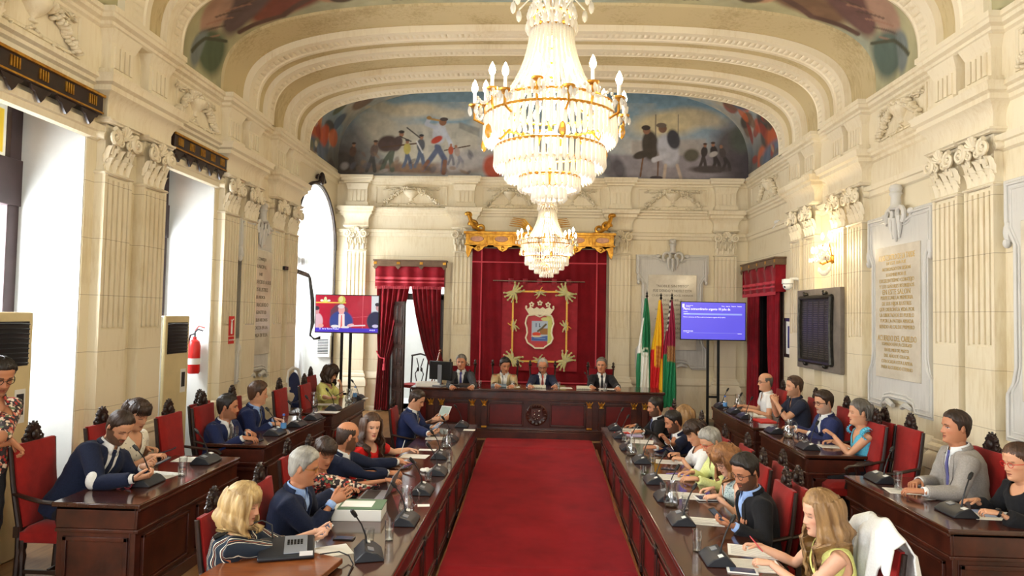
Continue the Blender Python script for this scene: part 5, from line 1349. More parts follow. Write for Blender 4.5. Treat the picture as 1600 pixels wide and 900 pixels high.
    if glasses:
        gm = {'dark': BLACK, 'red': CM['red'], 'gold': GOLD, 'thin': BLACKM}[glasses]; g = MB(gm); yo = .094
        for s in (-1, 1):
            g.tube([H+hm @ (v3(s*.033+.023*math.cos(a_), yo-.006*abs(math.cos(a_)), .0+.0165*math.sin(a_))*hs) for a_ in np.linspace(0, 2*PI, 17)], .0018 if glasses != 'dark' else .0026, 5, cap=False)
            g.tube([H+hm @ (v3(s*.057, yo-.008, .006)*hs), H+hm @ (v3(s*.078, .04, .006)*hs), H+hm @ (v3(s*.081, -.01, .006)*hs), H+hm @ (v3(s*.08, -.025, -.01)*hs)], .002 if glasses != 'dark' else .003, 5)
        g.tube([H+hm @ (v3(-.011, yo+.002, .004)*hs), H+hm @ (v3(0, yo+.006, .008)*hs), H+hm @ (v3(.011, yo+.002, .004)*hs)], .002, 5)
        place(g, 'glasses')
    if extra == 'sunglasses_on_head':
        g = MB(BLACK)
        for s in (-1, 1): g.ball(H+hm @ v3(s*.035, .058, .118), (.028, .006, .02), 12, 6, hm @ Matrix.Rotation(R(-50), 3, 'X')); g.tube([H+hm @ v3(s*.06, .05, .115), H+hm @ v3(s*.086, -.02, .05)], .0025, 5)
        place(g, 'sunglasses')
    if extra == 'watch' or (rh.get('watch') or lh.get('watch')):
        s = 1 if rh.get('watch') else -1; sh, el, w_ = arms[s]; d_ = (w_-el).normalized(); g = MB(BLACK); a_ = d_.orthogonal().normalized(); b2 = d_.cross(a_)
        g.tube([w_-d_*.012, w_+d_*.010], [.031*ak, .029*ak], 14, cap=False); g.ball(w_+up*.028, (.018, .018, .006), 12, 6); o = place(g, 'wristwatch')
    return dict(root=root, fr=fr, N=N, arms=arms, r=r, f=f, u=u, place=place, hm=hm, H=H, jb=locals().get('jb'), on=on, ak=ak)
# ================================================================ the people at the session
CAST = []
def sit(label, head, yaw, chair_label=None, cyaw=None, cgroup=None, cz=None, back=.06, cdy=0, cdx=0, **k):
    info = person(label, head, yaw, **k); CAST.append(info)
    if chair_label:
        cy = yaw if cyaw is None else cyaw; fw = v3(math.cos(R(cy)), math.sin(R(cy)), 0); p = info['root'].location
        chair(p.x-fw.x*back+cdx, p.y-fw.y*back+cdy, k.get('floor', 0), R(cy-90), chair_label, cgroup, pres=k.get('floor', 0) == .3)
    return info
# --- left, raised side desks
I = sit('person standing at the left edge in glasses and a dark floral short-sleeved shirt', PX(-2, 588, -3.95), -15, hyaw=-25, hpitch=22, floor=.2, stand=True, lean=12, top='shirtopen', tcol='floral', hcol='black', hair='short', glasses='dark', beard='stubble', skin='tan', rw=PX(20, 690, -3.72), lw=PX(-20, 700, -3.6), lh={'curl': .6}, rh={'curl': .7, 'd': (.3, .5, -.6)})
I = sit('person in navy suit with white elbow patches looking down at a phone, front left', PX(187, 667, -3.42), -12, 'red upholstered armchair with carved crest, of the man with elbow patches', 0, cdy=-.12, cdx=-.05, hyaw=-22, hpitch=34, floor=.2, lean=24, side=-22, tcol='navy', tie='navy', shirt='white', hcol='darkbrown', hair='crop', beard='full', skin='mid',
        rw=PZ(210, 748, 1.03), lw=PZ(224, 729, 1.03), rh={'curl': .75, 'd': (.9, .35, .1), 'n': (.1, .5, .8), 'watch': 1}, lh={'curl': .7, 'd': (.9, -.3, .1), 'n': (.1, -.6, .8)}, size=1.08, vox=.009)
# white oval elbow patch
sh, el, w_ = I['arms'][1]; d_ = (el-sh).normalized(); nn = (CAM-el); nn = (nn-nn.dot((w_-el).normalized())*(w_-el).normalized()).normalized()
mb = MB(FAB.get('white')); c_ = el+(sh-el)*.12
ax_ = ((w_-el).normalized()*.4-d_*.9).normalized(); bx_ = nn.cross(ax_).normalized(); Mx = Matrix((ax_, bx_, ax_.cross(bx_))).transposed()
mb.ball(c_+Vector((-.012, -.03, .0)), (.075, .05, .055), 16, 10, Mx); I['place'](mb, 'elbow_patch')
sit('person in a white dotted V-neck blouse holding a phone, second seat on the left', PX(214, 648, -3.62), -8, 'red armchair with carved crest behind the woman in the dotted blouse', 0, hyaw=-14, hpitch=24, floor=.2, sex='f', lean=14, top='blouse', neckline='v', tcol='polka', hcol='darkbrown', hair='pixie', skin='mid', extra='fringe',
    rw=PZ(238, 712, 1.04), lw=PZ(232, 700, 1.06), rh={'curl': .6, 'd': (.9, .2, .1)}, lh={'curl': .6, 'd': (.9, -.2, .05)}, vox=.01)
sit('person in blue suit and grey tie looking across, hands on a small black device', PX(356, 636, -3.40), -12, 'red armchair behind the nearer of the two men in blue suits', 0, hyaw=14, hpitch=4, floor=.2, lean=14, tcol='blue', tie='greytie', shirt='white', hcol='black', hair='short', beard='stubble', skin='tan', gaze='open',
    rw=PZ(381, 684, 1.0), lw=PZ(388, 674, 1.0), rh={'curl': .4, 'd': (1, .15, -.05)}, lh={'curl': .5, 'd': (.8, -.5, -.1)})
sit('person with tousled brown hair in blue suit turned away, second blue suit at left', PX(403, 615, -3.36), 2, 'red armchair behind the brown-haired man in blue suit', 0, hyaw=34, hpitch=6, floor=.2, lean=14, tcol='blue', tie='darktie', shirt='lightblue', hcol='brown', hair='full', skin='mid',
    rw=PZ(424, 662, 1.01), lw=PZ(430, 655, 1.02), rh={'curl': .5, 'd': (1, .2, 0)}, lh={'curl': .5, 'd': (.9, -.2, 0)})
h = PX(517, 583, -3.38)
sit('person in a pale yellow blouse resting chin on hand while reading a phone', h, -6, 'red armchair with carved crest of the woman in the yellow blouse', 0, hyaw=-6, hpitch=32, floor=.2, sex='f', lean=14, top='blouse', neckline='elbow', tcol='yellow', hcol='darkbrown', hair='bob', skin='mid',
    rw=PZ(514, 622, 1.06), lw=h+v3(.16, .06, -.2), rh={'curl': .7, 'd': (.9, .2, .2)}, lh={'curl': .9, 'd': (-.25, -.1, .9), 'n': (-.9, 0, .2)})
# --- left, inner bench
sit('person with wavy blonde hair in a dark striped blouse, front of left bench', PX(380, 788, -1.86), -2, 'red armchair of the blonde woman at the bottom left', 0, cdy=.1, cdx=.04, hyaw=4, hpitch=14, sex='f', lean=10, top='blouse', neckline='elbow', tcol='stripes', hcol='blonde', hair='bob', skin='fair', extra='fringe', hs=1.03,
    rw=PZ(486, 843, .84), lw=PZ(496, 830, .85), rh={'curl': .6, 'd': (.9, .3, .1), 'n': (0, .4, .8)}, lh={'curl': .6, 'd': (.9, -.2, .1), 'n': (0, -.4, .8)}, vox=.009)
sit('person with grey hair and thin glasses in navy blazer gesturing with one hand', PX(475, 730, -1.76), 0, 'red armchair behind the grey-haired man in the navy blazer', 0, hyaw=10, hpitch=12, lean=16, tcol='navy', shirt='lightblue', hcol='grey', hair='full', glasses='gold', skin='tan', size=1.05, hs=1.1,
    rw=PZ(520, 784, .90), lw=PZ(520, 768, .82), rh={'curl': .15, 'd': (.75, .35, .45), 'n': (.2, .9, .2), 'spread': .3, 't': .1}, lh={'curl': .3}, vox=.009)
sit('person with dark hair up in a multicoloured floral blouse reaching over the desk', PX(507, 707, -1.9), -12, 'red armchair behind the woman in the floral blouse', 0, hyaw=-42, hpitch=26, sex='f', lean=20, top='blouse', neckline='long', tcol='floral', hcol='darkbrown', hair='bun', extra='fringe', skin='tan', gaze='down',
    rw=PZ(606, 750, .82), lw=PZ(546, 764, .8), rh={'curl': .3, 'd': (1, .1, -.05)}, vox=.0105)
sit('person with shaved bald head and dark beard in navy blazer seen from behind', PX(543, 682, -1.78), 6, 'red armchair of the bald man beside the woman in red', 0, hyaw=42, hpitch=10, lean=18, tcol='navy', shirt='white', hcol='darkbrown', hair='bald', beard='full', skin='tan',
    rw=PZ(606, 739, .80), lw=PZ(622, 722, .8), rh={'curl': .55, 'd': (1, .15, .05), 'watch': 1})
sit('person with long straight brown hair in a bright red dress, writing', PX(580, 668, -1.74), -24, 'tall red armchair with carved crest behind the woman in red', 0, hyaw=-52, hpitch=2, hroll=-6, sex='f', lean=12, top='dress', tcol='red', hcol='brown', hair='long', neckline='vlong', gaze='open', extra='redlips', skin='fair',
    rw=PZ(616, 717, .80), lw=PZ(640, 702, .79), rh={'curl': .7, 'd': (.9, .3, -.1)}, lh={'curl': .6, 'd': (1, .0, -.05)})
sit('person in dark blue suit reading a tablet phone near the far end of left bench', PX(651, 625, -1.66), -6, 'red armchair of the suited man at the far end of the left bench', 0, hyaw=-8, hpitch=24, lean=14, tcol='blue', tie='darktie', shirt='white', hcol='darkbrown', hair='short', skin='mid',
    rw=PZ(671, 678, .81), lw=PZ(676, 668, .82), rh={'curl': .6, 'd': (.9, .2, .1), 'n': (.1, .4, .8)}, lh={'curl': .6, 'd': (.9, -.2, .1), 'n': (.1, -.4, .8)})
sit('person in black sleeves holding up a white tablet, hidden behind the suited man', PX(652, 622, -1.92), 6, None, hyaw=6, hpitch=20, lean=14, sex='f', top='shirt', tcol='black', hcol='black', hair='crop', skin='mid',
    rw=PZ(691, 656, .86), lw=PZ(678, 655, .9), rh={'curl': .6, 'd': (.9, .3, .3), 'n': (0, .8, .3)}, lh={'curl': .6, 'd': (.9, -.1, .2), 'n': (0, -.6, .5)})
# --- presidential table
PT = 1.12
def pres(label, px, py, Y, hyaw, hpitch, wl_, wr_, cl, **k):
    sit(label, PY(px, py, Y), -90, cl, -90, 'carved armchairs of the presidential table', hyaw=hyaw, hpitch=hpitch, floor=.3, lw=PZ(*wl_, PT+.04), rw=PZ(*wr_, PT+.04), **k)
pres('person in charcoal suit and violet tie beside the computer monitor', 721, 566, 12.5, -93, 4, (738, 604), (706, 604), 'carved armchair of the man beside the monitor', tcol='charcoal', tie='purple', hcol='darkgrey', hair='short', skin='tan', gaze='open', lean=4)
pres('person with black hair in tan jacket and open white shirt at the head table', 789, 571, 12.5, -68, 16, (800, 603), (776, 602), 'carved armchair of the man in the tan jacket', tcol='tan', hcol='black', hair='quiff', skin='tan', lean=12)
pres('person with thin grey hair, glasses and red tie reading papers at the head table', 848, 572, 12.5, -92, 22, (868, 603), (828, 603), 'tall carved armchair of the man with the red tie', tcol='deepblue', tie='redtie', hcol='grey', hair='recede', glasses='thin', skin='tan', lean=8)
pres('person in black suit with dark tie at the right end of the head table', 940, 571, 12.5, -104, 2, (966, 606), (924, 604), 'carved armchair at the right end of the head table', tcol='black', tie='darktie', hcol='darkgrey', hair='short', skin='tan', gaze='open', lean=4, lh={'curl': .6})
# --- right, inner bench (facing the aisle)
sit('person with black beard in black suit sorting papers at far end of right bench', PX(1024, 636, 1.72), 180, 'red armchair at the far end of the right bench', 180, hyaw=184, hpitch=8, lean=10, tcol='black', tie='bluetie', shirt='white', hcol='black', hair='short', beard='full', skin='tan',
    rw=PZ(992, 665, .79), lw=PZ(1003, 674, .79), rh={'curl': .3, 'd': (-1, 0, 0)}, lh={'curl': .4, 'd': (-1, .1, 0), 'watch': 1})
sit('person with light brown hair partly hidden behind the man in the dark blue suit', PX(1069, 650, 2.02), 180, None, hyaw=170, hpitch=4, lean=4, sex='f', top='blouse', tcol='cream', hcol='lightbrown', hair='bob', skin='fair')
sit('person with full black beard in dark blue suit leaning on the right bench', PX(1052, 659, 1.74), 180, 'red armchair of the bearded man in dark blue', 180, hyaw=186, hpitch=18, lean=20, tcol='deepblue', shirt='white', hcol='black', hair='short', beard='full', skin='tan',
    rw=PZ(1043, 690, .92), lw=PZ(1022, 699, .80), rh={'curl': .7, 'd': (-.5, 0, .7)}, lh={'curl': .6, 'd': (-1, .3, 0)})
sit('person with short dark auburn hair in a white blouse looking down at a phone', PX(1086, 676, 1.76), 180, 'red armchair behind the woman in the white blouse', 180, hyaw=188, hpitch=32, lean=14, sex='f', top='blouse', tcol='white', hcol='darkbrown', hair='pixie', skin='mid', extra='fringe',
    rw=PZ(1058, 709, .84), lw=PZ(1066, 717, .82), rh={'curl': .7, 'd': (-.9, -.1, .1)}, lh={'curl': .6, 'd': (-.9, .3, .1)})
sit('person with grey hair and red glasses in a pale yellow-green shirt', PX(1111, 690, 1.8), 180, 'red armchair of the man in the yellow-green shirt', 180, hyaw=196, hpitch=30, lean=20, top='shirt', tcol='lime', hcol='grey', hair='full', glasses='red', skin='mid',
    rw=PZ(1080, 738, .80), lw=PZ(1086, 748, .80), rh={'curl': .5, 'd': (-1, 0, 0)}, lh={'curl': .5, 'd': (-1, .2, 0)})
sit('person with reddish blonde hair and glasses in a sleeveless teal dotted top', PX(1134, 718, 1.72), 182, 'red armchair of the woman in the teal dotted top', 180, hyaw=200, hpitch=34, lean=16, sex='f', top='sleeveless', tcol='teal', hcol='red', hair='bob', glasses='thin', skin='fair',
    rw=PZ(1112, 763, .80), lw=PZ(1120, 775, .80), rh={'curl': .5, 'd': (-1, 0, -.1)}, lh={'curl': .5, 'd': (-1, .1, -.1)})
sit('person with black beard and glasses in black jacket looking at a phone, right bench', PX(1165, 737, 1.66), 184, 'red armchair behind the bearded man in the black jacket', 180, hyaw=208, hpitch=20, lean=14, tcol='black', shirt='lightblue', hcol='black', hair='quiff', beard='full', glasses='thin', skin='tan', size=1.04,
    rw=PZ(1178, 803, .82), lw=PZ(1146, 822, .81), rh={'curl': .4, 'd': (-.8, -.5, -.1)}, lh={'curl': .6, 'd': (-.95, .1, .15), 'n': (0, .3, .9)}, vox=.009)
sit('person with long light brown hair in a sleeveless yellow top, bottom right', PX(1283, 803, 1.78), 178, None, hyaw=180, hpitch=10, lean=12, sex='f', top='sleeveless', tcol='yellow', hcol='lightbrown', hair='long', skin='fair',
    rw=PZ(1184, 852, .83), lw=PZ(1203, 880, .82), rh={'curl': .8, 'd': (-.9, .0, .1), 'n': (0, -.3, -.9)}, lh={'curl': .8, 'd': (-.9, .3, .05)}, vox=.009)
# --- right, raised side desks
sit('person with bald head and glasses in a white shirt, far end of raised right desks', PX(1196, 597, 3.48), 180, 'red armchair of the bald man in the white shirt', 180, hyaw=184, hpitch=2, floor=.2, lean=8, top='polo', tcol='white', hcol='darkgrey', hair='bald', glasses='thin', skin='mid',
    rw=PZ(1160, 634, 1.0), lw=PZ(1174, 641, 1.0))
h = PX(1241, 604, 3.5)
sit('person in navy polo shirt with sunglasses on his head, hands joined before his chin', h, 180, 'dark carved armchair behind the man in the navy polo shirt', 180, hyaw=182, hpitch=2, floor=.2, lean=10, top='polo', tcol='navypolo', hcol='brown', hair='short', extra='sunglasses_on_head', skin='mid', beard='stubble', belly=.02,
    rw=h+v3(-.27, .06, -.20), lw=h+v3(-.27, -.07, -.21), rh={'curl': .9, 'd': (-.15, -.5, .8), 'n': (0, -.8, -.3)}, lh={'curl': .9, 'd': (-.15, .5, .8), 'n': (0, .8, -.3)}, lpole=(-.3, -.3, -1), rpole=(-.3, .3, -1))
sit('person with grey beard and dark glasses in blue suit and open white shirt', PX(1287, 629, 3.5), 182, 'red armchair behind the man in blue suit on the right', 180, hyaw=190, hpitch=8, floor=.2, lean=10, tcol='midblue', shirt='white', hcol='darkbrown', hair='full', beard='grey', glasses='dark', skin='mid', belly=.02,
    rw=PZ(1240, 668, 1.0), lw=PZ(1262, 676, 1.0))
sit('person with short grey hair in a turquoise frilled sleeveless top', PX(1343, 645, 3.46), 178, 'red armchair behind the woman in turquoise', 180, hyaw=172, hpitch=2, floor=.2, lean=8, sex='f', top='sleeveless', tcol='turq', hcol='darkgrey', hair='pixie', skin='mid', belly=.02,
    rw=PZ(1300, 689, 1.0), lw=PZ(1302, 680, 1.12), rh={'curl': .5, 'd': (-1, 0, 0)}, lh={'curl': .7, 'd': (-.6, .3, .5)})
sit('person in light grey suit and white shirt with hands together on the desk', PX(1493, 668, 3.52), 176, 'red armchair behind the man in the light grey suit', 180, hyaw=178, hpitch=0, floor=.2, lean=10, tcol='grey', shirt='white', tie='purple', hcol='darkbrown', hair='short', skin='tan', gaze='open', belly=.03, size=1.06,
    rw=PZ(1434, 752, 1.01), lw=PZ(1441, 768, 1.01), rh={'curl': .6, 'd': (-.7, -.6, 0)}, lh={'curl': .5, 'd': (-.8, .5, 0)}, vox=.0095)
sit('person in black cardigan with pink glasses at the right edge, holding papers', PX(1592, 722, 3.56), 180, 'red armchair at the right edge behind the woman in black', 180, hyaw=186, hpitch=10, floor=.2, lean=12, sex='f', top='blouse', neckline='long', tcol='black', hcol='brown', hair='pony', glasses='red', skin='mid',
    rw=PZ(1524, 781, 1.02), lw=PZ(1560, 802, 1.03), rh={'curl': .3, 'd': (-1, -.1, 0), 'spread': .3}, lh={'curl': .6, 'd': (-.9, .4, .1), 'watch': 1})
# --- empty chairs the photo shows
for (px, py, z, rz, lab) in [(264, 650, 1.28, -90, 'empty red armchair with carved crest between the dotted blouse and the blue suit'), (312, 632, 1.28, -90, 'empty red armchair left of the nearer man in the blue suit'), (437, 610, 1.28, -90, 'empty red armchair behind the glasses, right of the brown-haired man'), (476, 602, 1.28, -90, 'red armchair seen edge-on just left of the yellow blouse'),
                             (1422, 672, 1.28, 90, 'empty red armchair with carved crest left of the man in grey'), (1368, 668, 1.25, 90, 'red armchair behind the grey-haired woman, mostly hidden'),
                             (1222, 722, 1.08, 90, 'empty red armchair on the right bench, farther of two'), (1246, 750, 1.08, 90, 'empty red armchair on the right bench, nearer of two behind the black jacket')]:
    p = PZ(px, py, z); fw = v3(1 if rz < 0 else -1, 0, 0)
    chair(p.x+fw.x*.11, p.y, .2 if z > 1.2 else 0, R(rz), lab)
p = PX(1345, 880, 1.95)
wc = chair(1.98, 4.22, 0, R(90), 'armchair with a white jacket hung over its back, bottom right')

for ch in list(wc.children):
    if ch.name.startswith('carved_crest'): bpy.data.objects.remove(ch)
# ================================================================ end wall
root = thing('crimson_backdrop', 'large dark crimson cloth hanging behind the head table', 'wall hanging', (0, YB-.2, 0))
mb = MB(BACKDROP)
def bf(u, v): return (-1.4+2.8*u, .02+.012*math.sin(u*46)*.5+.006*math.sin(u*90+v*5), .35+3.4*v)
mb.grid(140, 10, bf); mb.box(-1.4, 1.4, .05, .08, .35, 3.75); mb.build('cloth', root, smooth=180)
mb = MB(BRAID)
for x in (-1.2, 1.2): mb.box(x-.013, x+.013, -.002, .004, .35, 3.75)
for z in (3.46, .98): mb.box(-1.4, 1.4, -.004, .003, z-.013, z+.013)
mb.build('braid', root)
# gilded canopy cornice
root = thing('gilded_canopy', 'ornate gilded cornice with scrolls above the crimson backdrop', 'canopy', (0, YB-.25, 0))
mb = MB(GOLD)
z0, z1 = 3.78, 4.04
mb.box(-1.5, 1.5, -.25, .2, z0, z1); mb.box(-1.55, 1.55, -.3, .2, z1-.03, z1+.02); mb.box(-1.53, 1.53, -.28, .2, z0, z0+.03); mb.box(-1.52, 1.52, -.27, .2, z1-.08, z1-.06)
for x in (-1.47, -1.1, -.98, -.58, -.5, .5, .58, .98, 1.1, 1.47):
    mb.box(x-.035, x+.035, -.285, .0, z0+.02, z1-.03)
    for i in range(3): mb.box(x-.025+i*.02, x-.013+i*.02, -.292, -.28, z0+.05, z1-.07)
n = 6
for i in range(n):
    c = -1.5+3.0*(i+.5)/n
    mb.prism([(c-.2, z0), (c-.17, z0-.03), (c-.12, z0-.035), (c-.08, z0-.09), (c, z0-.13), (c+.08, z0-.09), (c+.12, z0-.035), (c+.17, z0-.03), (c+.2, z0)], -.26, -.22, lambda u, v, d: (u, d, v))
    mb.ball((c, -.265, z0-.06), (.04, .02, .045), 8, 6)
for s in (-1, 1):
    mb.prism([(s*1.5, z0), (s*1.5, z0-.16), (s*1.46, z0-.26), (s*1.42, z0-.2), (s*1.38, z0-.08), (s*1.3, z0-.04), (s*1.26, z0)], -.26, -.2, lambda u, v, d: (u, d, v))
mb.build('cornice', root, bevel=.004)
mb = MB(mat('pink_marble_inlay', (206, 150, 120), .4, var=.15, scale=20))
for x in (-1.28, -.78, -.28, .28, .78, 1.28): mb.lathe([(0, 0), (.14, 0), (.13, .012), (0, .012)], (x, -.252, (z0+z1)/2), 24, Matrix.Rotation(PI/2, 3, 'X') @ Matrix.Diagonal((1, .42, 1)))
mb.build('inlay_panel', root)
for s in (-1, 1):
    mb = MB(GOLD)
    for k, (cx, cz, r, t) in enumerate(((1.2, 4.13, .08, .03), (1.36, 4.2, .1, .035), (1.46, 4.4, .06, .03))):
        mb.tube([(s*(cx+math.cos(a)*r*(1-a/9)), -.2, cz+math.sin(a)*r*(1-a/9)) for a in np.linspace(0, 5.2, 18)], t, 7)
    mb.tube([(s*1.08, -.2, 4.05), (s*1.25, -.2, 4.1), (s*1.4, -.2, 4.22), (s*1.45, -.2, 4.38), (s*1.5, -.2, 4.44)], [.02, .035, .05, .04, .03], 8)
    mb.ball((s*1.49, -.22, 4.43), (.06, .04, .045), 10, 7); mb.build('corner_scroll', root)
mb = MB(GOLD)
for s in (-1, 1):
    for i in range(5):
        a = .3+i*.16; mb.tube([(s*.1, -.2, 4.08), (s*(.15+.28*math.cos(a)), -.2, 4.1+.28*math.sin(a)), (s*(.22+.42*math.cos(a*.7)), -.2, 4.1+.3*math.sin(a*1.1))], [.02, .014, .006], 6)
mb.ball((0, -.2, 4.2), (.1, .04, .14), 12, 8); mb.build('centre_crest', root)

# tapestry with the coat of arms
root = thing('coat_of_arms_tapestry', 'red tapestry with a city coat of arms and gold floral border', 'tapestry', (.03, YB-.24, 0), group=None)
V_ = mat('tapestry_red', (150, 22, 38), .85, col2=(132, 16, 30), scale=8, sheen=.3)
TPZ = lambda v: 1.36+v
mb = MB(V_); mb.grid(40, 30, lambda u, v: (-.78+1.56*u, .0+.006*math.sin(u*30), 1.22+1.82*v)); mb.box(-.78, .78, .012, .02, 1.22, 3.04)
for i in range(5): mb.box(-.66+i*.3, -.56+i*.3, -.012, .014, 3.0, 3.12)
mb.build('cloth', root, smooth=180)
mb = MB(CHROME); mb.tube([(-.98, -.01, 3.07), (.92, -.01, 3.07)], .012, 8); mb.build('rail', root)
mb = MB(GOLDFLAT)
for a, b, c, d in ((-.56, .56, 2.84, 2.875), (-.56, .56, 1.40, 1.435), (-.575, -.54, 1.4, 2.86), (.54, .575, 1.4, 2.86)): mb.box(a, b, -.02, -.008, c, d)
mb.build('gold_border', root)
SILK = mat('pale_gold_embroidery', (206, 196, 110), .6, var=.2, scale=40, col2=(170, 166, 140))
def spray(mb, x, z, ang, s, n=7, spread=2.6):
    for i in range(n):
        a = ang+(i-(n-1)/2)*spread/(n-1); l = s*(1.0-.25*abs(i-(n-1)/2)/(n/2))
        pts = [(x+math.cos(a+.25*k*(1 if i > n/2 else -1)*.6)*l*k/3, -.025, z+math.sin(a+.25*k*(1 if i > n/2 else -1)*.6)*l*k/3) for k in range(4)]
        mb.tube(pts, [.012*s/.15, .02*s/.15, .016*s/.15, .006], 6); mb.ball(pts[-1], .014*s/.15, 6, 4)
for x, z, a in ((-.56, 2.86, -.79), (.56, 2.86, -2.36), (-.56, 1.42, .79), (.56, 1.42, 2.36)):
    mb = MB(SILK); spray(mb, x, z, a, .24, 9, 3.4); mb.mat(GOLDFLAT); spray(mb, x, z, a, .17, 5, 1.6); mb.build('corner_flower', root)
for x, z, a in ((0, 2.86, -PI/2), (0, 1.42, PI/2), (-.56, 2.15, 0), (.56, 2.15, PI)):
    mb = MB(SILK); spray(mb, x, z, a, .15, 5, 2.0); mb.mat(GOLDFLAT); spray(mb, x, z, a+PI, .1, 3, 1.6); mb.build('edge_flower', root)
# the arms: crown, cartouche and shield field
IV = mat('ivory_silk', (236, 226, 196), .6, var=.06, scale=30)
mb = MB(IV)
prof = [(-.24, 2.36), (-.27, 2.3), (-.29, 2.2), (-.26, 2.1), (-.25, 2.0), (-.28, 1.9), (-.24, 1.8), (-.12, 1.72), (-.09, 1.69), (.09, 1.69), (.12, 1.72), (.24, 1.8), (.28, 1.9), (.25, 2.0), (.26, 2.1), (.29, 2.2), (.27, 2.3), (.24, 2.36), (.1, 2.38), (0, 2.34), (-.1, 2.38)]
mb.tube([(x, -.03, z) for x, z in prof+prof[:1]], .018, 6)
mb.prism([(-.22, 2.38), (.22, 2.38), (.31, 2.52), (.24, 2.5), (.2, 2.55), (.12, 2.5), (.06, 2.54), (0, 2.5), (-.06, 2.54), (-.12, 2.5), (-.2, 2.55), (-.24, 2.5), (-.31, 2.52)], -.03, -.01, lambda u, v, d: (u, d, v))
for x in (-.17, 0, .17):
    for i in range(5):
        a = 2*PI*i/5+.3; mb.ball((x+math.cos(a)*.035, -.03, 2.59+math.sin(a)*.035+(.03 if x == 0 else 0)), (.022, .01, .022), 8, 5)
for x in (-.28, .28): mb.ball((x, -.03, 2.54), (.022, .01, .03), 8, 5)
mb.build('crown_and_cartouche', root)
nu, nv = 70, 84; U, V = np.meshgrid(np.linspace(-.26, .26, nu), np.linspace(1.7, 2.38, nv))
cv = Canvas(U, V, (176, 60, 70)); cv.poly([(.17, 1.7), (.3, 1.7), (.3, 2.4), (.14, 2.4)], (190, 194, 110), .01); cv.ell(0, 2.31, .16, .05, (176, 60, 70)); cv.ell(.12, 2.29, .09, .04, (200, 200, 130))
cv.poly([(-.16, 1.84), (.17, 1.84), (.17, 2.25), (-.16, 2.25)], (170, 186, 206), .01); cv.poly([(-.16, 1.84), (.17, 1.84), (.17, 1.95), (.05, 1.93), (-.05, 1.96), (-.16, 1.95)], (66, 96, 160), .01)
cv.poly([(.0, 2.05), (.05, 2.1), (.17, 2.1), (.17, 1.97), (.02, 1.97)], (150, 104, 56), .01); cv.line([(-.03, 2.04), (.05, 2.1), (.13, 2.18)], .02, (96, 84, 60)); cv.ell(-.06, 1.98, .09, .04, (206, 70, 44)); cv.ell(-.06, 1.935, .11, .018, (220, 200, 160))
cv.line([(-.07, 2.2), (-.07, 2.13)], .008, (60, 70, 120)); cv.line([(0, 2.2), (0, 2.13), (.02, 2.13)], .007, (40, 50, 70)); cv.ell(0, 1.76, .09, .03, (180, 60, 50)); cv.line([(-.1, 1.9), (.12, 1.89)], .008, (120, 150, 200))
inside = np.zeros(U.shape, bool); n = len(prof)
for i in range(n):
    (x0, y0), (x1, y1) = prof[i], prof[(i+1) % n]
    with np.errstate(divide='ignore', invalid='ignore'): inside ^= ((y0 > V) != (y1 > V)) & (U < (x1-x0)*(V-y0)/((y1-y0) or 1e-9)+x0)
ARMS = mat('painted_arms', (200, 200, 200), .7, var=.06, scale=40, attr='Col')
mb = MB(ARMS); vs = [(float(U[j, i]), -.022, float(V[j, i])) for j in range(nv) for i in range(nu)]
fs = [(j*nu+i, j*nu+i+1, (j+1)*nu+i+1, (j+1)*nu+i) for j in range(nv-1) for i in range(nu-1) if inside[j, i] and inside[j+1, i+1]]
mb.add(vs, fs); me = mb.mesh('shield'); setcol(me, cv.c.reshape(-1, 3)); o = bpy.data.objects.new('shield', me); C.objects.link(o); o.parent = root

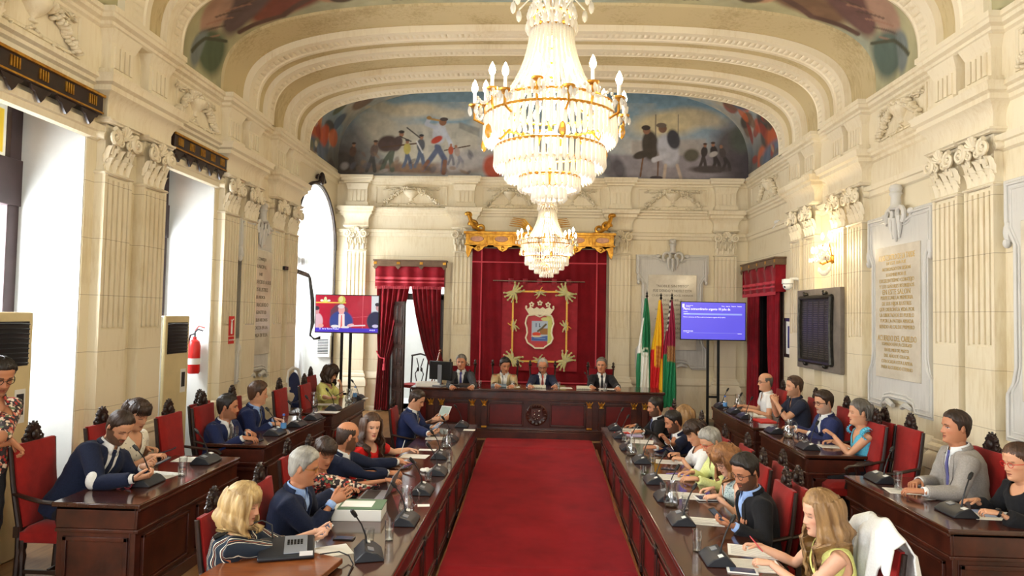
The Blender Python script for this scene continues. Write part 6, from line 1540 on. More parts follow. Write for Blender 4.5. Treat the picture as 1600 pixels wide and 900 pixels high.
# ---------------------------------------------------------------- curtains
def drape(mb, x0t, x1t, x0b, x1b, zt, zb, f, folds=7, amp=.035, d=.09, mid=None):
    """pleated cloth; edges interpolate from top to bottom (mid = (z, x0, x1) waist)"""
    def g(u, v):
        z = zt+(zb-zt)*v
        if mid:
            m = (zt-mid[0])/(zt-zb)
            if v < m: a = (v/m)**1.3; e0 = x0t+(mid[1]-x0t)*a; e1 = x1t+(mid[2]-x1t)*a
            else: a = (v-m)/(1-m); e0 = mid[1]+(x0b-mid[1])*a; e1 = mid[2]+(x1b-mid[2])*a
        else: e0 = x0t+(x0b-x0t)*v; e1 = x1t+(x1b-x1t)*v
        return f(e0+(e1-e0)*u, d+amp*math.sin(u*folds*2*PI+.4*math.sin(v*5))+.3*amp*math.sin(u*folds*4.7*PI+v*2), z)
    mb.grid(folds*14, 26, g)
def pelmet2(root, f, t0, t1, zt, zb, n):
    mb = MB(mat('silvered_walnut', (110, 84, 62), .4, var=.15, scale=12))
    def bx(a, b, d0, d1, z0, z1):
        vs = [f(x, y, zz) for zz in (z0, z1) for y in (d0, d1) for x in (a, b)]
        mb.add(vs, [(0, 2, 3, 1), (4, 5, 7, 6), (0, 1, 5, 4), (2, 6, 7, 3), (0, 4, 6, 2), (1, 3, 7, 5)])
    bx(t0-.03, t1+.03, 0, .2, zt, zt+.09); bx(t0-.05, t1+.05, 0, .22, zt+.09, zt+.12); bx(t0-.03, t1+.03, .0, .21, zt-.02, zt)
    for i in range(n+1):
        c = t0+(t1-t0)*i/n; k = [(-.06, 0), (0, -.07), (.06, 0)]
        vs = [f(c+u, .2, zt-.02+v) for u, v in k]+[f(c+u, .212, zt-.02+v) for u, v in k]; mb.add(vs, [(2, 1, 0), (3, 4, 5), (0, 1, 4, 3), (1, 2, 5, 4), (2, 0, 3, 5)])
    mb.mat(GOLD)
    for i in range(n+1):
        c = t0+(t1-t0)*i/n; bx(c-.035, c+.035, .2, .206, zt+.02, zt+.075)
    mb.build('pelmet_board', root, bevel=.003)
    mb = MB(DRAPE)
    mb.grid(120, 12, lambda u, v: f(t0+(t1-t0)*u, .17+.02*math.sin(u*30)+.01*math.sin(v*9), zt-.01+(zb-zt+.01)*v))
    for e in (t0, t1): mb.add([f(e, a, z) for a in (0, .18) for z in (zt, zb)], [(0, 1, 3, 2)])
    mb.build('valance', root, smooth=180)
    mb = MB(BRAID)
    for z in (zb+.17, zb+.1): mb.grid(60, 2, lambda u, v: f(t0+(t1-t0)*u, .195+.02*math.sin(u*30), z-.025+.05*v*(1 if z > zb+.12 else .6)))
    for i in range(70):
        t = t0+(t1-t0)*(i+.5)/70; a = f(t, .18, zb+.01); b = f(t, .18, zb-.055); mb.tube([a, b], .006, 5)
    mb.build('fringe', root)
root = thing('door_curtain', 'crimson velvet curtains with fringed valance tied back over the left rear doorway', 'curtain')
pelmet2(root, wb, -3.44, -1.98, 3.36, 2.92, 3)
mb = MB(DRAPE); drape(mb, -3.42, -2.72, -3.42, -3.12, 2.95, .32, wb, 6, mid=(1.4, -3.36, -3.1)); mb.build('left_curtain', root, smooth=180)
mb = MB(DRAPE); drape(mb, -2.68, -2.05, -2.22, -1.9, 2.95, 1.15, wb, 6, mid=(1.6, -2.4, -2.05)); mb.build('right_curtain', root, smooth=180)
mb = MB(BRAID); mb.tube([wb(-3.4, .05, 1.55), wb(-3.3, .17, 1.42), wb(-3.18, .17, 1.4)], .014, 7); mb.tube([wb(-3.2, .18, 1.42), wb(-3.2, .19, 1.3)], [.02, .012], 7); mb.tube([wb(-3.2, .19, 1.3), wb(-3.2, .19, 1.16)], [.03, .036], 8); mb.build('tassel_tieback', root)
root = thing('side_door_curtain', 'crimson curtain with fringed valance over the doorway in the right wall', 'curtain')
pelmet2(root, wr, 12.2, 14.15, 3.36, 2.86, 4)
mb = MB(DRAPE); drape(mb, 13.35, 14.1, 13.4, 14.1, 2.9, .32, wr, 7, .03); mb.build('left_curtain', root, smooth=180)
mb = MB(DRAPE); drape(mb, 12.25, 12.9, 12.3, 12.75, 2.9, .32, wr, 6, .03); mb.build('right_curtain', root, smooth=180)
# doorway and the open panelled door
o = bpy.data.objects.new('door_1', None); C.objects.link(o); struct(o)
mb = MB(DARKFRAME if False else WOODDARK); mb.box(-3.2, -3.1, YB-.03, YB+.3, .3, 2.75); mb.box(-2.1, -2.0, YB-.03, YB+.3, .3, 2.75); mb.box(-3.2, -2.0, YB-.03, YB+.3, 2.65, 2.78); mb.build('door_frame', o, bevel=.006)
mb = MB(WOODDARK)
DM = Matrix.Translation((-3.06, YB+.02, .3)) @ Matrix.Rotation(R(-62), 4, 'Z'); mb.X = DM
mb.box(0, .78, -.02, .02, 0, 2.3)
for i in range(5):
    for x in (.08, .42):
        z = .1+i*.44; mb.box(x, x+.28, -.036, .036, z, z+.36); mb.box(x+.05, x+.23, -.044, .044, z+.05, z+.31)
mb.X = None; mb.build('door_leaf', o, bevel=.006)
mb = MB(CHROME); mb.X = DM; mb.tube([(.72, -.07, 1.05), (.62, -.07, 1.05)], .01, 6); mb.tube([(.72, 0, 1.05), (.72, -.07, 1.05)], .01, 6); mb.X = None; mb.build('door_handle', o)
o = bpy.data.objects.new('door_2', None); C.objects.link(o); struct(o)
mb = MB(WOODDARK); mb.box(XW-.02, XW+.42, 12.28, 12.36, .2, 3.3); mb.box(XW-.02, XW+.42, 14.04, 14.12, .2, 3.3); mb.box(XW-.02, XW+.42, 12.3, 14.1, 3.22, 3.32); mb.box(XW+.2, XW+.25, 12.95, 14.1, .3, 3.22); mb.build('door_frame', o, bevel=.006)

# ---------------------------------------------------------------- wall plaques
def plaque(label, x, y, rz, lines, tc, w=1.5, gap=None, slab=(1.68, 3.28), top=.0, group='marble memorial plaques'):
    root = thing('memorial_plaque', label, 'plaque', (x, y, 0), rz)
    a = w/2; b = a-.12; z0, z1 = 1.3, 3.62
    half = [(0, z1-.02), (.22, z1-.02), (.3, z1-.0), (.34, z1+.06), (a, z1+.06), (a, 3.3), (a-.05, 3.22), (b, 3.1), (b, 1.95), (b+.04, 1.8), (a, 1.7), (a, z0), (.42, z0), (.36, z0+.1), (.2, z0+.13), (0, z0+.13)]
    out = half+[(-u, v) for u, v in half[::-1][1:-1]]
    mb = MB(GREYSTONE); mb.prism(out, 0, .07, lambda u, v, d: (u, d, v))
    for sc_, r_, d_ in ((.93, .022, .075), (.86, .014, .072)):
        pts = [((u*sc_), .0+d_, 2.46+(v-2.46)*(.965 if sc_ > .9 else .925)) for u, v in out]
        mb.tube(pts+pts[:1], r_, 5)
    mb.build('frame', root, bevel=.006, smooth=40)
    mb = MB(GREYSTONE)
    mb.lathe([(.07, 0), (.09, .02), (.06, .06), (.055, .16), (.075, .2), (.06, .22), (.075, .26), (.06, .3), (.0, .32)], (0, .09, z1+.08), 14)
    mb.tube([(0, .1, z1-.02), (0, .1, z1-.2), (0, .09, z1-.3)], [.04, .035, .012], 8); mb.build('urn', root)
    for s in (-1, 1):
        mb = MB(GREYSTONE); mb.tube([(s*(.11+.09*math.cos(t_)*(1-t_/8)), .1, z1+.02+.1*math.sin(t_)*(1-t_/8)) for t_ in np.linspace(-1, 4.5, 16)], .03, 7)
        mb.tube([(s*.09, .1, z1), (s*.1, .1, z1-.12), (s*.07, .09, z1-.26)], [.035, .03, .012], 7); mb.build('scroll', root); mb = MB(GREYSTONE); mb.ball((s*.3, .08, z1+.03), (.06, .03, .04), 8, 6); mb.build('rosette', root); mb = MB(GREYSTONE)
        mb.ball((s*(b+.06), .06, 3.2), (.05, .05, .1), 8, 6); mb.ball((s*(b+.07), .07, 3.1), (.035, .04, .05), 8, 6); mb.build('side_mask', root); mb = MB(GREYSTONE)
        mb.tube([(s*.1, .08, z0+.06), (s*.2, .09, z0+.1), (s*.32, .08, z0+.06)], [.03, .04, .02], 6); mb.build('foot_scroll', root)
    s0, s1 = slab
    mb = MB(mat('white_marble_slab', (222, 214, 196), .18, col2=(200, 190, 170), scale=3)); mb.box(-.5, .5, .07, .09, s0, s1); mb.build('slab', root, bevel=.004)
    if lines:
        nl = len(lines); st = (s1-s0-.2)/nl
        for i, (tx, sz) in enumerate(lines):
            t = text(tx, sz, tc, root, 'inscription', (0, .092, s1-.14-i*st), (PI/2, 0, PI), .001)
            t.scale = (min(1, .92/max(.01, len(tx)*sz*.62)), 1, 1)
    return root
GOLDTXT = mat('gilt_lettering', (206, 172, 92), .35, metal=.5, var=.1); GREYTXT = mat('incised_lettering', (128, 118, 102), .8, var=.1)
L1 = [('A LAS CUATRO DE LA TARDE', .1), ('DE ESTE DIA FUE', .06), ('ACORDADO EN SESION', .06), ('SOLEMNE POR EL', .06), ('EXCELENTISIMO CONCEJO', .065), ('Y LOS SEÑORES REUNIDOS', .065), ('EN ESTE SALON', .09), ('PERPETUAR LA MEMORIA', .065), ('DE SUS HIJOS ILUSTRES', .065), ('QUE DIERON LA VIDA POR', .065), ('LA LIBERTAD DE SU PUEBLO', .065), ('Y POR LA PATRIA AMADA', .065), ('SIENDO ALCALDE PRIMERO', .065), ('', .05), ('ACUERDO DEL CABILDO', .1), ('TOMADO EN LA CIUDAD', .06), ('EN EL MES DE MAYO', .06), ('DEL AÑO DE GRACIA', .06), ('COLOCADA ESTA LAPIDA', .06), ('PARA RECUERDO ETERNO', .06)]
plaque('white marble plaque with gilt inscription on the right wall', XW, 8.31, PI/2, L1, GOLDTXT)
plaque('marble plaque cut off by the right edge, nearer than the gilt inscription', XW, 5.7, PI/2, [], GOLDTXT)
L2 = [('EL CONSEJO', .07), ('MUNICIPAL', .08), ('1487', .07), ('AGRADECIDO A SUS', .085), ('HIJOS ILUSTRES', .085), ('LES DEDICA', .07), ('ESTE RECUERDO', .085), ('DE GRATITUD', .08), ('POR SUS HECHOS', .075), ('HEROICOS EN LA', .08), ('DEFENSA DE ELLA', .08), ('', .05)]
plaque('marble plaque in a grey carved frame on the left window wall', -XW, 10.3, -PI/2, L2, GREYTXT)
L3 = [('', .06), ('"NOBLE SIN MITO"', .08), ('FUE DEBIDO Y NOBLE ESTA', .075), ('CIUDAD DEFENDIO EL HONOR', .06), ('DE SU PUEBLO', .06), ('Y CON SU SANGRE', .06), ('HIZO GRANDE LA PATRIA', .06), ('Y SIEMPRE LIBRE', .06), ('A LA MEMORIA DE TODOS', .06), ('LOS QUE CAYERON', .06), ('EN ESTA PLAZA', .06), ('POR LA LIBERTAD', .06), ('Y LA JUSTICIA', .06), ('', .06)]
plaque('marble plaque on the rear wall behind the three flags', 2.78, YB, PI, L3, GREYTXT, slab=(1.7, 3.26))
# bronze roll on a slate board
root = thing('bronze_memorial', 'dark bronze memorial plate mounted on a grey slate board, right wall', 'plaque', (XW-.1, 10.43, 0), PI/2)
SL = mat('grey_slate', (124, 114, 104), .6, col2=(104, 95, 86), scale=5)
mb = MB(SL); mb.box(-.78, .78, 0, .07, 1.62, 2.84); mb.build('slate_board', root, bevel=.01)
BR = mat('dark_bronze', (62, 58, 50), .42, metal=.6, col2=(40, 38, 34), scale=16)
mb = MB(BR)
def curvy(z): return .035*math.sin((z-1.75)/(.95)*PI)
mb.grid(20, 20, lambda u, v: ((-.56+1.12*u)*1+curvy(1.75+.95*v), .09, 1.75+.95*v))
for s in (-1, 1): mb.tube([(s*.57+curvy(z), .1, z) for z in np.linspace(1.74, 2.71, 14)], .035, 7)
for z in (1.74, 2.71): mb.tube([(-.58, .1, z), (.58, .1, z)], .035, 7)
for s in (-1, 1):
    for z in (1.7, 2.76): mb.ball((s*.36, .1, z), (.045, .04, .035), 9, 6); mb.ball((s*.36+.02, .12, z+.03), (.02, .02, .02), 7, 5)
mb.build('bronze_plate', root)
LT = mat('bronze_lettering', (104, 98, 82), .4, metal=.6, var=.1)
mb = MB(LT)
rn = random.Random(8)
for c in range(5):
    x0 = -.52+c*.21
    mb.box(x0-.012, x0-.008, .088, .094, 1.78, 2.66)
    for i in range(26):
        z = 2.63-i*.033; mb.box(x0+curvy(z)*.8, x0+rn.uniform(.12, .18)+curvy(z)*.8, .09, .0935, z, z+.012)
mb.build('raised_lettering', root)
# framed picture
root = thing('framed_picture', 'small dark framed picture with white mount beside the right doorway', 'picture', (XW, 11.97, 0), PI/2)
mb = MB(WOODDARK); 
for a, b, c, d in ((-.2, .2, 2.34, 2.4), (-.2, .2, 1.72, 1.78), (-.2, -.15, 1.72, 2.4), (.15, .2, 1.72, 2.4)): mb.box(a, b, 0, .04, c, d)
mb.build('frame', root, bevel=.005)
mb = MB(PAPER); mb.box(-.15, .15, 0, .02, 1.78, 2.34); mb.build('mount', root)
mb = MB(mat('dark_blue_print', (70, 76, 130), .3, var=.2, scale=8)); mb.box(-.07, .07, .02, .024, 1.88, 2.26); mb.build('print', root)
# dome camera
p = PX(1228, 443, XW-.3)
root = thing('security_camera', 'white dome security camera on a wall arm beside the right curtain', 'camera', (XW, p.y, p.z))
mb = MB(WHITEP); mb.box(-.02, 0, -.05, .05, -.1, .12); mb.tube([(-.01, 0, .06), (-.14, 0, .08), (-.24, 0, .07)], .025, 8); mb.lathe([(.02, .08), (.09, .07), (.095, .0), (.085, -.01)], (-.27, 0, .0), 20); mb.build('housing', root)
mb = MB(BLACK); mb.lathe([(.086, -.012), (.086, .004), (.0, .005)], (-.27, 0, .0), 20); mb.ball((-.27-.055, -.03, -.055), .02, 10, 8); mb.build('lens', root)
mb = MB(WHITEP); mb.ball((-.27, 0, -.03), (.078, .078, .08), 20, 12); mb.build('dome', root)
p = PX(1240, 477, XW); mb = MB(WHITEP); mb.cbox((XW-.02, p.y, p.z), (.04, .07, .14)); tag(mb.build('wall_sensor', bevel=.006), 'small white sensor box on the wall below the dome camera', 'sensor')
p = PX(1219, 333, XW)
mb = MB(WHITEP); mb.cbox((XW-.06, p.y, 4.14), (.05, .14, .05)); mb.tube([(XW-.06, p.y+.03, 4.1), (XW-.12, p.y+.05, 4.02)], .008, 6); tag(mb.build('motion_detector', bevel=.005), 'tiny white detector on the moulding above the right curtain', 'detector')

# ---------------------------------------------------------------- screens on stands
def screen(label, x, y, z, w, h, rz, cols, nu, nv, pole_dx):
    root = thing('screen_on_stand', label, 'screen', (x, y, DZ if y > 11.3 else .2), rz); b = z-(DZ if y > 11.3 else .2)
    mb = MB(BLACK); mb.box(-w/2-.015, w/2+.015, .0, .05, b-h/2-.02, b+h/2+.015); mb.build('bezel', root, bevel=.005)
    SM = mat('lit_screen', (200, 200, 200), .25, attr='Col', var=.0, scale=3, emit='attr', estr=.5)
    mb = MB(SM); mb.add([(-w/2+w*i/(nu-1), -.002, b-h/2+h*j/(nv-1)) for j in range(nv) for i in range(nu)], [(j*nu+i, j*nu+i+1, (j+1)*nu+i+1, (j+1)*nu+i) for j in range(nv-1) for i in range(nu-1)])
    me = mb.mesh('display'); setcol(me, cols.reshape(-1, 3)); o = bpy.data.objects.new('display', me); C.objects.link(o); o.parent = root
    mb = MB(BLACKM)
    for dx in pole_dx: mb.box(dx-.022, dx+.022, .05, .09, .05, b+.1)
    mb.box(pole_dx[0], pole_dx[1], .055, .085, .55, .59); mb.box(pole_dx[0], pole_dx[1], .055, .085, b-.1, b-.04); mb.build('poles', root)
    mb = MB(BLACKM); mb.box(-.4, .4, -.25, .35, 0, .05); mb.build('foot', root, bevel=.006)
    return root
w_, h_ = 1.21, .70; nu, nv = 240, 140
U, V = np.meshgrid(np.linspace(0, w_, nu), np.linspace(0, h_, nv))
cv = Canvas(U, V, (104, 96, 236)); cv.blend(np.clip(1-V/h_, 0, 1)*.35, (80, 80, 230))
cv.poly([(.02, h_-.1), (.06, h_-.1), (.06, h_-.03), (.02, h_-.03)], (240, 240, 255), .004)
cv.poly([(.04, h_-.235), (w_-.06, h_-.235), (w_-.06, h_-.205), (.04, h_-.205)], (150, 170, 250), .004); cv.line([(.04, .12), (w_-.06, .12)], .003, (150, 150, 250))
R_ = screen('wall screen on a black twin-pole stand showing a blue slide', 3.34, 13.2, 2.32, w_, h_, 0, cv.c, nu, nv, (-.08, .12))
WT = mat('screen_text_white', (250, 250, 255), .5, var=0, emit=(250, 250, 255), estr=.9)
zt = 2.32-DZ
for tx, sz, x, z, al in (('Pleno extraordinario urgente 10 julio de', .066, -.565, .225, 'LEFT'), ('Ayuntamiento', .024, -.52, .29, 'LEFT'), ('de Málaga', .022, -.52, .265, 'LEFT'), ('Pleno   Agenda   Votación   Asuntos', .026, .54, .285, 'RIGHT'), ('PUNTO', .024, -.565, .17, 'LEFT'), ('PUNTO Nº 1', .02, -.55, .128, 'LEFT'), ('Pronunciamiento del Pleno sobre el carácter urgente de la sesión.', .03, -.565, .07, 'LEFT'), ('INTERVENCION', .026, -.565, -.2, 'LEFT'), ('10:04', .02, -.5, -.23, 'LEFT'), ('00:03:21', .022, .54, -.238, 'RIGHT')):
    t = text(tx, sz, WT, R_, 'slide_text', (x, -.004, zt+z), (PI/2, 0, 0), .0005, al)
    wmax = 1.13 if len(tx) > 35 else 9
    ww = len(tx)*sz*.52
    if ww > wmax: t.scale = (wmax/ww, 1, 1)
w_, h_ = 1.15, .665; nu, nv = 200, 120
U, V = np.meshgrid(np.linspace(0, 16, nu), np.linspace(0, 9, nv))
cv = Canvas(U, V, (176, 34, 60)); n = fbm(U*.4, V*.4, 4, 3); cv.blend((n-.5)*1.2, (198, 50, 74))
cv.line([(0, 7.2), (7.6, 7.2)], .14, (236, 196, 90)); cv.ell(2.4, 7.6, .8, .35, (206, 224, 130)); cv.ell(2.4, 8.1, .35, .5, (226, 236, 190)); cv.ell(1.5, 7.7, .4, .25, (236, 236, 236)); cv.ell(3.3, 7.7, .4, .25, (236, 236, 236)); cv.ell(6.6, 7.9, .95, 1.0, (196, 196, 100)); cv.ell(6.4, 8.1, .5, .7, (232, 222, 160))
cv.poly([(14.2, 9), (16, 9), (16, 4), (14.2, 4)], (214, 226, 240), .1); cv.line([(12, 9), (12, 1)], .08, (206, 90, 110)); cv.line([(9, 3.6), (14, 4)], .06, (206, 90, 110))
cv.poly([(3.6, 1.2), (3.8, 5.4), (5, 6.6), (6.6, 7), (8.2, 5.8), (8.6, 1.2)], (92, 66, 86), .3, .9)
cv.ell(6.6, 2.6, 3.0, 2.6, (58, 74, 150)); cv.poly([(5.9, .8), (7.5, .8), (7.4, 4.4), (6.6, 4.8), (5.9, 4.4)], (240, 232, 240), .1); cv.poly([(6.4, .8), (6.9, .8), (6.8, 4.2), (6.5, 4.2)], (220, 110, 110), .06)
cv.ell(6.6, 5.5, .82, 1.15, (226, 172, 176)); cv.ell(6.5, 6.3, .85, .5, (222, 214, 226)); cv.ell(.4, 2.6, 1.5, 2.0, (214, 178, 196)); cv.ell(.3, 5.2, .6, .9, (196, 140, 150)); cv.ell(.25, 5.8, .7, .5, (60, 44, 60)); cv.ell(1.4, 1.5, .7, .5, (226, 170, 170))
cv.ell(15.3, 2.8, 2.2, 2.4, (36, 40, 78)); cv.ell(15.9, 6.2, .6, .9, (190, 150, 160)); cv.ell(15.7, 6.9, .6, .45, (50, 40, 56)); cv.ell(9, 1.7, .9, .4, (226, 180, 190), .2); cv.poly([(9, 1.4), (12.8, 1.6), (12.7, 1.9), (9, 1.7)], (236, 220, 236), .06); cv.ell(5, 1.4, 1, .35, (240, 240, 250)); cv.ell(7.6, 1.2, 1, .3, (240, 240, 250))
cv.poly([(0, 0), (16, 0), (16, 1.0), (0, 1.0)], (74, 62, 206), .15); cv.ell(15.3, 1.6, .8, .4, (200, 200, 240))
L_ = screen('wall screen on a black twin-pole stand showing a man in blue at a table', -3.475, 12.3, 2.325, w_, h_, 0, cv.c, nu, nv, (-.1, .06))
t = text('D. de la Torre Prados', .04, WT, L_, 'caption_text', (-.5, -.004, 2.325-DZ-.275), (PI/2, 0, 0), .0005, 'LEFT'); t = text('00:02:30', .03, WT, L_, 'caption_text', (.42, -.004, 2.325-DZ-.29), (PI/2, 0, 0), .0005, 'LEFT')

# ---------------------------------------------------------------- flags
def flag(label, px, cols, emblem):
    p = PY(px[0], px[1], 13.35); pb = PY(px[2], 610, 13.35)
    root = thing('flag_on_pole', label, 'flag', (pb.x, 13.35, DZ))
    tx = p.x-pb.x; H_ = p.z-DZ
    mb = MB(WOODDARK); mb.tube([(0, 0, 0), (tx, 0, H_-.1)], .014, 8); mb.build('pole', root)
    mb = MB(BLACKM); mb.lathe([(.012, 0), (.03, .02), (.01, .05), (.02, .07), (.0, .13)], (tx, 0, H_-.12), 10); mb.build('finial', root)
    mb = MB(WOODDARK); mb.lathe([(.16, 0), (.16, .03), (.06, .06), (.03, .12), (.0, .13)], (0, 0, 0), 20); mb.build('base', root)
    nu, nv = 60, 70
    vs = []; cc = []
    for j in range(nv):
        v = j/(nv-1); z = H_-.14-v*(H_-.5); wd = .05+.24*min(1, v*1.5)**.8; xc = tx*(z/H_)-.02-.05*v
        for i in range(nu):
            u = i/(nu-1); s = u*2-1
            x = xc+s*wd*.5+.012*math.sin(v*9+u*6); y = -.03-.05*math.cos(s*PI/2)+.022*math.sin(u*24+v*3)*min(1, v*3)
            vs.append((x, y, z-.05*abs(s)*v)); cc.append(cols(u, v))
    FM = mat('flag_cloth', (200, 200, 200), .7, attr='Col', var=.06, scale=30); mb = MB(FM)
    mb.add(vs, [(j*nu+i, j*nu+i+1, (j+1)*nu+i+1, (j+1)*nu+i) for j in range(nv-1) for i in range(nu-1)])
    me = mb.mesh('cloth', 180); setcol(me, np.array([lin(c) for c in cc])); o = bpy.data.objects.new('cloth', me); C.objects.link(o); o.parent = root; sl = o.modifiers.new('t', 'SOLIDIFY'); sl.thickness = .004
G, Wh, Ye, Re, Pu = (22, 112, 70), (240, 240, 232), (246, 196, 40), (206, 30, 36), (150, 30, 66)
def f1(u, v):
    d = math.hypot((u-.55)*.24, (v-.5)*1.7)
    if .05 < d < .075: return (206, 214, 196)
    if v < .5: return Wh if u < .3 and v > .18 else G
    return G if u < .22+.1*(v-.5) or u > .86 else Wh
def f2(u, v):
    if abs(v-.53) < .1 and .35 < u < .75: return (170, 60, 40) if int(u*40+v*30) % 2 else (220, 160, 60)
    if u < .25+.25*max(0, v-.5): return Ye if v < .45 else Re
    if u < .72: return Ye if v < .62 else Re
    return Re if v < .55 else (Ye if u < .9 else Re)
def f3(u, v):
    if v < .28 and u < .25: return Wh if int(v*40) % 2 else (60, 40, 50)
    if abs(v-.5) < .07 and u > .3: return (196, 150, 90) if int(u*30+v*50) % 2 else (120, 60, 50)
    return Pu if v < .5 else (30, 130, 86)
flag('green and white flag on a dark pole, leftmost of three', (1011, 455, 1010), f1, 0)
flag('red and yellow flag on a dark pole, middle of three', (1033, 458, 1028), f2, 0)
flag('purple and green flag on a dark pole, rightmost of three', (1050, 458, 1049), f3, 0)

# ---------------------------------------------------------------- air conditioners, sign, extinguisher, heater
def aircon(label, x, y, z, w, d, h):
    root = thing('air_conditioner', label, 'air conditioner', (x, y, z), -PI/2, 'floor standing air conditioners')
    root.rotation_euler.z = PI/2     # front (local -y) faces the room
    mb = MB(BEIGEP); mb.box(-w/2, w/2, 0, .04, 0, h); mb.mat(WHITEP).box(-w/2, w/2, .04, d, 0, h-.01); mb.build('cabinet', root, bevel=.012)
    mb = MB(BLACK); mb.box(-w/2+.05, w/2-.05, -.004, .01, h-.46, h-.08); mb.build('grille_opening', root)
    mb = MB(DGREY)
    for i in range(9):
        z_ = h-.44+i*.042; mb.tube([(-w/2+.05, -.006, z_), (-w/4, -.018, z_+.006), (0, -.02, z_+.008), (w/4, -.018, z_+.006), (w/2-.05, -.006, z_)], (.009, .004) and .007, 5)
    mb.build('louvres', root)
    mb = MB(DGREY); mb.box(w/2-.16, w/2-.08, -.006, 0, h-.88, h-.7); mb.mat(WHITEP).box(w/2-.18, w/2-.06, -.003, 0, h-.95, h-.66); mb.build('control_panel', root)
aircon('tall beige air conditioner standing under the nearest left window', -4.42, 5.52, .2, .62, .42, 2.1)
aircon('tall beige air conditioner in the second window bay beside the extinguisher', -4.42, 8.24, .2, .56, .42, 2.07)
aircon('white and beige air conditioner beside the arched window, partly hidden', -4.5, 12.2, .3, .5, .36, 1.75)
p = PX(349, 521, -XW)
root = thing('extinguisher_sign', 'small red extinguisher sign on the left column', 'sign', (-XW+.11, p.y, 0), PI/2)
RS = mat('sign_red', (206, 44, 34), .5, var=.03)
mb = MB(RS); mb.box(-.085, .085, -.004, 0, p.z-.03, p.z+.24); mb.box(-.085, .085, -.004, 0, p.z-.14, p.z-.04); mb.build('plate', root)
mb = MB(PAPER); mb.box(-.022, .022, -.008, -.004, p.z-.005, p.z+.15); mb.tube([(-.03, -.006, p.z+.19), (0, -.006, p.z+.175), (.04, -.006, p.z+.2)], .008, 5); mb.ball((0, -.006, p.z+.16), (.022, .003, .014), 8, 5); mb.build('pictogram', root)
text('EXTINTOR', .032, PAPER, root, 'sign_text', (0, -.006, p.z-.09), (PI/2, 0, 0))
p = PX(302, 555, -4.42)
root = thing('fire_extinguisher', 'red fire extinguisher hanging in the second window bay', 'fire extinguisher', (-4.5, 8.82, p.z-.25))
mb = MB(mat('extinguisher_red', (200, 30, 26), .3, var=.04)); mb.lathe([(.0, 0), (.065, .0), (.075, .02), (.075, .36), (.06, .42), (.025, .45), (.025, .48), (0, .48)], (0, 0, 0), 20); mb.build('cylinder', root)
mb = MB(WHITEP); mb.lathe([(.0765, .12), (.0765, .2)], (0, 0, 0), 20, cap=False); mb.build('label_band', root)
mb = MB(BLACK); mb.tube([(0, 0, .48), (0, 0, .54), (.05, -.02, .58), (.12, -.03, .56)], .012, 6); mb.tube([(0, 0, .52), (-.06, 0, .5), (-.09, 0, .35), (-.08, 0, .15)], .012, 6); mb.mat(RS).tube([(.0, 0, .56), (.06, -.02, .62), (.14, -.03, .6)], .01, 6); mb.build('valve_and_hose', root)
for (px, py, lab) in ((112, 615, 'small dark plug socket high on the white reveal, upper of two'), (103, 633, 'small dark cable box on the white reveal, lower of two')):
    pass
p = PY(507, 541, 14.26)
root = thing('wall_heater', 'white wall heater with grey grille below the left screen', 'heater', (p.x, 14.25, p.z))
mb = MB(WHITEP); mb.box(-.15, .15, -.1, 0, -.23, .23); mb.build('case', root, bevel=.012)
mb = MB(DGREY)
for i in range(10): mb.box(-.11, .11, -.106, -.1, -.15+i*.032, -.133+i*.032)
mb.build('grille', root)
# cables looped down the arched window
root = thing('cable_bundle', 'grey cable bundle looping from the wall bracket beside the arched window', 'cable')
mb = MB(DGREY)
for k in range(4):
    q = [PX(440+k, 418+k, -4.3), PX(462, 420+k*2, -4.3), PX(482+k, 428+k*2, -4.3), PX(486+k*1.5, 470, -4.3), PX(486+k*1.5, 505, -4.3), PX(484, 522+k, -4.3), PX(490+k, 530, -4.25), PX(500, 526+k, -4.2)]
    mb.tube(q, .014, 6)
mb.build('cables', root)
mb = MB(BLACKM); a = PX(438, 418, -4.3); mb.tube([a, a+v3(0, .05, -.12) if False else a+Vector((0, .05, -.12))], .02, 6); mb.box(-4.34, -4.2, a.y-.05, a.y+.1, a.z-.04, a.z+.02); mb.build('bracket', root)
# carved chair seen through the doorway, blue conference chair, wooden crook by the curtain
p = PY(657, 560, 15.3)
root = thing('carved_chair', 'dark carved chair seen through the left rear doorway', 'chair', (p.x-.05, 15.3, .3), R(150))
mb = MB(WOODDARK)
for s in (-1, 1): mb.tube([(s*.22, 0, 0), (s*.21, -.02, .5), (s*.24, -.08, 1.12)], .018, 8); mb.tube([(s*.22, .42, 0), (s*.22, .42, .44)], .02, 8); mb.tube([(s*.06, -.04, .5), (s*.12, -.05, .7), (s*.03, -.06, .85), (s*.1, -.07, 1.05)], .012, 6); mb.ball((s*.05, -.06, .8), (.035, .01, .05), 8, 6)
mb.tube([(-.26, -.08, 1.1), (0, -.08, 1.15), (.26, -.08, 1.1)], .02, 8); mb.build('frame', root)
mb = MB(CHAIRRED); mb.box(-.23, .23, -.02, .43, .43, .5); mb.build('seat', root, bevel=.01)
l = bpy.data.lights.new('back_room_daylight', 'AREA'); l.size = 2; l.energy = 90; l.color = (.9, .93, 1); lo = bpy.data.objects.new('back_room_daylight', l); C.objects.link(lo); lo.location = (-2.7, 15.7, 3.45)
root = thing('conference_chair', 'blue upholstered chair with white rounded frame beside the yellow blouse', 'chair', (-3.95, 11.7, .3), R(-95))
mb = MB(fabric('chairblue', (44, 56, 100))); mb.grid(12, 10, lambda u, v: ((u-.5)*.44*(1-.25*max(0, v-.6)), -.2-.06*v, .5+.5*v-.1*abs(u-.5)**2*4*v)); mb.box(-.22, .22, -.2, .24, .42, .5); mb.build('upholstery', root, bevel=.01)
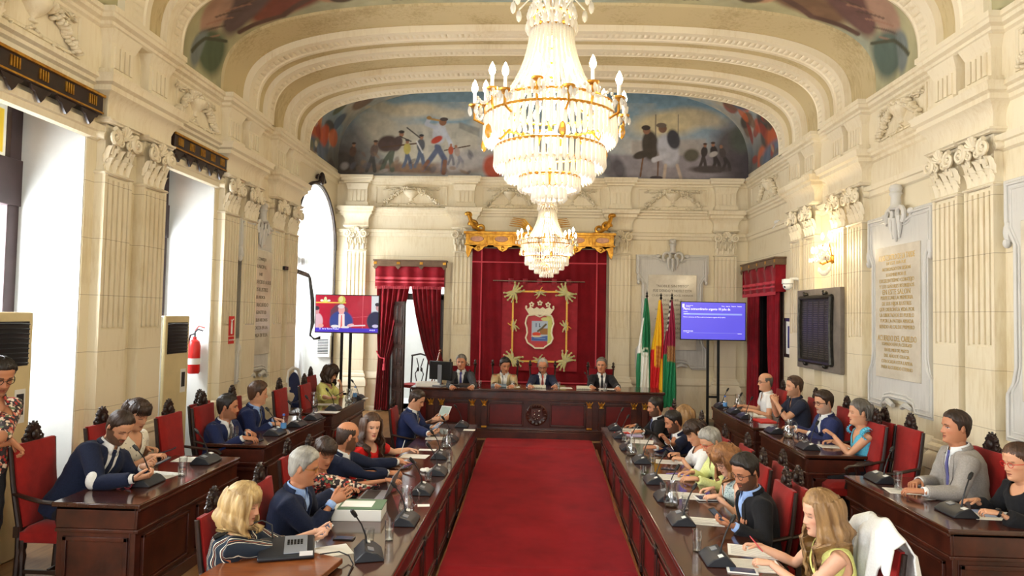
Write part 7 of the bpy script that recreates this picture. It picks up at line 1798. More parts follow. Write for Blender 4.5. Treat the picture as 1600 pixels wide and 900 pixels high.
mb = MB(WHITEP); mb.tube([(-.25, -.2, .0), (-.26, -.21, .5), (-.26, -.26, .88), (-.2, -.28, 1.03), (0, -.28, 1.08), (.2, -.28, 1.03), (.26, -.26, .88), (.26, -.21, .5), (.25, -.2, 0)], .026, 8); mb.tube([(-.23, .24, 0), (-.23, .22, .45), (.23, .22, .45), (.23, .24, 0)], .016, 8); mb.build('frame', root)
mb = MB(WOODLIGHT); a, b = PY(688, 548, 13.6), PY(672, 605, 13.6); mb.tube([b-(a-b)*1.2, b, a], .016, 7); mb.tube([a+Vector((0, .01, .0)), b+Vector((.06, .01, 0)), b-(a-b)*1.2+Vector((.1, 0, 0))], .01, 6); mb.ball(a, .03, 8, 6)
tag(mb.build('wooden_stick'), 'slender brown wooden stick leaning beside the left curtain', 'stick')
# radiators below the left windows
for y, z in ((8.9, .25), (11.1, .25)):
    mb = MB(mat('cream_radiator', (222, 208, 176), .4, var=.05))
    for i in range(12): mb.box(-XW+.02, -XW+.14, y-.35+i*.06, y-.315+i*.06, z, z+.9)
    mb.box(-XW+.04, -XW+.12, y-.36, y+.36, z+.05, z+.1); mb.box(-XW+.04, -XW+.12, y-.36, y+.36, z+.8, z+.85)
    tag(mb.build('radiator', bevel=.01), 'cream ribbed radiator under the %s' % ('plaque on the left wall' if y < 10 else 'column next to the arched window'), 'radiator')

# ---------------------------------------------------------------- chandeliers
CRYS = bpy.data.materials.new('crystal'); CRYS.use_nodes = True
nt = CRYS.node_tree; b = nt.nodes['Principled BSDF']; b.inputs['Base Color'].default_value = (.96, .95, .92, 1); b.inputs['Roughness'].default_value = .12; b.inputs['Transmission Weight'].default_value = .35; b.inputs['IOR'].default_value = 1.5
tr = nt.nodes.new('ShaderNodeBsdfTranslucent'); tr.inputs[0].default_value = (1, .97, .9, 1); mx = nt.nodes.new('ShaderNodeMixShader'); mx.inputs[0].default_value = .55
nt.links.new(b.outputs[0], mx.inputs[1]); nt.links.new(tr.outputs[0], mx.inputs[2]); nt.links.new(mx.outputs[0], nt.nodes['Material Output'].inputs[0])
BULB = mat('lit_bulb', (255, 240, 210), .5, var=0, emit=(255, 226, 170), estr=90)
AMBER = mat('amber_crystal', (236, 170, 60), .15, var=.05, trans=.5)
def drop(mb, x, y, z, s):
    mb.lathe([(0, 0), (s*.3, -s*.3), (s*.45, -s*1.1), (s*.3, -s*1.7), (0, -s*2.0)], (x, y, z), 6)
def strand(mb, p0, p1, n, r, sag=0):
    for i in range(n+1):
        t = i/n; p = Vector(p0).lerp(Vector(p1), t); p.z -= sag*math.sin(PI*t)
        mb.ball(p, (r, r, r*1.1), 6, 4)
def chandelier(label, loc, s, narms, ztop, light):
    root = thing('chandelier', label, 'chandelier', loc)
    # local z=0 is the ring that carries the candle arms
    mb = MB(GOLD)
    mb.tube([(0, 0, ztop), (0, 0, -.56*s)], .018*s, 8)
    for r_, z in ((.53*s, 0), (.50*s, .1*s), (.44*s, -.25*s), (.35*s, -.37*s), (.24*s, -.48*s), (.165*s, .73*s), (.15*s, .86*s)):
        mb.tube([(r_*math.cos(a), r_*math.sin(a), z) for a in np.linspace(0, 2*PI, 41)], .012*s, 6, cap=False)
    mb.build('gilt_frame', root)
    # tent of bead strands from the crown down to the ring
    mb = MB(CRYS)
    for i in range(34):
        a = 2*PI*i/34; n = 30
        for k in range(n+1):
            t = k/n; r_ = s*(.165+.07*t+.19*t**2.4); z = s*(.72-t*.62); mb.ball((r_*math.cos(a), r_*math.sin(a), z), (.017*s, .017*s, .02*s), 6, 4)
    mb.build('bead_canopy', root)
    mb = MB(CRYS)
    for z, r_, n in ((.9, .19, 18), (.8, .2, 20)):
        for i in range(n):
            a = 2*PI*i/n; drop(mb, s*r_*math.cos(a), s*r_*math.sin(a), s*z, .045*s); strand(mb, (s*r_*math.cos(a), s*r_*math.sin(a), s*z), (s*.13*math.cos(a), s*.13*math.sin(a), s*(z+.1)), 5, .01*s)
    for i in range(12):
        a = 2*PI*i/12; mb.tube([(s*.05*math.cos(a), s*.05*math.sin(a), s*.84), (s*.2*math.cos(a), s*.2*math.sin(a), s*1.06), (s*.32*math.cos(a), s*.32*math.sin(a), s*.98)], .008*s, 5); drop(mb, s*.32*math.cos(a), s*.32*math.sin(a), s*.98, .055*s)
        mb.tube([(s*.03*math.cos(a), s*.03*math.sin(a), s*.84), (s*.12*math.cos(a+.2), s*.12*math.sin(a+.2), s*1.16), (s*.22*math.cos(a+.2), s*.22*math.sin(a+.2), s*1.12)], .007*s, 5); drop(mb, s*.22*math.cos(a+.2), s*.22*math.sin(a+.2), s*1.12, .045*s)
    mb.build('crown_drops', root)
    # fringed tiers of long prisms
    for r_, z, L, n in ((.53, 0, .22, 64), (.50, .1, .10, 56), (.44, -.24, .19, 52), (.35, -.36, .16, 42), (.24, -.47, .13, 30), (.13, -.56, .12, 16)):
        mb = MB(CRYS)
        for i in range(n):
            a = 2*PI*i/n; x, y = s*r_*math.cos(a), s*r_*math.sin(a); mb.lathe([(0, 0), (.014*s, -.012*s), (.017*s, -L*s*.6), (.02*s, -L*s*.8), (0, -L*s)], (x, y, s*z), 6)
        mb.build('prism_tier', root)
    mb = MB(CRYS)
    for i in range(narms):   # swags between the arms
        a0, a1 = 2*PI*i/narms, 2*PI*(i+1)/narms
        strand(mb, (s*.62*math.cos(a0), s*.62*math.sin(a0), s*.1), (s*.62*math.cos(a1), s*.62*math.sin(a1), s*.1), 9, .013*s, .07*s)
    mb.build('bead_swags', root)
    for i in range(narms):
        a = 2*PI*(i+.5)/narms; up_ = (i % 2)*.08*s; ro = (.62 if i % 2 == 0 else .55)*s; ca, sa = math.cos(a), math.sin(a)
        mb = MB(GOLD); mb.tube([(s*.4*ca, s*.4*sa, -.02*s), (s*.5*ca, s*.5*sa, -.09*s), (ro*ca, ro*sa, -.04*s+up_), (ro*ca, ro*sa, .06*s+up_)], .011*s, 6); mb.lathe([(.01*s, 0), (.045*s, .012*s), (.05*s, .025*s), (.02*s, .03*s)], (ro*ca, ro*sa, .05*s+up_), 10); arm_ = mb.build('candle_arm', root)
        mb = MB(CRYS)
        for k in range(5): b_ = 2*PI*k/5; drop(mb, ro*ca+.045*s*math.cos(b_), ro*sa+.045*s*math.sin(b_), .06*s+up_, .035*s)
        mb.mat(WHITEP).tube([(ro*ca, ro*sa, .07*s+up_), (ro*ca, ro*sa, .17*s+up_)], .013*s, 8); mb.build('candle', arm_)
        mb = MB(BULB); mb.lathe([(.008*s, 0), (.022*s, .02*s), (.026*s, .045*s), (.016*s, .08*s), (0, .11*s)], (ro*ca, ro*sa, .17*s+up_), 10); mb.build('bulb', arm_)
    for i in range(6):
        mb = MB(AMBER); a = -.4+i*1.05; drop(mb, s*.6*math.cos(a), s*.6*math.sin(a), -.1*s-.04*s*(i % 3), .06*s); mb.build('amber_drop', root)
    # lamps hidden inside the crystal
    for z in (.64, .52, .4, .28, .16, .04, -.15, -.35):
        mb = MB(BULB); mb.ball((0, 0, z*s), .05*s, 12, 8); mb.build('inner_bulb', root)
    for z, e in ((.45, .4), (.12, .7), (-.2, .5)):
        l = bpy.data.lights.new('chandelier_lamp', 'POINT'); l.energy = light*e; l.color = (1, .92, .78); l.shadow_soft_size = .12*s
        lo = bpy.data.objects.new('chandelier_lamp', l); C.objects.link(lo); lo.location = (loc[0]+.0, loc[1], loc[2]+z*s)
chandelier('huge lit crystal chandelier with candle bulbs hanging over the aisle', (.07, 5.5, 3.95), 1.0, 16, 2.4, 210)
chandelier('smaller lit crystal chandelier hanging farther back before the head table', (.12, 11.0, 3.5), .78, 12, 2.9, 100)
# sconce
p = PX(1285, 405, XW-.25)
root = thing('wall_sconce', 'lit crystal wall sconce above the bronze memorial plate', 'wall lamp', (XW-.1, p.y, p.z))
mb = MB(GOLD); mb.lathe([(0, 0), (.07, .0), (.06, .02), (0, .03)], (0, 0, 0), 14, Matrix.Rotation(-PI/2, 3, 'Y'))
spots = [(-.2, -.22, .02), (-.24, 0, .0), (-.2, .22, .02), (-.1, -.12, .22), (-.1, .12, .22)]
for x, y, z in spots: mb.tube([(0, 0, 0), (x*.6, y*.5, -.08+z), (x, y, z)], .009, 6)
mb.build('arms', root)
for x, y, z in spots:
    mb = MB(CRYS)
    for k in range(6): drop(mb, x+.045*math.cos(k), y+.045*math.sin(k), z+.01, .035)
    strand(mb, (x, y, z), (0, 0, .34), 9, .011, .05); mb.build('crystal_drops', root)
mb = MB(CRYS)
for k in range(9): drop(mb, -.12, -.2+k*.05, -.1-.06*math.sin(k/8*PI), .045)
mb.build('crystal_swag', root)
for x, y, z in spots:
    mb = MB(BULB); mb.lathe([(.008, 0), (.02, .02), (.024, .045), (.014, .08), (0, .1)], (x, y, z+.08), 10); mb.build('bulb', root)
l = bpy.data.lights.new('sconce_lamp', 'POINT'); l.energy = 26; l.color = (1, .84, .58); l.shadow_soft_size = .1
lo = bpy.data.objects.new('sconce_lamp', l); C.objects.link(lo); lo.location = (XW-.45, p.y, p.z+.08)
# ================================================================ things on the desks
_PZ = PZ
def PZ(px, py, z):
    p = _PZ(px, py, z)
    if abs(z-.75) < .06 and px < 1300:      # keep loose things on the bench tops
        s_ = -1 if px < 843 else 1; a, b = (.93, 1.47) if s_ < 0 else (1.0, 1.55)
        if z < .79: p.x = s_*min(max(abs(p.x), a), b); p.y = min(p.y, 9.93)
    elif abs(z-.95) < .03:
        s_ = -1 if px < 843 else 1; p.x = s_*min(max(abs(p.x), 2.92), 3.40)
        segs = [(q[1]+.08, q[2]-.08) for q in OD if q[0] == ('R' if s_ > 0 else 'L')]
        if not any(a <= p.y <= b for a, b in segs):
            p.y = min([(abs(p.y-e), e) for sg in segs for e in sg])[1]
    return p
LOT, LIT, PRT = .95, .75, 1.12
# ---- microphone units
def mic_proto():
    root = thing('microphone_unit', 'x', 'microphone')
    mb = MB(DGREY)
    mb.prism([(-.09, 0), (.09, 0), (.095, .012), (.03, .075), (-.05, .05), (-.095, .012)], -.125, .125, lambda u, v, d: (d, u, v)); mb.build('base', root, bevel=.006)
    mb = MB(BLACK); mb.box(-.1, -.02, -.03, .03, .034, .05) if False else mb.tube([(.045, .01, .06), (.045, .02, .12), (.035, .05, .2), (.01, .09, .265)], [.007, .0055, .005, .005], 7); mb.build('gooseneck', root)
    mb = MB(BLACK); mb.tube([(.012, .087, .26), (.004, .105, .287), (-.003, .12, .305)], [.013, .016, .011], 10); mb.build('microphone_head', root)
    mb = MB(WHITEP); mb.cbox((.095, -.0, .067), (.045, .03, .004), rx=R(17)); mb.build('label', root)
    mb = MB(SILVER); mb.cbox((-.055, -.01, .066), (.06, .04, .004), rx=R(17)); mb.build('button_panel', root)
    return root
mic0 = mic_proto(); micn = [0]
def mic(px, py, z, rz, label):
    p = PZ(px, py, z+.02)
    o = mic0 if micn[0] == 0 else copy_tree(mic0); micn[0] += 1
    o.location = (p.x, p.y, z); o.rotation_euler = (0, 0, rz); tag(o, label); return o
RL, RR = R(90), R(-90)      # local +y (towards the speaker's seat): left rows sit at -x, right rows at +x
for px, py, z, rz, lab in [
    (229, 752, LOT, RL, 'dark microphone unit beside the red sunglasses on the left raised desk'), (322, 719, LOT, RL, 'microphone unit in front of the dotted blouse, far end of the nearest left desk'),
    (430, 676, LOT, RL, 'microphone unit beside the black pad of the nearer blue suit'), (464, 663, LOT, RL, 'microphone unit in front of the second blue suit, middle of its desk'), (490, 652, LOT, RL, 'microphone unit at the far end of the blue suits\' desk'),
    (526, 638, LOT, RL, 'microphone unit in front of the woman in yellow'), (571, 616, LOT, RL, 'microphone unit at the far end of the desk of the woman in yellow'),
    (576, 864, LIT, RL+.3, 'nearest microphone unit on the left bench beside two tumblers'), (634, 812, LIT, RL, 'microphone unit behind the water jug on the left bench'), (660, 766, LIT, RL, 'microphone unit in front of the laptop on the left bench'),
    (684, 737, LIT, RL, 'microphone unit beside crumpled tissues on the left bench'), (688, 712, LIT, RL, 'microphone unit in front of the woman in red'), (704, 686, LIT, RL, 'microphone unit behind the farthest jug on the left bench'), (722, 664, LIT, RL, 'microphone unit at the far end of the left bench'),
    (1120, 872, LIT, RR, 'nearest microphone unit on the right bench before the woman in yellow'), (1064, 812, LIT, RR, 'microphone unit before the bearded man in the black jacket'), (1040, 776, LIT, RR, 'microphone unit behind the jug on the right bench'), (1022, 750, LIT, RR, 'microphone unit before the man in the yellow-green shirt'),
    (1002, 719, LIT, RR, 'microphone unit before the woman in the white blouse'), (981, 699, LIT, RR, 'microphone unit before the bearded man in dark blue'), (969, 681, LIT, RR, 'microphone unit beside the pink folder on the right bench'), (960, 667, LIT, RR, 'microphone unit at the far end of the right bench'),
    (1122, 632, LOT, RR, 'microphone unit at the far corner of the raised right desks'), (1147, 643, LOT, RR, 'microphone unit before the bald man in white'), (1163, 651, LOT, RR, 'microphone unit beside the tumbler before the red folder'), (1209, 673, LOT, RR, 'microphone unit before the man in blue on the right'),
    (1262, 698, LOT, RR, 'microphone unit beside the jug before the woman in turquoise'), (1375, 748, LOT, RR, 'microphone unit before the man in the grey suit'), (1494, 799, LOT, RR, 'microphone unit before the woman in black at the right edge')]:
    mic(px, py, z, rz, lab)
IV2 = mat('pale_unit_plastic', (196, 196, 178), .4, var=.03)
def pres_mic(px, lab, m):
    p = PZ(px, 605, PRT); p.y = 11.78; root = thing('conference_unit', lab, 'microphone', (p.x, p.y, PRT), 0)
    mb = MB(m); mb.prism([(-.07, 0), (.07, 0), (.07, .05), (-.07, .02)], -.13, .13, lambda u, v, d: (d, u, v)); mb.build('base', root, bevel=.006)
    mb = MB(BLACK)
    mb.box(-.1, .02, .071, .074, .01, .04)
    for i in range(6): mb.box(-.1+i*.03, -.085+i*.03, -.0712, -.07, .006, .016)
    mb.build('keypad', root)
    mb = MB(BLACK); mb.tube([(.07, .03, .04), (.07, .05, .15), (.05, .12, .22), (.03, .2, .25)], .005, 6); mb.tube([(.035, .18, .243), (.02, .23, .262)], .013, 8); mb.build('gooseneck', root)
pres_mic(779, 'blue-grey conference unit before the man in the tan jacket', mat('bluegrey_plastic', (110, 128, 140), .4, var=.05)); pres_mic(841, 'pale conference unit before the man with the red tie', IV2); pres_mic(911, 'pale conference unit at the right of the head table', IV2)
pres_mic(728, 'black conference unit beside the computer monitor', BLACK)
# large chairman's unit on the lectern table
p = PZ(448, 860, .83)
root = thing('chairman_unit', 'large grey conference unit with speaker grille and keys at bottom left', 'microphone', (p.x, p.y, .8), R(18))
mb = MB(DGREY); mb.prism([(-.1, 0), (.12, 0), (.13, .02), (.11, .085), (.09, .09), (-.11, .03), (-.12, .012)], -.17, .17, lambda u, v, d: (d, u, v)); mb.build('base', root, bevel=.012)
mb = MB(SILVER); mb.cbox((.055, -.0, .066), (.14, .19, .004), rx=R(16)); mb.build('face_plate', root, bevel=.002)
mb = MB(BLACK)
for i in range(3):
    for j in range(5): mb.cbox((.01+j*.02, .0+i*.018, .069+i*.0052), (.014, .012, .006), rx=R(16))
mb.build('keys', root)
mb = MB(WHITEP); mb.cbox((.12, .135-.26, .045), (.08, .003, .028), rx=0); mb.cbox((.175, .02, .04), (.003, .1, .03)); mb.build('label', root)
mb = MB(BLACK); mb.tube([(-.09, .08, .08), (-.1, .09, .17), (-.16, .1, .2), (-.28, .06, .18), (-.4, .0, .15)], [.006, .006, .005, .005, .005], 7); mb.tube([(-.37, .015, .157), (-.43, -.015, .143)], [.012, .015], 8); mb.build('gooseneck', root)
root = thing('power_cable', 'grey cable trailing from the large unit over the bench edge', 'cable')
mb = MB(DGREY); q = [PZ(500, 866, .81), PZ(530, 862, .81), PZ(545, 868, .78), PZ(552, 882, .76), PZ(545, 896, .757), PZ(538, 915, .757)]; mb.tube(q, .0045, 6); mb.build('cable', root)

# ---- glassware
def tumbler_proto(water=.45, h=.115, r=.034, nm='tumbler'):
    root = thing(nm, 'x', 'glass')
    mb = MB(TGLASS); mb.lathe([(0, 0), (r*.82, 0), (r*.86, .004), (r, h), (r-.002, h), (r*.86-.003, .012), (0, .012)], (0, 0, 0), 20); mb.build('glass_wall', root, smooth=60)
    if water:
        wm = TGLASS
        zz_ = .012+(h-.015)*water; mb = MB(wm); r1 = r*.86+(r*.14)*water; mb.lathe([(0, .0125), (r*.86-.0035, .0125), (r1-.0035, zz_), (0, zz_)], (0, 0, 0), 20); mb.build('water', root, smooth=60)
    return root
T0 = tumbler_proto(); T1 = tumbler_proto(0, .09, .036); T2 = tumbler_proto(.5, .15, .034); gl = {id(T0): 0, id(T1): 0, id(T2): 0}
def glass(proto, px, py, z, lab, y=None):
    p = PZ(px, py, z) if y is None else Vector((PZ(px, py, z).x, y, z)); o = proto if gl[id(proto)] == 0 else copy_tree(proto); gl[id(proto)] += 1
    o.location = (p.x, p.y, z); tag(o, lab)
def jug_proto():
    root = thing('water_jug', 'x', 'jug')
    mb = MB(TGLASS); mb.lathe([(0, 0), (.05, 0), (.062, .02), (.066, .06), (.055, .11), (.042, .15), (.044, .19), (.05, .215), (.047, .215), (.041, .19), (.039, .15), (.051, .11), (.062, .06), (.058, .024), (.046, .008), (0, .008)], (0, 0, 0), 28); mb.build('jug_body', root, smooth=60)
    mb = MB(TGLASS); mb.tube([(.043, 0, .19), (.08, 0, .2), (.1, 0, .17), (.098, 0, .12), (.08, 0, .08), (.062, 0, .07)], .007, 8); mb.build('handle', root)
    wm = TGLASS; mb = MB(wm); mb.lathe([(0, .009), (.046, .009), (.0575, .025), (.0612, .06), (.0505, .11), (0, .11)], (0, 0, 0), 28); mb.build('water', root, smooth=60)
    return root
J0 = jug_proto(); gl[id(J0)] = 0
for pr, px, py, z, lab in [
    (T0, 284, 744, LOT, 'clear tumbler half in front on the nearest left raised desk'), (T1, 286, 730, LOT, 'empty tumbler just behind another on the nearest left raised desk'),
    (T2, 367, 688, LOT, 'tall tumbler on the blue suits\' desk beside the black pad'), (T0, 473, 665, LOT, 'tumbler beyond the bottle on the blue suits\' desk') , (T0, 477, 648, LOT, 'tumbler at the far end of the blue suits\' desk'),
    (T1, 577, 846, LIT, 'low tumbler beside the nearest microphone of the left bench'), (T2, 608, 845, LIT, 'tall half-full tumbler beside the nearest microphone of the left bench'), (T1, 669, 752, LIT, 'low tumbler beside the tissues on the left bench'), (T0, 702, 722, LIT, 'tumbler in front of the farthest jug on the left bench'),
    (T2, 1089, 862, LIT, 'tall tumbler at the near end of the right bench'), (T1, 1005, 742, LIT, 'low empty tumbler at the aisle edge of the right bench'), (T0, 1071, 797, LIT, 'tumbler right of the jug on the right bench'), (T1, 1037, 770, LIT, 'tumbler left of the jug on the right bench'), (T0, 1018, 724, LIT, 'tumbler beside the phone of the man in yellow-green'), (T1, 957, 665, LIT, 'tumbler at the far corner of the right bench'), (T0, 975, 690, LIT, 'tumbler between the far microphones of the right bench'),
    (T2, 1173, 660, LOT, 'tall tumbler before the red folder'), (T1, 1252, 690, LOT, 'tumbler right of the jug before the man in blue'), (T2, 1403, 765, LOT, 'tall tumbler before the man in the grey suit'), (T1, 1480, 778, LOT, 'tumbler behind the microphone at the right edge')]:
    glass(pr, px, py, z, lab)
for px, lab in ((748, 'tumbler beside the black unit on the head table'), (872, 'tumbler right of the red tie on the head table'), (943, 'tumbler at the right end of the head table'), (801, 'tumbler between the tan jacket and the red tie')): glass(T0, px, 606, PRT, lab, 11.72)
for px, py, z, rz, lab in [(635, 803, LIT, -.4, 'glass water jug at the aisle edge in the middle of the left bench'), (698, 700, LIT, 0, 'water jug in front of the suited man on the left bench'), (1049, 792, LIT, .5, 'glass jug among tumblers in the middle of the right bench'), (986, 712, LIT, 0, 'dark-looking glass jug before the white blouse'),
                           (1141, 631, LOT, 0, 'glass jug before the bald man in white'), (1232, 684, LOT, 0, 'large glass jug before the man in blue on the right'), (490, 636, LOT, 0, 'glass jug on the desk of the woman in yellow'), (548, 629, LOT, 0, 'glass jug beyond the phone of the woman in yellow')]:
    glass(J0, px, py, z, lab)
def bottle(px, py, z, lab, c=(90, 150, 210)):
    p = PZ(px, py, z); root = thing('water_bottle', lab, 'bottle', (p.x, p.y, z)); mb = MB(TGLASS); mb.lathe([(0, 0), (.03, 0), (.032, .01), (.032, .13), (.012, .18), (.012, .2)], (0, 0, 0), 16); mb.build('bottle_body', root)
    mb = MB(mat('bottle_label', c, .5, var=.1)); mb.lathe([(.0325, .05), (.0325, .11)], (0, 0, 0), 16, cap=False); mb.build('label', root); mb = MB(mat('bottle_cap', (60, 110, 200), .4, var=0)); mb.lathe([(.014, .195), (.014, .215), (0, .215)], (0, 0, 0), 12); mb.build('cap', root)
bottle(446, 676, LOT, 'plastic water bottle on the blue suits\' desk'); bottle(1133, 640, LOT, 'plastic bottle with blue label at the far end of the raised right desks'); bottle(558, 625, LOT, 'plastic bottle beside the jug of the woman in yellow')

# ---- papers, phones, folders
def sheet(name, lab, cat, px, py, z, w, d, rz, m=PAPER, th=.0015, lines=0, dz=0):
    p = PZ(px, py, z)
    root = thing(name, lab, cat, (p.x, p.y, z+.0005+dz), R(rz))
    mb = MB(m); mb.box(-w/2, w/2, -d/2, d/2, 0, th); mb.build('sheet' if th < .01 else 'block', root)
    if lines:
        mb = MB(mat('printed_text', (120, 120, 126), .8, var=.1)); rn = random.Random(int(px))
        for i in range(lines): y = d/2-.03-i*(d-.05)/lines; mb.box(-w/2+.02, w/2-.02-rn.random()*.05, y-.0015, y+.0015, th, th+.0004)
        mb.build('printed_lines', root)
    return root
for px, py, z, w, d, rz, lab, ln in [
    (250, 742, LOT, .3, .21, -10, 'white sheet under the phone of the man with elbow patches', 8), (300, 718, LOT, .3, .22, 5, 'white papers before the woman in the dotted blouse', 8), (512, 648, LOT, .3, .21, 0, 'white sheet at the far end of the blue suits\' desk', 6),
    (508, 632, LOT, .28, .2, 6, 'white sheet before the woman in the yellow blouse', 8), (590, 612, LOT, .3, .21, 0, 'yellowish sheets at the far end of the raised left desks', 4),
    (512, 862, LIT, .3, .21, 30, 'folded white paper under the phone of the blonde woman', 0), (648, 713, LIT, .3, .21, -6, 'white notepad the woman in red writes on', 0), (668, 703, LIT, .2, .1, 0, 'thin white note before the woman in red', 0), (683, 685, LIT, .3, .2, 6, 'white sheets under the hands of the suited man', 6),
    (735, 672, LIT, .16, .12, 0, 'small white card near the far end of the left bench', 0), (664, 790, LIT, .1, .07, 10, 'small white card beside the laptop', 0),
    (985, 668, LIT, .3, .21, -8, 'white papers at the far end of the right bench', 6), (985, 676, LIT, .3, .21, -3, 'second stack of white papers under the suited arm, far right bench', 6), (1000, 690, LIT, .34, .26, -12, 'spread white papers of the bearded man in dark blue', 9), (1046, 722, LIT, .3, .21, -10, 'white sheet below the hands of the white blouse', 8),
    (1050, 746, LIT, .3, .24, -4, 'white papers before the man in the yellow-green shirt', 9), (1075, 775, LIT, .32, .24, -10, 'white papers under the hands of the woman in teal dots', 9), (1100, 815, LIT, .3, .2, -10, 'white sheets beside the phone of the bearded man', 6), (1175, 862, LIT, .32, .24, -14, 'white document the woman in yellow reads, upper sheet', 10), (1180, 884, LIT, .32, .24, -4, 'white paper beneath the near hand of the woman in yellow', 8),
    (1178, 650, LOT, .3, .2, 0, 'open white papers before the navy polo shirt', 6), (1302, 698, LOT, .3, .2, -6, 'magazine sheet with pictures before the woman in turquoise', 6), (1415, 768, LOT, .3, .2, -8, 'white paper under the hands of the man in grey', 6), (1550, 806, LOT, .34, .24, -4, 'blue and white papers before the woman in black', 8)]:
    sheet('paper_sheet', lab, 'paper', px, py, z, w, d, rz, lines=ln)
for px, w, lab in ((706, .3, 'white papers beside the computer monitor'), (800, .26, 'white papers before the man in the tan jacket'), (832, .22, 'white papers left of the red tie'), (880, .3, 'white papers the man with the red tie reads'), (950, .36, 'white papers at the right end of the head table')):
    o = sheet('paper_sheet', lab, 'paper', px, 606, PRT, w, .2, 4, lines=5); o.location.y = 11.85
p_ = PZ(640, 606, PRT); o = sheet('paper_stack', 'stack of white papers left of the computer monitor', 'paper', 640, 606, PRT, .4, .3, 12, th=.05); o.location = (-1.9, 11.85, PRT)
def phone(lab, pos, rz, rx=0, white=False, s=1):
    root = thing('mobile_phone', lab, 'phone', pos); root.rotation_euler = (R(rx), 0, R(rz))
    mb = MB(WHITEP if white else BLACK); mb.box(-.036*s, .036*s, -.073*s, .073*s, 0, .009); mb.build('case', root, bevel=.003)
    mb = MB(mat('phone_screen', (70, 84, 110), .08, var=.1)); mb.box(-.031*s, .031*s, -.06*s, .06*s, .009, .0098); mb.build('screen', root)
def onz(px, py, z): return PZ(px, py, z)
phone('black phone in the hands of the man with elbow patches', onz(254, 722, 1.06), -60, 25); phone('phone in the hands of the woman in the dotted blouse', onz(262, 705, 1.06), -70, 20)
phone('black device lying under the hands of the nearer blue suit', onz(398, 688, LOT), 80, 0, s=1.2); phone('phone held by the woman in the yellow blouse', onz(532, 615, 1.08), -80, 30)
phone('white phone held by the blonde woman', onz(506, 832, .85), -50, 40, True); phone('black phone lying beside the white book block on the left bench', onz(538, 842, LIT), -92, 0); phone('phone in the hand of the bald man', onz(640, 727, .80), -70, 20)
phone('tablet phone in the hands of the suited man on the left bench', onz(682, 668, .83), -50, 35, s=1.5); phone('phone held by the bearded man in the black jacket', onz(1120, 806, .83), 40, 35); phone('white phone lying at the bottom of the right bench', onz(1160, 893, LIT), 80, 0, True, 1.3)
phone('phone lying before the white blouse', onz(1030, 712, LIT), 70, 0); phone('dark blue phone lying beside the microphone on the right bench', onz(1044, 733, LIT), 70, 0); phone('phone in the hands of the woman in the white blouse', onz(1050, 706, .84), 60, 30)
root = thing('tablet', 'white tablet held up by black sleeves at the far left bench', 'tablet', PZ(694, 646, .90)); root.rotation_euler = (R(55), 0, R(-30))
mb = MB(WHITEP); mb.box(-.09, .09, -.12, .12, 0, .008); mb.build('case', root, bevel=.003); mb = MB(mat('tablet_screen', (190, 210, 205), .2, var=.1)); mb.box(-.08, .08, -.105, .105, .008, .009); mb.build('screen', root)
root = thing('small_tablet', 'white-edged tablet lying under the hands of the woman in teal dots', 'tablet', PZ(1108, 779, LIT+.004), R(-84)); mb = MB(WHITEP); mb.box(-.08, .08, -.12, .12, 0, .009); mb.build('case', root, bevel=.003); mb = MB(mat('phone_screen')); mb.box(-.07, .07, -.105, .105, .009, .01); mb.build('screen', root)
# red folder, pink folder, blue papers
mb_ = mat('red_folder', (214, 40, 30), .5, var=.05)
sheet('folder', 'bright red folder before the man in the navy polo shirt', 'folder', 1195, 658, LOT, .24, .36, 4, m=mb_, th=.01)
sheet('folder', 'red folder at the far end of the right bench', 'folder', 972, 677, LIT, .2, .12, 8, m=mb_, th=.006, dz=.002); sheet('folder', 'lilac folder among papers at the far end of the right bench', 'folder', 988, 681, LIT, .26, .18, 0, m=mat('lilac', (190, 180, 220), .6), th=.005, dz=.002)
sheet('printed_chart', 'light blue printed sheet on top before the woman in black', 'paper', 1548, 803, LOT, .2, .2, -4, m=mat('lightblue_print', (170, 186, 226), .6, var=.1), th=.001, dz=.002)
sheet('notebook', 'white notebook beyond the red folder', 'notebook', 1170, 648, LOT, .2, .2, 0, th=.02)
# crumpled tissues
root = thing('crumpled_tissues', 'crumpled white tissues beside the microphone on the left bench', 'tissue', PZ(668, 737, LIT)); mb = MB(PAPER); rn = random.Random(4)
for i in range(7): mb.ball((rn.uniform(-.06, .06), rn.uniform(-.04, .04), .016), (rn.uniform(.02, .04), rn.uniform(.015, .03), .016), 7, 5, Matrix.Rotation(rn.random()*3, 3, 'Z') @ Matrix.Rotation(.5, 3, 'X'))
mb.build('tissue', root)
# the thick white block with green folder and sheet
p = PZ(562, 806, LIT)
root = thing('document_box', 'thick white document block with a green cover on the left bench', 'document', (p.x, p.y, LIT), R(4))
mb = MB(PAPER); mb.box(-.19, .19, -.145, .13, 0, .085); mb.build('page_block', root, bevel=.003)
mb = MB(mat('green_cover', (96, 124, 96), .5, var=.06)); mb.box(-.15, .195, -.14, .135, .0855, .095); mb.build('green_cover', root, bevel=.002)
sheet('loose_sheet', 'single white sheet lying on the green cover', 'paper', 0, 0, .1, .24, .17, 3).location = (p.x-.01, p.y-.01, LIT+.0962)
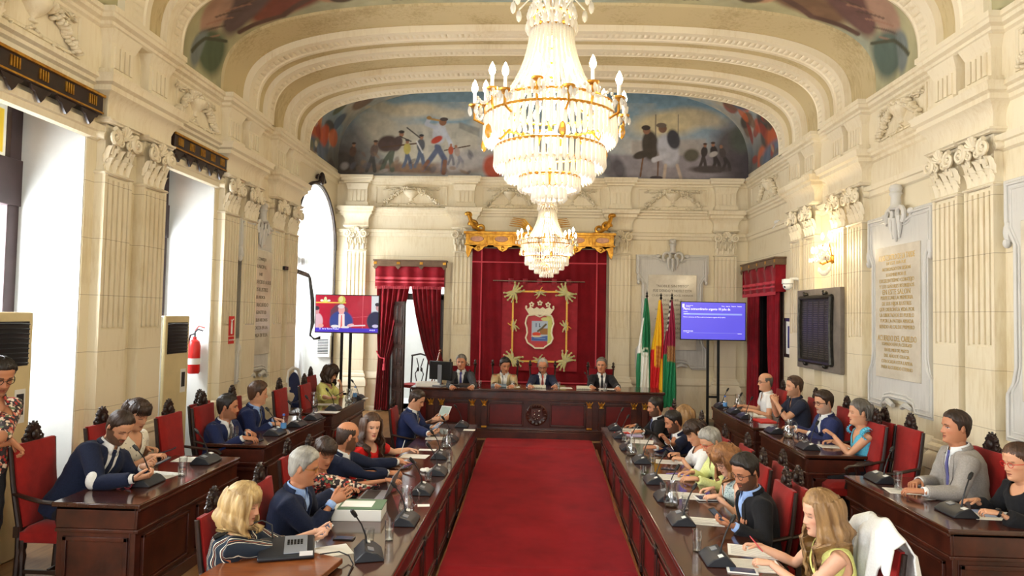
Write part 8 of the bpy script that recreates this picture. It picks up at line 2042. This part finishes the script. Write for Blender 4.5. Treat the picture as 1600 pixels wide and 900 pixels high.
# laptop
p = PZ(618, 782, LIT)
root = thing('laptop', 'open laptop in front of the woman in the floral blouse', 'laptop', (p.x-.1, p.y+.12, LIT), R(-90))
root.rotation_euler.z = R(90)
mb = MB(SILVER); mb.box(-.16, .16, -.0, .22, 0, .014); mb.build('keyboard_base', root, bevel=.003); mb = MB(BLACK); mb.box(-.14, .14, .08, .2, .014, .016); mb.build('keys', root)
mb = MB(SILVER); mb.X = Matrix.Translation((0, -.0, .012)) @ Matrix.Rotation(R(22), 4, 'X'); mb.box(-.16, .16, -.006, .0, 0, .22); mb.mat(mat('laptop_screen', (150, 156, 150), .2, var=.1)); mb.box(-.15, .15, .0, .001, .012, .21); mb.X = None; mb.build('lid', root, bevel=.002)
# pens
def pen(px, py, z, lab, d, m=WHITEP):
    p = PZ(px, py, z); mb = MB(m); mb.tube([p, p+Vector(d)*.12, p+Vector(d)*.14], [.0042, .0042, .002], 7); tag(mb.build('pen'), lab, 'pen')
pen(627, 706, .83, 'white pen in the hand of the woman in red', (.25, .1, .9)); pen(1192, 862, .82, 'red and white pen in the hand of the woman in yellow', (-.5, .4, .6), mat('pen_red', (200, 60, 70), .4, var=0)); pen(1052, 703, .83, 'pen held by the woman in the white blouse', (-.3, .6, .6)); pen(1041, 740, .77, 'lilac pen before the man in yellow-green', (.9, .2, 0), mat('pen_lilac', (150, 130, 210), .4, var=0))
# red sunglasses
p = PZ(158, 757, LOT+.02); p = PZ(192, 760, LOT+.02)
root = thing('sunglasses', 'red-rimmed sunglasses lying before the man with elbow patches', 'sunglasses', (p.x, p.y, LOT), R(14))
mb = MB(mat('red_rim', (150, 24, 40), .3, var=0))
for s in (-1, 1): mb.tube([(s*.034+.027*math.cos(a), 0, .024+.02*math.sin(a)) for a in np.linspace(0, 2*PI, 18)], .0035, 6, cap=False); mb.tube([(s*.06, 0, .03), (s*.062, .06, .018), (s*.06, .12, .004)], .003, 6)
mb.tube([(-.008, 0, .03), (0, -.002, .034), (.008, 0, .03)], .003, 6); mb.build('rim', root)
mb = MB(mat('dark_lens', (30, 20, 30), .1, var=0)); 
for s in (-1, 1): mb.ball((s*.034, 0, .024), (.026, .002, .019), 14, 6)
mb.build('lenses', root)
# monitor, keyboard on the head table
root = thing('computer_monitor', 'black computer monitor on silver foot at the left of the head table', 'monitor', (-1.66, 11.8, PRT), R(150))
mb = MB(BLACK); mb.box(-.24, .24, -.02, .03, .1, .42); mb.build('display_case', root, bevel=.008); mb = MB(SILVER); mb.box(-.04, .04, .03, .05, .0, .36); mb.mat(SILVER).box(-.12, .12, -.06, .14, 0, .015); mb.build('foot', root, bevel=.004)
mb = MB(mat('dark_screen', (60, 66, 74), .2, var=.1)); mb.box(-.225, .225, -.022, -.02, .115, .405); mb.build('screen', root)
root = thing('keyboard', 'black keyboard beside the monitor on the head table', 'keyboard', (-1.38, 11.82, PRT), 0); mb = MB(BLACK); mb.box(-.18, .18, -.07, .07, 0, .02); mb.build('case', root, bevel=.004); mb = MB(DGREY)
for i in range(4):
    for j in range(12): mb.box(-.17+j*.0285, -.147+j*.0285, -.06+i*.03, -.038+i*.03, .02, .026)
mb.build('keys', root)
# white jacket on the chair at bottom right
root = thing('white_jacket', 'white jacket draped over a chair back at bottom right', 'jacket', (1.98, 4.22, 0), R(90))
mb = MB(CM_W if 'CM_W' in globals() else fabric('white', (236, 236, 234), (224, 224, 222)))
def jf(u, v):
    # over the top of the chair back: v 0 front hem, .42 ridge, 1 back hem
    x = (u-.5)*(.50+.10*abs(v-.42)); e = abs(u-.5)*2
    if v < .42: t = (.42-v)/.42; y = -.045+.05*t; z = 1.15-.36*t*(1-.5*math.cos((u-.1)*5))
    else: t = (v-.42)/.58; y = -.165-.08*t; z = 1.15-.72*t
    z += -.07*e**2.5+.012*math.sin(u*14+v*5); y += (.02*math.sin(u*17+v*4)+.012*math.sin(u*31-v*7))*(1 if v > .42 else .6)
    if abs(v-.42) < .06: y = -.105+(v-.42)*-1.0; z += .02*(1-abs(v-.42)/.06)
    return (x, y, z+.02)
mb.grid(60, 60, jf); o = mb.build('body_cloth', root, smooth=180); sl = o.modifiers.new('t', 'SOLIDIFY'); sl.thickness = .01
mb = MB(fabric('white', (236, 236, 234)))
mb.tube([(.16, -.12, 1.13), (.24, -.08, 1.08), (.27, -.03, .98), (.25, .0, .84)], [(.05, .05), (.06, .055), (.055, .05), (.045, .04)], 12); mb.build('sleeve', root, smooth=180)
# ================================================================ world, render view
w = bpy.data.worlds.new('World'); bpy.context.scene.world = w; w.use_nodes = True
bg = w.node_tree.nodes['Background']; bg.inputs[0].default_value = (.93, .96, 1, 1); bg.inputs[1].default_value = 1.1
# unseen fill light added behind the camera to soften the hall's shade
l = bpy.data.lights.new('rear_fill_light', 'AREA'); l.shape = 'RECTANGLE'; l.size = 7; l.size_y = 3.5; l.energy = 260; l.color = (1, .97, .92)
lo = bpy.data.objects.new('rear_fill_light', l); C.objects.link(lo); lo.location = (0, -3.9, 3.4); lo.rotation_euler = (R(80), 0, 0)
sc = bpy.context.scene
sc.view_settings.view_transform = 'Standard'; sc.view_settings.look = 'None'; sc.view_settings.gamma = 1; sc.view_settings.use_curve_mapping = False
sc.view_settings.exposure = .14
sc.cycles.max_bounces = 6; sc.cycles.diffuse_bounces = 3; sc.cycles.glossy_bounces = 3; sc.cycles.transmission_bounces = 8; sc.cycles.transparent_max_bounces = 16
sc.cycles.caustics_reflective = False; sc.cycles.caustics_refractive = False; sc.cycles.sample_clamp_indirect = 4
sc.cycles.use_denoising = True
